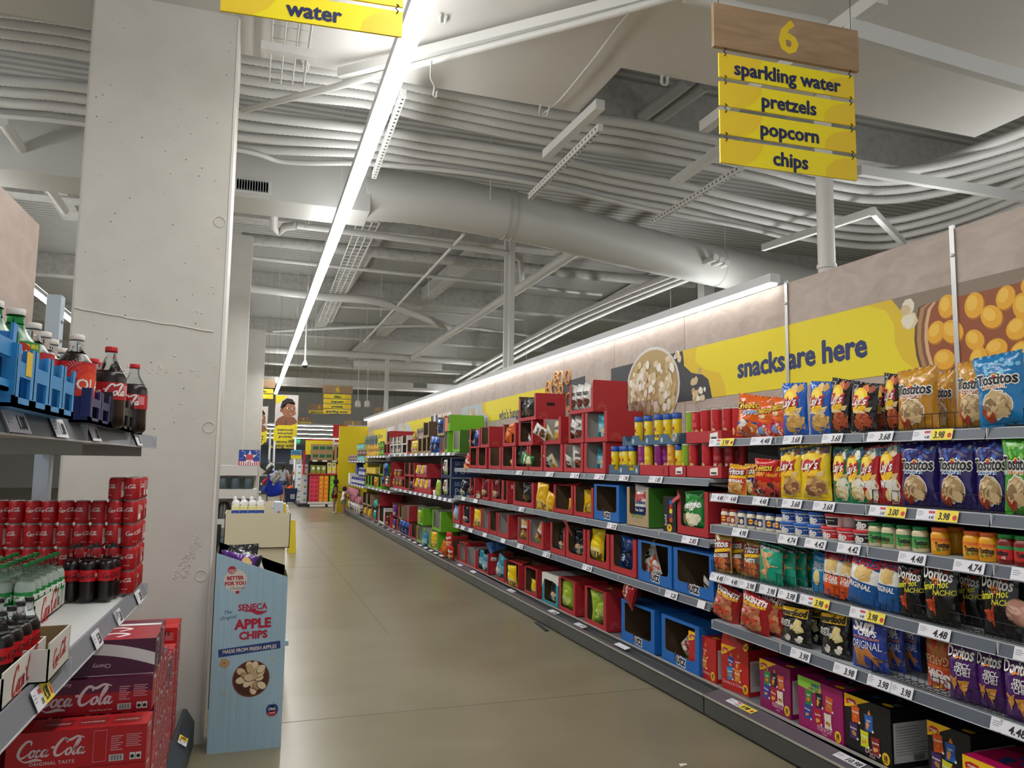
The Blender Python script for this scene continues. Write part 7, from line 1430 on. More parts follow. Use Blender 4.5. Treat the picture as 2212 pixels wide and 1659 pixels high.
# ---------------------------------------------------------------- hanging aisle signs
HOOK = C('#1F1F22', 'm')
def sign(label, c, wd, num, boards, yaw=0, top_wire=True, detail=True):
    """oak board with the aisle number, yellow boards hung below on hooks; c is the top centre"""
    t = thing('aisle_sign', label, 'sign', c, yaw); s = wd/.887; h = .235*s; bh = .128*s; gp = .024*s
    if num is not None:
        g = G(); g.box(-wd/2, wd/2, -.012, .012, -h, 0, WOODS); g.text(num, .25*s, 0, -h*.47, YEL2, lambda x, z, e: (x, -.012-e, z), .035, e=.001); part('number_board', g, t)
        z = -h-.03*s
    else: z = 0
    for i, b in enumerate(boards):
        w = wd*.93; g = G(); g.box(-w/2, w/2, -.005, .005, z-bh, z, C('#F1DC1E', 's')); m = lambda x, q, e: (x, -.005-e, q)
        g.shape([(-w/2, z-bh), (-w/2+.14*s, z-bh*.97), (-w/2+.2*s, z-bh*.7), (-w/2+.24*s, z-bh*.3), (-w/2+.25*s, z), (-w/2, z)], YEL2, m, .0008, 1); g.shape([(w/2, z-bh), (w/2-.2*s, z-bh), (w/2-.19*s, z-bh*.6), (w/2-.14*s, z-bh*.25), (w/2-.08*s, z-bh*.12), (w/2, z-bh*.08)], YEL2, m, .0008, 1)
        g.text(b, .105*s, 0, z-bh*.52, C('#1B2550', 'p'), m, .04, e=.0016); bd = part('text_board', g, t)
        if detail:
            for sx in (-1, 1):
                x = sx*(w/2-.03*s); part('s_hook', G().tube([(x, -.006, z+.034*s), (x+.01*s, -.01, z+.024*s), (x-.006*s, -.01, z+.01*s), (x+.008*s, -.01, z-.004*s), (x, -.006, z-.014*s)], .0028, HOOK, 5), bd)
        z -= bh+gp
    if top_wire:
        for sx in (-1, 1): part('wire', G().tube([(sx*wd*.46, 0, -.01), (sx*wd*.46, 0, min(1.6, (ZS if c[1] < 5 else ZD)-c[2]-.01))], .002, HOOK, 4), t)
    return t
c = (ony(1545, 10, 3.2)+ony(1843, 68, 3.18))/2; c.z = 4.125
sign('hanging oak sign with number 6 and four yellow boards, upper right of the photo', tuple(c), .887, '6', ['sparkling water', 'pretzels', 'popcorn', 'chips'], -.05)
c = ony(678, 45, 3.3); sign('hanging sign at the top edge of the photo whose lowest board reads water', (c.x, 3.3, c.z+.13*.5+.152+.235+.03+.01), .83, '6', ['soft drinks', 'water'], -.08)
def far(label, px0, px1, py, num, boards, yaw=0):
    Y = .887*1600/(px1-px0); p = ony((px0+px1)/2, py, Y); sign(label, tuple(p), .887, num, boards, yaw, True, False)
far('far number 6 sign with soft drinks board by the farther columns', 527, 590, 819, '6', ['soft drinks', 'water'], -.03)
far('far number 6 sign with boards chips, popcorn, pretzels, sparkling water', 700, 760, 833, '6', ['chips', 'popcorn', 'pretzels', 'sparkling water'], -.03)
far('smaller far number 6 sign reading paper products', 668, 712, 873, '6', ['paper products']); far('smallest far number 6 sign beside the baby banner', 640, 672, 901, '6', ['paper products'])
far('far number 5 sign above the yellow end board', 745, 780, 909, '5', []); far('far oak sign with yellow boards just above the header boards', 810, 854, 881, None if 0 else '5', ['cereal', 'snacks'])
# baby banner
p0 = ony(596, 852, 20); p1 = ony(643, 952, 20)
bw, bh = .55, p0.z-p1.z+.02
def babybanner(label, loc, yaw=0):
    g = G(); g.box(0, bw, 0, .012, .12, bh, C('#D9D2CE', 'p')); m = FLAT
    sk, sk2, sk3 = C('#8E5A40', 'p'), C('#A06A4C', 'p'), C('#75452F', 'p'); hr = C('#231816', 'p')
    g.poly([m(*q, .0006) for q in ((0, bh*.98), (0, bh*.8), (.12, bh*.84), (.3, bh*.98))], YEL)
    g.shape([(.02, .36), (.53, .36), (.54, .5), (.47, .6), (.36, .64), (.2, .64), (.08, .57), (.02, .48)], sk, m, .0008); g.shape([(.25, .36), (.3, .36), (.29, .52), (.27, .55)], sk3, m, .0012, 1)
    g.ell(.32, .8, .17, .2, sk2, m, .0014, 24); g.ell(.15, .77, .035, .05, sk, m, .0016, 12); g.ell(.41, .71, .09, .075, sk2, m, .0018, 16)
    g.shape([(.12, .84), (.16, 1.0), (.27, 1.08), (.4, 1.06), (.47, .97), (.48, .92), (.4, .97), (.3, .96), (.2, .9), (.165, .8)], hr, m, .002)
    for x, w_ in ((.31, .035), (.43, .03)): g.ell(x, .83, w_, .026, C('#F0EAE6', 'p'), m, .0024, 12); g.ell(x+.008, .83, .02, .023, hr, m, .0028, 10)
    g.ell(.4, .75, .03, .022, sk, m, .0026, 10); g.ell(.38, .675, .055, .022, C('#8A3A36', 'p'), m, .0026, 12); g.ell(.38, .682, .035, .008, C('#E8DEDA', 'p'), m, .003, 10)
    g.poly([m(*q, .0034) for q in ((-.02, 0), (.3, 0), (.44, .05), (.53, .16), (.55, .3), (.55, .48), (.48, .43), (.38, .4), (.1, .4), (.02, .36), (-.02, .28))], YEL)
    for i, s in enumerate(('suspiciously', 'low-priced', 'groceries')): g.text(s, .082, .265, .29-.085*i, C('#1B2550', 'p'), m, .035, e=.0045)
    t = thing('banner', label, 'banner', loc, yaw); part('printed_sheet', g, t); part('wire', G().tube([(.05, .006, bh), (.05, .006, ZD-loc[2])], .002, HOOK, 4), t); part('wire', G().tube([(bw-.05, .006, bh), (bw-.05, .006, ZD-loc[2])], .002, HOOK, 4), t)
babybanner('hanging banner with a smiling baby above suspiciously low-priced groceries', (p0.x, 20, p1.z-.02))
q = ony(533, 952, 23.5); babybanner('second baby banner, mostly hidden behind the white column', (q.x, 23.5, p1.z-.1))
# ---------------------------------------------------------------- tills and mural
g = G(); m = FLAT; MU = C('#2E322E', 'p')
g.box(0, 6, 0, .05, 0, 2.6, MU); g.poly([m(*q, .002) for q in ((0, .3), (6, .3), (6, 1.2), (3.5, 1.25), (0, 1.05))], C('#4A3E36', 'p')); g.poly([m(*q, .003) for q in ((0, 1.3), (1.5, 1.6), (3, 1.4), (6, 1.9), (6, 2.6), (0, 2.6))], C('#3E4A5E', 'p'))
g.poly([m(*q, .006) for q in ((2.5, 1.5), (3.2, 1.5), (3.2, 1.75), (3.05, 1.9), (2.8, 1.92), (2.6, 1.78), (2.5, 1.72))], C('#D8D8D6', 'p')); g.blobs(22, .3, 5.6, 1.25, 1.7, .16, [C('#23301E', 'p'), C('#2E3A28', 'p'), C('#3A4234', 'p')], m, .004, 3)
solo('mural', g, 'dark landscape mural with a white house on the far wall', 'mural', (ony(566, 1000, 46).x-1.0, 46, 0))
a = ony(580, 968, 44); b = ony(640, 946, 44); w = b.x-a.x; h = b.z-a.z; g = G().box(0, w, 0, .02, 0, h, C('#DCC81A', 'p')).box(.06, .3, -.002, 0, .15, h-.1, C('#1B2550', 'p')); g.text('thanks for', .28, w*.55, h*.72, BLK, FLAT, .03, e=.003); g.text('shopping with us!', .28, w*.55, h*.26, BLK, FLAT, .03, e=.003)
solo('banner', g, 'yellow banner that reads shopping with us above the tills', 'banner', (a.x, 44, a.z))
a = ony(628, 991, 36); b = ony(652, 972, 36); w = b.x-a.x; h = b.z-a.z; g = G().box(0, w, 0, .02, 0, h, C('#5FA8D8', 'p')).band(0, w, 0, h*.38, YEL, FLAT, .002, 1, 1).band(0, w, h*.38, h*.44, C('#D86A5A', 'p'), FLAT, .002, 1, 1); g.text('summer', .1, w*.5, h*.8, C('#1B2550', 'p'), FLAT, .03, e=.003); g.text('of savings', .1, w*.5, h*.62, C('#1B2550', 'p'), FLAT, .03, e=.003)
g.tube([(w*.5, .01, 0), (w*.5, .01, -a.z)], .02, C('#9A9C9E', 's'), 6); solo('poster', g, 'small blue and yellow summer savings sign on a pole', 'sign', (a.x, 36, a.z))
for i, px in enumerate((581, 591, 636)): p = ony(px, 1000, 38+i); solo('till_pole', G().tube([(0, 0, 0), (0, 0, 3.2)], .05, C('#DCDCDC', 's'), 8), 'white pole by the tills, %s from left' % ORD[i], 'pole', (p.x, 38+i, 0))
for i, (px, c) in enumerate(((598, '#2A2C2E'), (660, '#33363A'), (606, '#4A3A30'))): p = ony(px, 1060, 41+i); solo('till_counter', G().box(-.9, .9, 0, .8, 0, .9, C(c, 's')).box(-.95, .95, -.05, .85, .9, .95, C('#8A8C8E', 's')), 'dark checkout counter at the far end, %s one' % ('left', 'right', 'rear')[i], 'counter', (p.x, 41+i, 0))
solo('shade_lamp', G().ball((0, 0, 0), .14, C('#2FC88A', 's'), 10, 6, 1, 1, 1.3), 'small green light by the tills', 'sign', tuple(ony(644, 952, 43)))
# ---------------------------------------------------------------- people
def skinned(name, V, E_, R_, m, parent, sub=2):
    me = bpy.data.meshes.new(name); me.from_pydata(V, E_, []); me.materials.append(m); o = link(name, me, parent=parent)
    md = o.modifiers.new('skin', 'SKIN'); md.use_smooth_shade = True
    lay = me.skin_vertices[0].data
    for i, r in enumerate(R_): lay[i].radius = (r, r); lay[i].use_root = (i == 0)
    s = o.modifiers.new('subdiv', 'SUBSURF'); s.levels = 1; s.render_levels = sub
    return o
def person(label, loc, H, rz, skin, shirt, bottom, hairc, pose, shoes='#E8E6E2', sleeve=.5, legcover=.45, tail=True, lean=0, cat='person', child=False, head=(0, .0), tails=1):
    """front is +y. pose: joint offsets for elbows, wrists, knees, ankles as fractions of the height"""
    t = thing('person', label, cat, loc, rz); ks = 1.0
    hd = 1.28 if child else 1.0; sm, shm, bm, hm = C(skin, 's'), C(shirt, 'r'), C(bottom, 'r'), C(hairc, 'r')
    P = dict(pel=(0, 0, .53), bel=(0, .005+lean*.3, .61), che=(0, lean*.7, .72), nec=(0, lean, .815), hea=(head[0], lean+.012+head[1], .885), top=(head[0], lean+.008+head[1], .945),
             sL=(-.098, lean*.9, .785), sR=(.098, lean*.9, .785), eL=pose['eL'], eR=pose['eR'], wL=pose['wL'], wR=pose['wR'],
             hL=(-.052, 0, .49), hR=(.052, 0, .49), kL=pose['kL'], kR=pose['kR'], aL=pose['aL'], aR=pose['aR'])
    for s in 'LR':
        a = P['a'+s]; P['t'+s] = (a[0]*1.1, a[1]+.075, max(.012, a[2]-.03)); e, w = Vector(P['e'+s]), Vector(P['w'+s]); d = (w-e).normalized(); P['m'+s] = tuple(w+d*.045)
        for i in range(4): P['f%d%s' % (i, s)] = tuple(w+d*(.085-.006*abs(i-1.3))+Vector((.009*(i-1.5), 0, 0))+Vector((0, .004, -.012)))
        P['th'+s] = tuple(w+d*.05+Vector((.02 if s == 'L' else -.02, .012, 0)))
    order = list(P); R = dict(pel=.08, bel=.07, che=.082, nec=.03, hea=.056*hd, top=.045*hd)
    for s in 'LR': R.update({'s'+s: .038, 'e'+s: .026, 'w'+s: .018, 'm'+s: .02, 'h'+s: .062, 'k'+s: .038, 'a'+s: .023, 't'+s: .02, 'th'+s: .006, **{'f%d%s' % (i, s): .0055 for i in range(4)}})
    E_ = [('pel', 'bel'), ('bel', 'che'), ('che', 'nec'), ('nec', 'hea'), ('hea', 'top')]
    for s in 'LR': E_ += [('che', 's'+s), ('s'+s, 'e'+s), ('e'+s, 'w'+s), ('w'+s, 'm'+s), ('m'+s, 'th'+s), ('pel', 'h'+s), ('h'+s, 'k'+s), ('k'+s, 'a'+s), ('a'+s, 't'+s)]+[('m'+s, 'f%d%s' % (i, s)) for i in range(4)]
    ix = {k: i for i, k in enumerate(order)}
    V = [tuple(c*H for c in P[k]) for k in order]
    body = skinned('body', V, [(ix[a], ix[b]) for a, b in E_], [R[k]*H for k in order], sm, t)
    def garment(nm, pts, edges, m):
        skinned(nm, [tuple(c*H for c in p) for p, r in pts], edges, [r*H for p, r in pts], m, t)
    mix = lambda a, b, f: tuple(x+(y-x)*f for x, y in zip(P[a], P[b]))
    garment('shirt', [(P['bel'], .08), (P['che'], .09), ((0, lean*.95, .79), .05), (P['sL'], .044), (P['sR'], .044), (mix('sL', 'eL', sleeve), .036), (mix('sR', 'eR', sleeve), .036), ((0, 0, .545), .084)], [(0, 1), (1, 2), (1, 3), (1, 4), (3, 5), (4, 6), (0, 7)], shm)
    garment('trousers' if legcover > .8 else 'shorts', [((0, 0, .54), .084), (P['hL'], .07), (P['hR'], .07), (mix('hL', 'kL', min(1, legcover*1.0+.1)), .058 if legcover < .8 else .046), (mix('hR', 'kR', min(1, legcover+.1)), .058 if legcover < .8 else .046)]+([(P['aL'], .034), (P['aR'], .034)] if legcover > .8 else []), [(0, 1), (0, 2), (1, 3), (2, 4)]+([(3, 5), (4, 6)] if legcover > .8 else []), bm)
    g = G(); hx, hy, hz = (c*H for c in P['hea']); r = .062*hd*H
    g.ball((hx, hy-.02*H, hz+.028*H), r, hm, 14, 8, 1.0, 1.02, 1.08)
    if tail:
        for sx in ((0,) if tails == 1 else (-1, 1)): g.tube([(hx+sx*.05*H, hy-.07*H*(tails == 1), hz+.03*H), (hx+sx*.075*H, hy-.1*H*(tails == 1)-.01, hz-.01*H), (hx+sx*.08*H, hy-.085*H*(tails == 1)-.015, hz-.08*H), (hx+sx*.075*H, hy-.075*H*(tails == 1)-.01, hz-.12*H)], [.018*H, .024*H, .018*H, .006*H], hm, 8)
    part('hair', g, t)
    f = G(); fy = hy+.052*hd*H
    for sx in (-1, 1): f.ball((hx+sx*.02*H*hd, fy-.004*H, hz+.012*H), .0065*H, C('#1C1412', 'l'), 8, 5); f.ball((hx+sx*.056*H*hd, hy, hz+.004*H), .012*H, sm, 8, 5, .5, 1, 1.4)
    f.ball((hx, fy+.003*H, hz-.004*H), .009*H, sm, 8, 5, .8, 1, 1.3); f.ball((hx, fy-.006*H, hz-.026*H), .012*H, C('#9A5248', 's'), 8, 5, 1.2, .5, .4); part('face', f, t)
    for s in 'LR':
        a = P['a'+s]; g = G(); g.ball((a[0]*H, (a[1]+.03)*H, max(.022, a[2]-.025)*H), .045*H, C(shoes, 's'), 10, 6, .62, 1.25, .5); part('shoe', g, t)
    return t
walk = dict(eL=(-.15, -.02, .63), wL=(-.12, .08, .55), eR=(.14, .02, .62), wR=(.15, .10, .50), kL=(-.055, .03, .28), kR=(.055, -.01, .28), aL=(-.05, .05, .04), aR=(.055, -.05, .05))
hip = dict(eL=(-.15, .06, .65), wL=(-.16, .15, .6), eR=(.19, -.06, .65), wR=(.12, .0, .55), kL=(-.05, .01, .28), kR=(.06, -.02, .28), aL=(-.05, 0, .04), aR=(.06, -.08, .05))
q = onz(609, 1085, 0); person('woman with a dark ponytail, grey t-shirt and denim shorts, seen from behind', (q.x, q.y, 0), 1.62, -.35, '#A8735A', '#8C8F94', '#2E4660', '#171414', walk, shoes='#2A2A2C', lean=.02, legcover=.35)
q = onz(641, 1083, 0); person('woman in a cream top and dark jeans, hand on her hip, seen from behind', (q.x, q.y, 0), 1.64, .05, '#A06A50', '#CFC3B8', '#1B2233', '#171414', hip, legcover=1.0, tail=False, lean=.02, sleeve=.45)
kp_ = dict(eL=(-.13, .05, .64), wL=(-.08, .16, .6), eR=(.13, .05, .64), wR=(.08, .18, .62), kL=(-.05, .0, .28), kR=(.05, .01, .28), aL=(-.05, -.01, .04), aR=(.05, .0, .04))
q = onz(721, 1108, 0); person('girl with two dark ponytails, black t-shirt and maroon shorts, leaning to the shelf', (q.x, q.y, 0), 1.14, -1.75, '#9A6A52', '#17171A', '#7A1A2E', '#15110F', kp_, child=True, lean=.04, head=(.03, .0), tails=2, legcover=.4)
q = onz(741, 1114, 0); person('toddler in a white sleeveless top and grey shorts reaching to the shelf', (q.x, q.y, 0), .93, -1.3, '#A3735A', '#E2E0DA', '#8A8A7A', '#15110F', kp_, child=True, lean=.03, sleeve=.08, tail=False, legcover=.5)
# shopping basket on wheels
p = onz(626, 1086, 0); NB = C('#17254E', 's'); t = thing('shopping_basket', 'navy rolling basket with white grid mark, behind the two women', 'basket', (p.x, p.y-.3, 0), .05)
g = G(); v = [(-.2, -.14, .05), (.2, -.14, .05), (.2, .14, .05), (-.2, .14, .05), (-.25, -.18, .6), (.25, -.18, .6), (.25, .18, .6), (-.25, .18, .6)]; g.add(v, [(0, 3, 2, 1), (0, 1, 5, 4), (1, 2, 6, 5), (2, 3, 7, 6), (3, 0, 4, 7)], NB); g.add([(a*.97, b*.97, c) for a, b, c in v], [(1, 2, 3, 0), (4, 5, 1, 0), (5, 6, 2, 1), (6, 7, 3, 2), (7, 4, 0, 3)], NB)
for i in range(4):
    for j in range(4): g.band(-.02+.045*i, .01+.045*i, .18+.05*j, .215+.05*j, WHT, lambda x, z, e: (x, -.135-.04*(z-.05)/.55-e-.004, z), .002, 1, 1)
part('basket_body', g, t); part('handle', G().tube([(-.24, .0, .6), (-.24, .1, .95), (.24, .1, .95), (.24, 0, .6)], .012, BLK, 6), t)
for x in (-.15, .15): part('wheel', G().tube([(x-.02, -.1, .03), (x+.02, -.1, .03)], .03, BLK, 10), t)
solo('snack_bag', G().ball((0, 0, 0), .12, C('#E0561E', 'g'), 10, 7, 1.2, .7, .8), 'orange bag showing at the top of the navy basket', 'bag', (p.x-.03, p.y-.28, .6), (0, -.5, 0))
# ================================================================ pipes, ducts and channels under the roof
def pp(pts, z): return [onz(p[0], p[1], p[2] if len(p) > 2 else z) for p in pts]
def smooth(P, step):
    out = []
    for i in range(len(P)-1):
        p0, p1, p2, p3 = P[max(i-1, 0)], P[i], P[i+1], P[min(i+2, len(P)-1)]; n = max(1, int((p2-p1).length/step))
        for q in range(n):
            t = q/n; out.append(.5*((2*p1)+(p2-p0)*t+(2*p0-5*p1+4*p2-p3)*t*t+(-p0+3*p1-3*p2+p3)*t**3))
    out.append(P[-1]); return out
HOSE = C('#CCCBC6', 's'); ORDH = ['top', 'second', 'third', 'lowest']
def hose(label, pts, z, r=.05, grp=None):
    P = smooth(pp(pts, z), .022); g = G(); g.tube(P, [r if i % 2 else r*.9 for i in range(len(P))], HOSE, 10); solo('flexible_hose', g, label, 'hose', group=grp)
UP = [(-150, 2), (0, 22), (204, 52), (522, 122), (789, 162), (934, 194), (1187, 244), (1336, 262), (1486, 290), (1640, 322), (1760, 352), (1900, 372), (2050, 352), (2250, 296)]
LO = [(-150, 150), (0, 172), (189, 190), (522, 246), (789, 278), (934, 300), (1187, 341), (1336, 374), (1486, 402), (1560, 420), (1691, 450), (1800, 470), (1910, 478), (2020, 456), (2130, 420), (2270, 362)]
for k in range(4):
    hose('corrugated white hose of the nearer bundle, %s of four' % ORDH[k], [(x, y+23*k-(3*k if x > 600 else 0)) for x, y in UP], 4.97+.0*k, .052, 'hoses, nearer bundle')
    hose('corrugated white hose of the bundle above the big duct, %s of four' % ORDH[k], [(x, y+(24 if x < 600 else 18)*k) for x, y in LO], 4.97, .05, 'hoses, farther bundle')
hose('thin smooth hose sagging just above the big duct', [(-100, 240), (0, 250), (180, 268), (522, 325), (620, 350), (800, 354), (1000, 372), (1200, 405), (1400, 452), (1600, 490), (1700, 515)], 4.9, .028)
# spiral duct and its box section
DUC = C('#C9C8C2', 's')
t = thing('air_duct', 'big ribbed round air duct crossing below the roof, with a grille at its left', 'duct', (0, 9, 0))
ctr = [Vector(p) for p in ((1.15, 0, 4.93), (1.9, 0, 4.95), (3.3, .1, 4.89), (5.0, .5, 4.82), (7.5, 1.0, 4.74), (10, 1.4, 4.7))]; S_ = smooth(ctr, .045); n = len(S_)
rr = [.315-.035*(i/n)+(.006 if i % 2 else 0) for i in range(n)]; part('round_section', G().tube(S_, rr, DUC, 28), t)
part('box_section', G().box(-5, 1.2, -.3, .3, 4.62, 5.2, DUC), t)
for i, q in enumerate((S_[40], S_[42], S_[int(n*.62)])): part('collar', G().tube([q+Vector((-.012, 0, 0)), q+Vector((.012, 0, 0))], .325-.02*(i == 2), C('#B5B4AF', 's'), 28), t)
a, b = ony(512, 385, 8.69), ony(586, 424, 8.69); gr = G(); gr.box(a.x-.03, b.x, -.325, -.3, b.z, a.z, WHITE); part('grille', gr, t); v = G()
for i in range(12):
    for j in range(6): x = a.x+(b.x-a.x-.03)*i/12; z = b.z+.03+(a.z-b.z-.06)*j/6; v.box(x, x+.022, -.3262, -.3252, z, z+.038, C('#2C3A44', 's'))
part('grille_openings', v, t)
a, b = ony(560, 815, 27), ony(1120, 852, 27); solo('air_duct', G().box(-4, 14, 0, .7, b.z, a.z+.05, DUC).box(*(ony(893, 842, 27).x, ony(922, 842, 27).x, -.01, 0, b.z+.08, b.z+.25), C('#6E6E6A', 's')), 'far flat grey air duct crossing above the baby banner', 'duct', (0, 27, 0))
# pipes: label, pixels on the photo, height, radius
for lab, pts, z, r, m in [
    ('white drain pipe running right and turning down behind the duct', [(641, 487), (825, 510), (1093, 547), (1122, 557), (1128, 612)], 5.2, .05, PIPE),
    ('white trap bend of a drain pipe left of the strip light', [(592, 455), (593, 492), (603, 502), (615, 490), (641, 487)], 5.2, .06, PIPE),
    ('thick rough coated pipe below the round duct', [(522, 514), (731, 536), (1006, 565), (1300, 596), (1500, 612)], 5.5, .10, ROUGHW),
    ('thin white pipe under the rough coated one', [(522, 554), (862, 590), (1097, 615), (1300, 636)], 5.3, .035, PIPE),
    ('white pipe that bends downward right of the strip light', [(540, 622), (702, 641), (815, 651), (900, 680), (981, 713)], 5.2, .085, PIPE),
    ('white pipe running along the aisle direction toward the back', [(880, 780), (1020, 690), (1260, 532)], 5.0, .09, PIPE),
    ('thin long rod running along the aisle direction', [(786, 738), (1003, 505)], 5.2, .025, PIPE),
    ('left tube of the triple tube bundle on the right', [(981, 825), (1150, 728), (1300, 655), (1547, 556)], 4.7, .05, PIPE),
    ('middle tube of the triple tube bundle on the right', [(990, 832), (1160, 735), (1310, 662), (1560, 562)], 4.7, .05, PIPE),
    ('right tube of the triple tube bundle on the right', [(1000, 839), (1170, 743), (1320, 670), (1572, 568)], 4.7, .05, PIPE),
    ('far white pipe crossing above the farther column', [(532, 753), (854, 771), (1133, 792)], 5.0, .10, PIPE),
    ('far thin white pipe crossing above the baby banner', [(543, 782), (820, 798), (1075, 811)], 4.9, .05, PIPE),
    ('far thin pipe between the two farther crossing pipes', [(590, 715), (800, 706), (990, 706), (1180, 730)], 5.3, .04, PIPE),
    ('short fat silencer pipe lying far above the popcorn sign', [(765, 786), (955, 790)], 4.9, .16, PIPE),
    ('thin white cross pipe just under the flat far duct', [(700, 660), (900, 672), (1130, 690)], 5.4, .03, PIPE),
    ('slanting white pipe at the upper left behind the column', [(5, 262), (70, 355), (140, 455)], 4.85, .05, PIPE),
    ('thin level pipe at the left behind the column', [(-40, 284), (100, 300), (200, 318)], 5.3, .03, PIPE),
    ('white conduit hanging under the soffit channel', [(525, 238), (745, 182), (1000, 115), (1250, 50), (1500, -20)], 4.6, .026, PIPE),
    ('thick white tube at the upper right corner, first', [(1983, 366), (2100, 325), (2250, 268)], 5.05, .055, PIPE),
    ('thick white tube at the upper right corner, second', [(2056, 380), (2140, 350), (2260, 303)], 5.05, .055, PIPE),
    ('thick white tube at the upper right corner, third', [(2112, 393), (2180, 368), (2260, 335)], 5.05, .055, PIPE),
    ('pale curved pipe across the top right soffit', [(1480, -8), (1600, 18), (1780, 52)], 4.62, .04, PIPE),
    ('grey twin pipe in the roof notch, left one', [(1365, 268), (1440, 212), (1490, 172)], 5.6, .07, DIM), ('grey twin pipe in the roof notch, right one', [(1400, 272), (1470, 222), (1525, 182)], 5.6, .07, DIM)]:
    P = smooth(pp(pts, z), .2); solo('pipe', G().tube(P, r, m, 10), lab, 'pipe')
# channels: label, ends, height, width, depth, perforated
PERF = C('#3A3A38', 's')
for lab, a, b, z, w, h, perf in [
    ('perforated white channel right beside the strip light', (872, 200), (808, 380), 4.5, .042, .06, True), ('perforated white channel in the middle of the hoses', (1297, 275), (1145, 425), 4.5, .045, .06, True), ('plain white channel just above the middle perforated one', (1297, 225), (1180, 335), 4.66, .08, .08, False),
    ('perforated white channel left of the lowest sign board', (1602, 362), (1412, 478), 4.6, .045, .06, True), ('plain channel behind the lowest sign board', (1560, 322), (1455, 395), 4.75, .08, .08, False), ('wide white channel passing behind the number 6 sign', (1520, 275), (1905, -8), 4.55, .085, .09, False),
    ('long white channel at the upper right corner', (1832, 62), (2260, 190), 4.45, .06, .12, False), ('long white channel right of the round pole', (1856, 368), (2260, 434), 4.7, .06, .10, False), ('plain channel rising left of the round pole', (1648, 535), (1890, 455), 4.7, .06, .09, False), ('short channel slanting down to the header board', (1886, 458), (1952, 526), 4.6, .06, .08, False),
    ('white channel fixed under the soffit, left of the middle', (735, 160), (1400, -8), 4.66, .07, .07, False), ('grey roof beam along the aisle behind the strip light', (1080, 505), (760, 770), 5.8, .3, .25, False), ('grey roof beam along the aisle on the left', (830, 470), (690, 700), 5.8, .3, .25, False), ('grey roof beam far right', (1500, 560), (1150, 745), 5.8, .3, .25, False), ('grey roof beam at the left behind the column', (40, 270), (160, 460), 5.7, .3, .25, False)]:
    A, B = onz(*a, z), onz(*b, z); g = G().beam(A, B, w, h, ROUGHW if 'beam' in lab else WHITE)
    if perf:
        L = (B-A).length; d = (B-A).normalized(); nrm = d.cross(Vector((0, 0, 1))).normalized(); s = 1 if nrm.dot(A-Vector((0, 0, EYE))) < 0 else -1
        for i in range(int(L/.07)):
            c = A+d*(.05+.07*i)+nrm*(s*(w/2+.0008)); u = Vector((0, 0, 1)); g.add([c+d*(.013*cos(k*pi/4))+u*(.013*sin(k*pi/4)) for k in range(8)], [tuple(range(8)) if s > 0 else tuple(range(7, -1, -1))], PERF)
            c = A+d*(.05+.07*i)-Vector((0, 0, h/2+.0008)); g.add([c+d*(.013*cos(k*pi/4))+nrm*(.011*sin(k*pi/4)) for k in range(8)], [tuple(range(8))], PERF)
    solo('roof_beam' if 'beam' in lab else 'strut_channel', g, lab, 'beam' if 'beam' in lab else 'channel')
for i, y in enumerate((7.3, 12.5, 18, 24, 31, 38)): solo('roof_beam', G().box(-13.7, 15.7, 0, .35, ZD-.45, ZD-.002, ROUGHW), 'rough grey cross beam under the roof deck, %s from the camera' % ORD[i], 'beam', (0, y, 0))
# hanger rods in ones, thin diagonal braces
rnd = random.Random(8)
for i in range(14): x, y = rnd.uniform(.0, 7), rnd.uniform(7, 22); solo('hanger_rod', G().tube([(x, y, 4.95), (x, y, ZD-.01)], .008, WHITE, 5), 'thin hanger rod among the roof pipes', 'rod', group='hanger rods')
# wire tray hanging near the big column
def wires(label, X0, X1, Ya, Yb, z, step=.16):
    g = G(); n = int((Yb-Ya)/step)
    for k in range(4): x = X0+(X1-X0)*k/3; g.tube([(x, Ya, z), (x, Yb, z)], .006, WHITE, 5)
    for x in (X0, X1): g.tube([(x, Ya, z+.07), (x, Yb, z+.07)], .006, WHITE, 5)
    for i in range(n+1): y = Ya+(Yb-Ya)*i/n; g.tube([(X0, y, z+.07), (X0, y, z), (X1, y, z), (X1, y, z+.07)], .005, WHITE, 5)
    return g
t = thing('cable_tray', 'white wire cable tray under the soffit beside the big column', 'cable tray'); part('wire_tray', wires('', .02, .27, 3.6, 5.9, 4.62), t); part('bracket', G().box(-.05, .33, 5.3, 5.36, 4.56, 4.62, WHITE), t)
A, B = onz(797, 478, 5.3), onz(703, 695, 5.3); t = thing('cable_tray', 'long wire cable ladder running toward the back, right of the strip light', 'cable tray'); g = G()
d = B-A; nx = d.normalized().cross(Vector((0, 0, 1)))*.16
for s in (-1, -.33, .33, 1): g.tube([A+nx*s, B+nx*s], .012, WHITE, 5)
for i in range(40): c = A+d*(i/39); g.tube([c-nx, c+nx], .012, WHITE, 5)
part('wire_ladder', g, t)
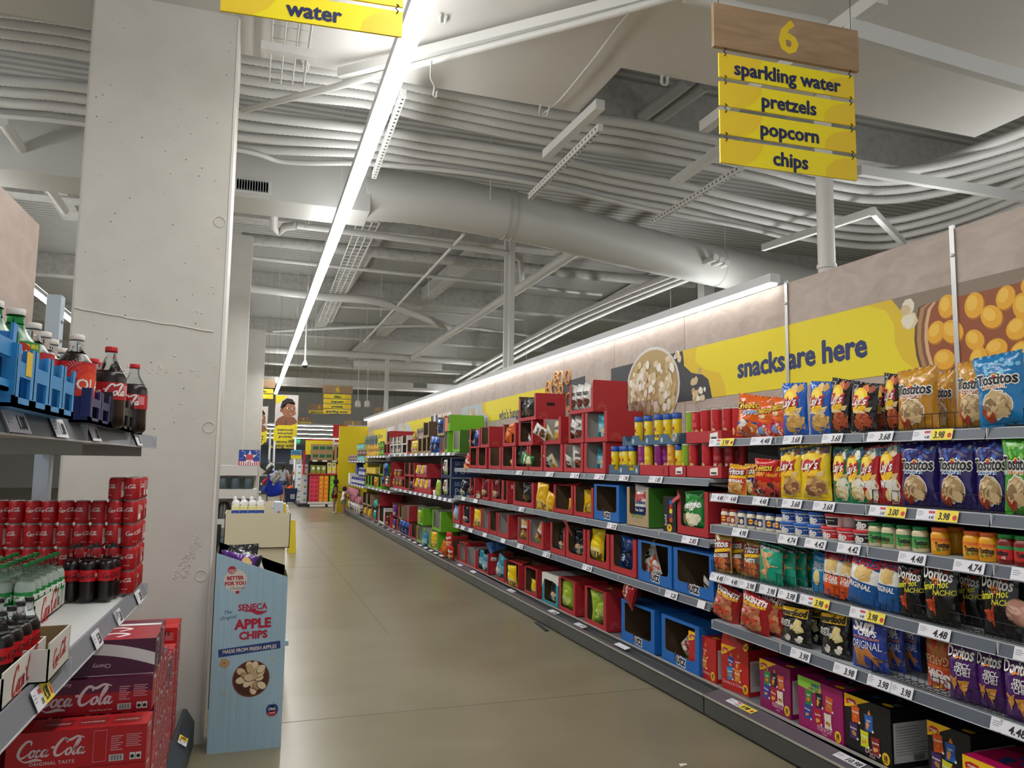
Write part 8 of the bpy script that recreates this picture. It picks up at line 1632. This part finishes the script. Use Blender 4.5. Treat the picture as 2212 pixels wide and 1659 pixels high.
# posts, pole, camera, spotlights
p = onx(1786, 575, 4.0); solo('round_pole', G().tube([(0, 0, p.z-.25), (0, 0, 4.735)], .062, WHITE, 20).tube([(0, 0, p.z-.02), (0, 0, p.z+.01)], .07, WHITE, 20), 'round white pole standing behind the header boards, right of the middle', 'pole', (4.0, p.y, 0))
for i, (px, w) in enumerate(((1092, .085), (1103, .085), (836, .13))): q = onx(px, 800, 3.98); solo('steel_post', G().box(-w/2, w/2, -.03, .03, 2.6, ZD-.46 if i < 2 else 5.0, WHITE), 'white steel post behind the header boards, %s' % ('left of the near pair', 'right of the near pair', 'farther single one')[i], 'post', (3.98, q.y, 0))
q = ony(1532, 600, 11); solo('steel_post', G().box(-.1, .1, 0, .2, 2.0, 5.5, DIM), 'grey wide post above the strip light of the header boards', 'post', (q.x, 11, 0))
q = ony(659, 790, 17); t = thing('dome_camera', 'white dome camera hanging on a thin pole in the middle', 'camera', tuple(q)); part('pole', G().tube([(0, 0, .08), (0, 0, ZD-q.z-.46)], .02, WHITE, 8), t); part('housing', G().lathe([(.02, .12), (.05, .06), (.07, .03), (.07, 0)], WHITE, 16), t); part('lens_dome', G().ball((0, 0, 0), .055, C('#2A2A2E', 'l'), 12, 8), t)
for i, px in enumerate((773, 793)): q = ony(px, 872, 24); t = thing('track_spotlight', 'small white track spotlight, %s of the far pair' % ('left', 'right')[i], 'spotlight', tuple(q)); part('head', G().lathe([(.03, .1), (.08, .06), (.09, -.1), (.001, -.09)], WHITE, 12), t); part('stem', G().tube([(0, 0, .1), (0, 0, ZD-q.z-.02)], .01, WHITE, 6), t)
solo('cable', G().tube(smooth(pp([(1172, 246), (1210, 215), (1280, 130), (1340, 50), (1390, -5)], 4.7), .1), .008, WHITE, 6).tube(smooth(pp([(1168, 225), (1166, 248), (1180, 250), (1188, 228)], 4.69), .03), .008, WHITE, 6), 'white cable sagging under the soffit', 'cable')
solo('wire_hook', G().tube(smooth(pp([(932, 130), (930, 165), (938, 185), (936, 205), (942, 210), (944, 198)], 4.5), .02), .006, WHITE, 5), 'white wire hook dangling from the conduit', 'hook')
for i, (px, py) in enumerate(((660, 140), (957, 40), (1436, 172))): solo('pipe_clip', G().tube(smooth(pp([(px-6, py-8), (px-6, py+8), (px+4, py+10), (px+6, py-4)], 4.72), .02), .012, WHITE, 6), 'white pipe clip on the soffit, %s from left' % ORD[i], 'clip')
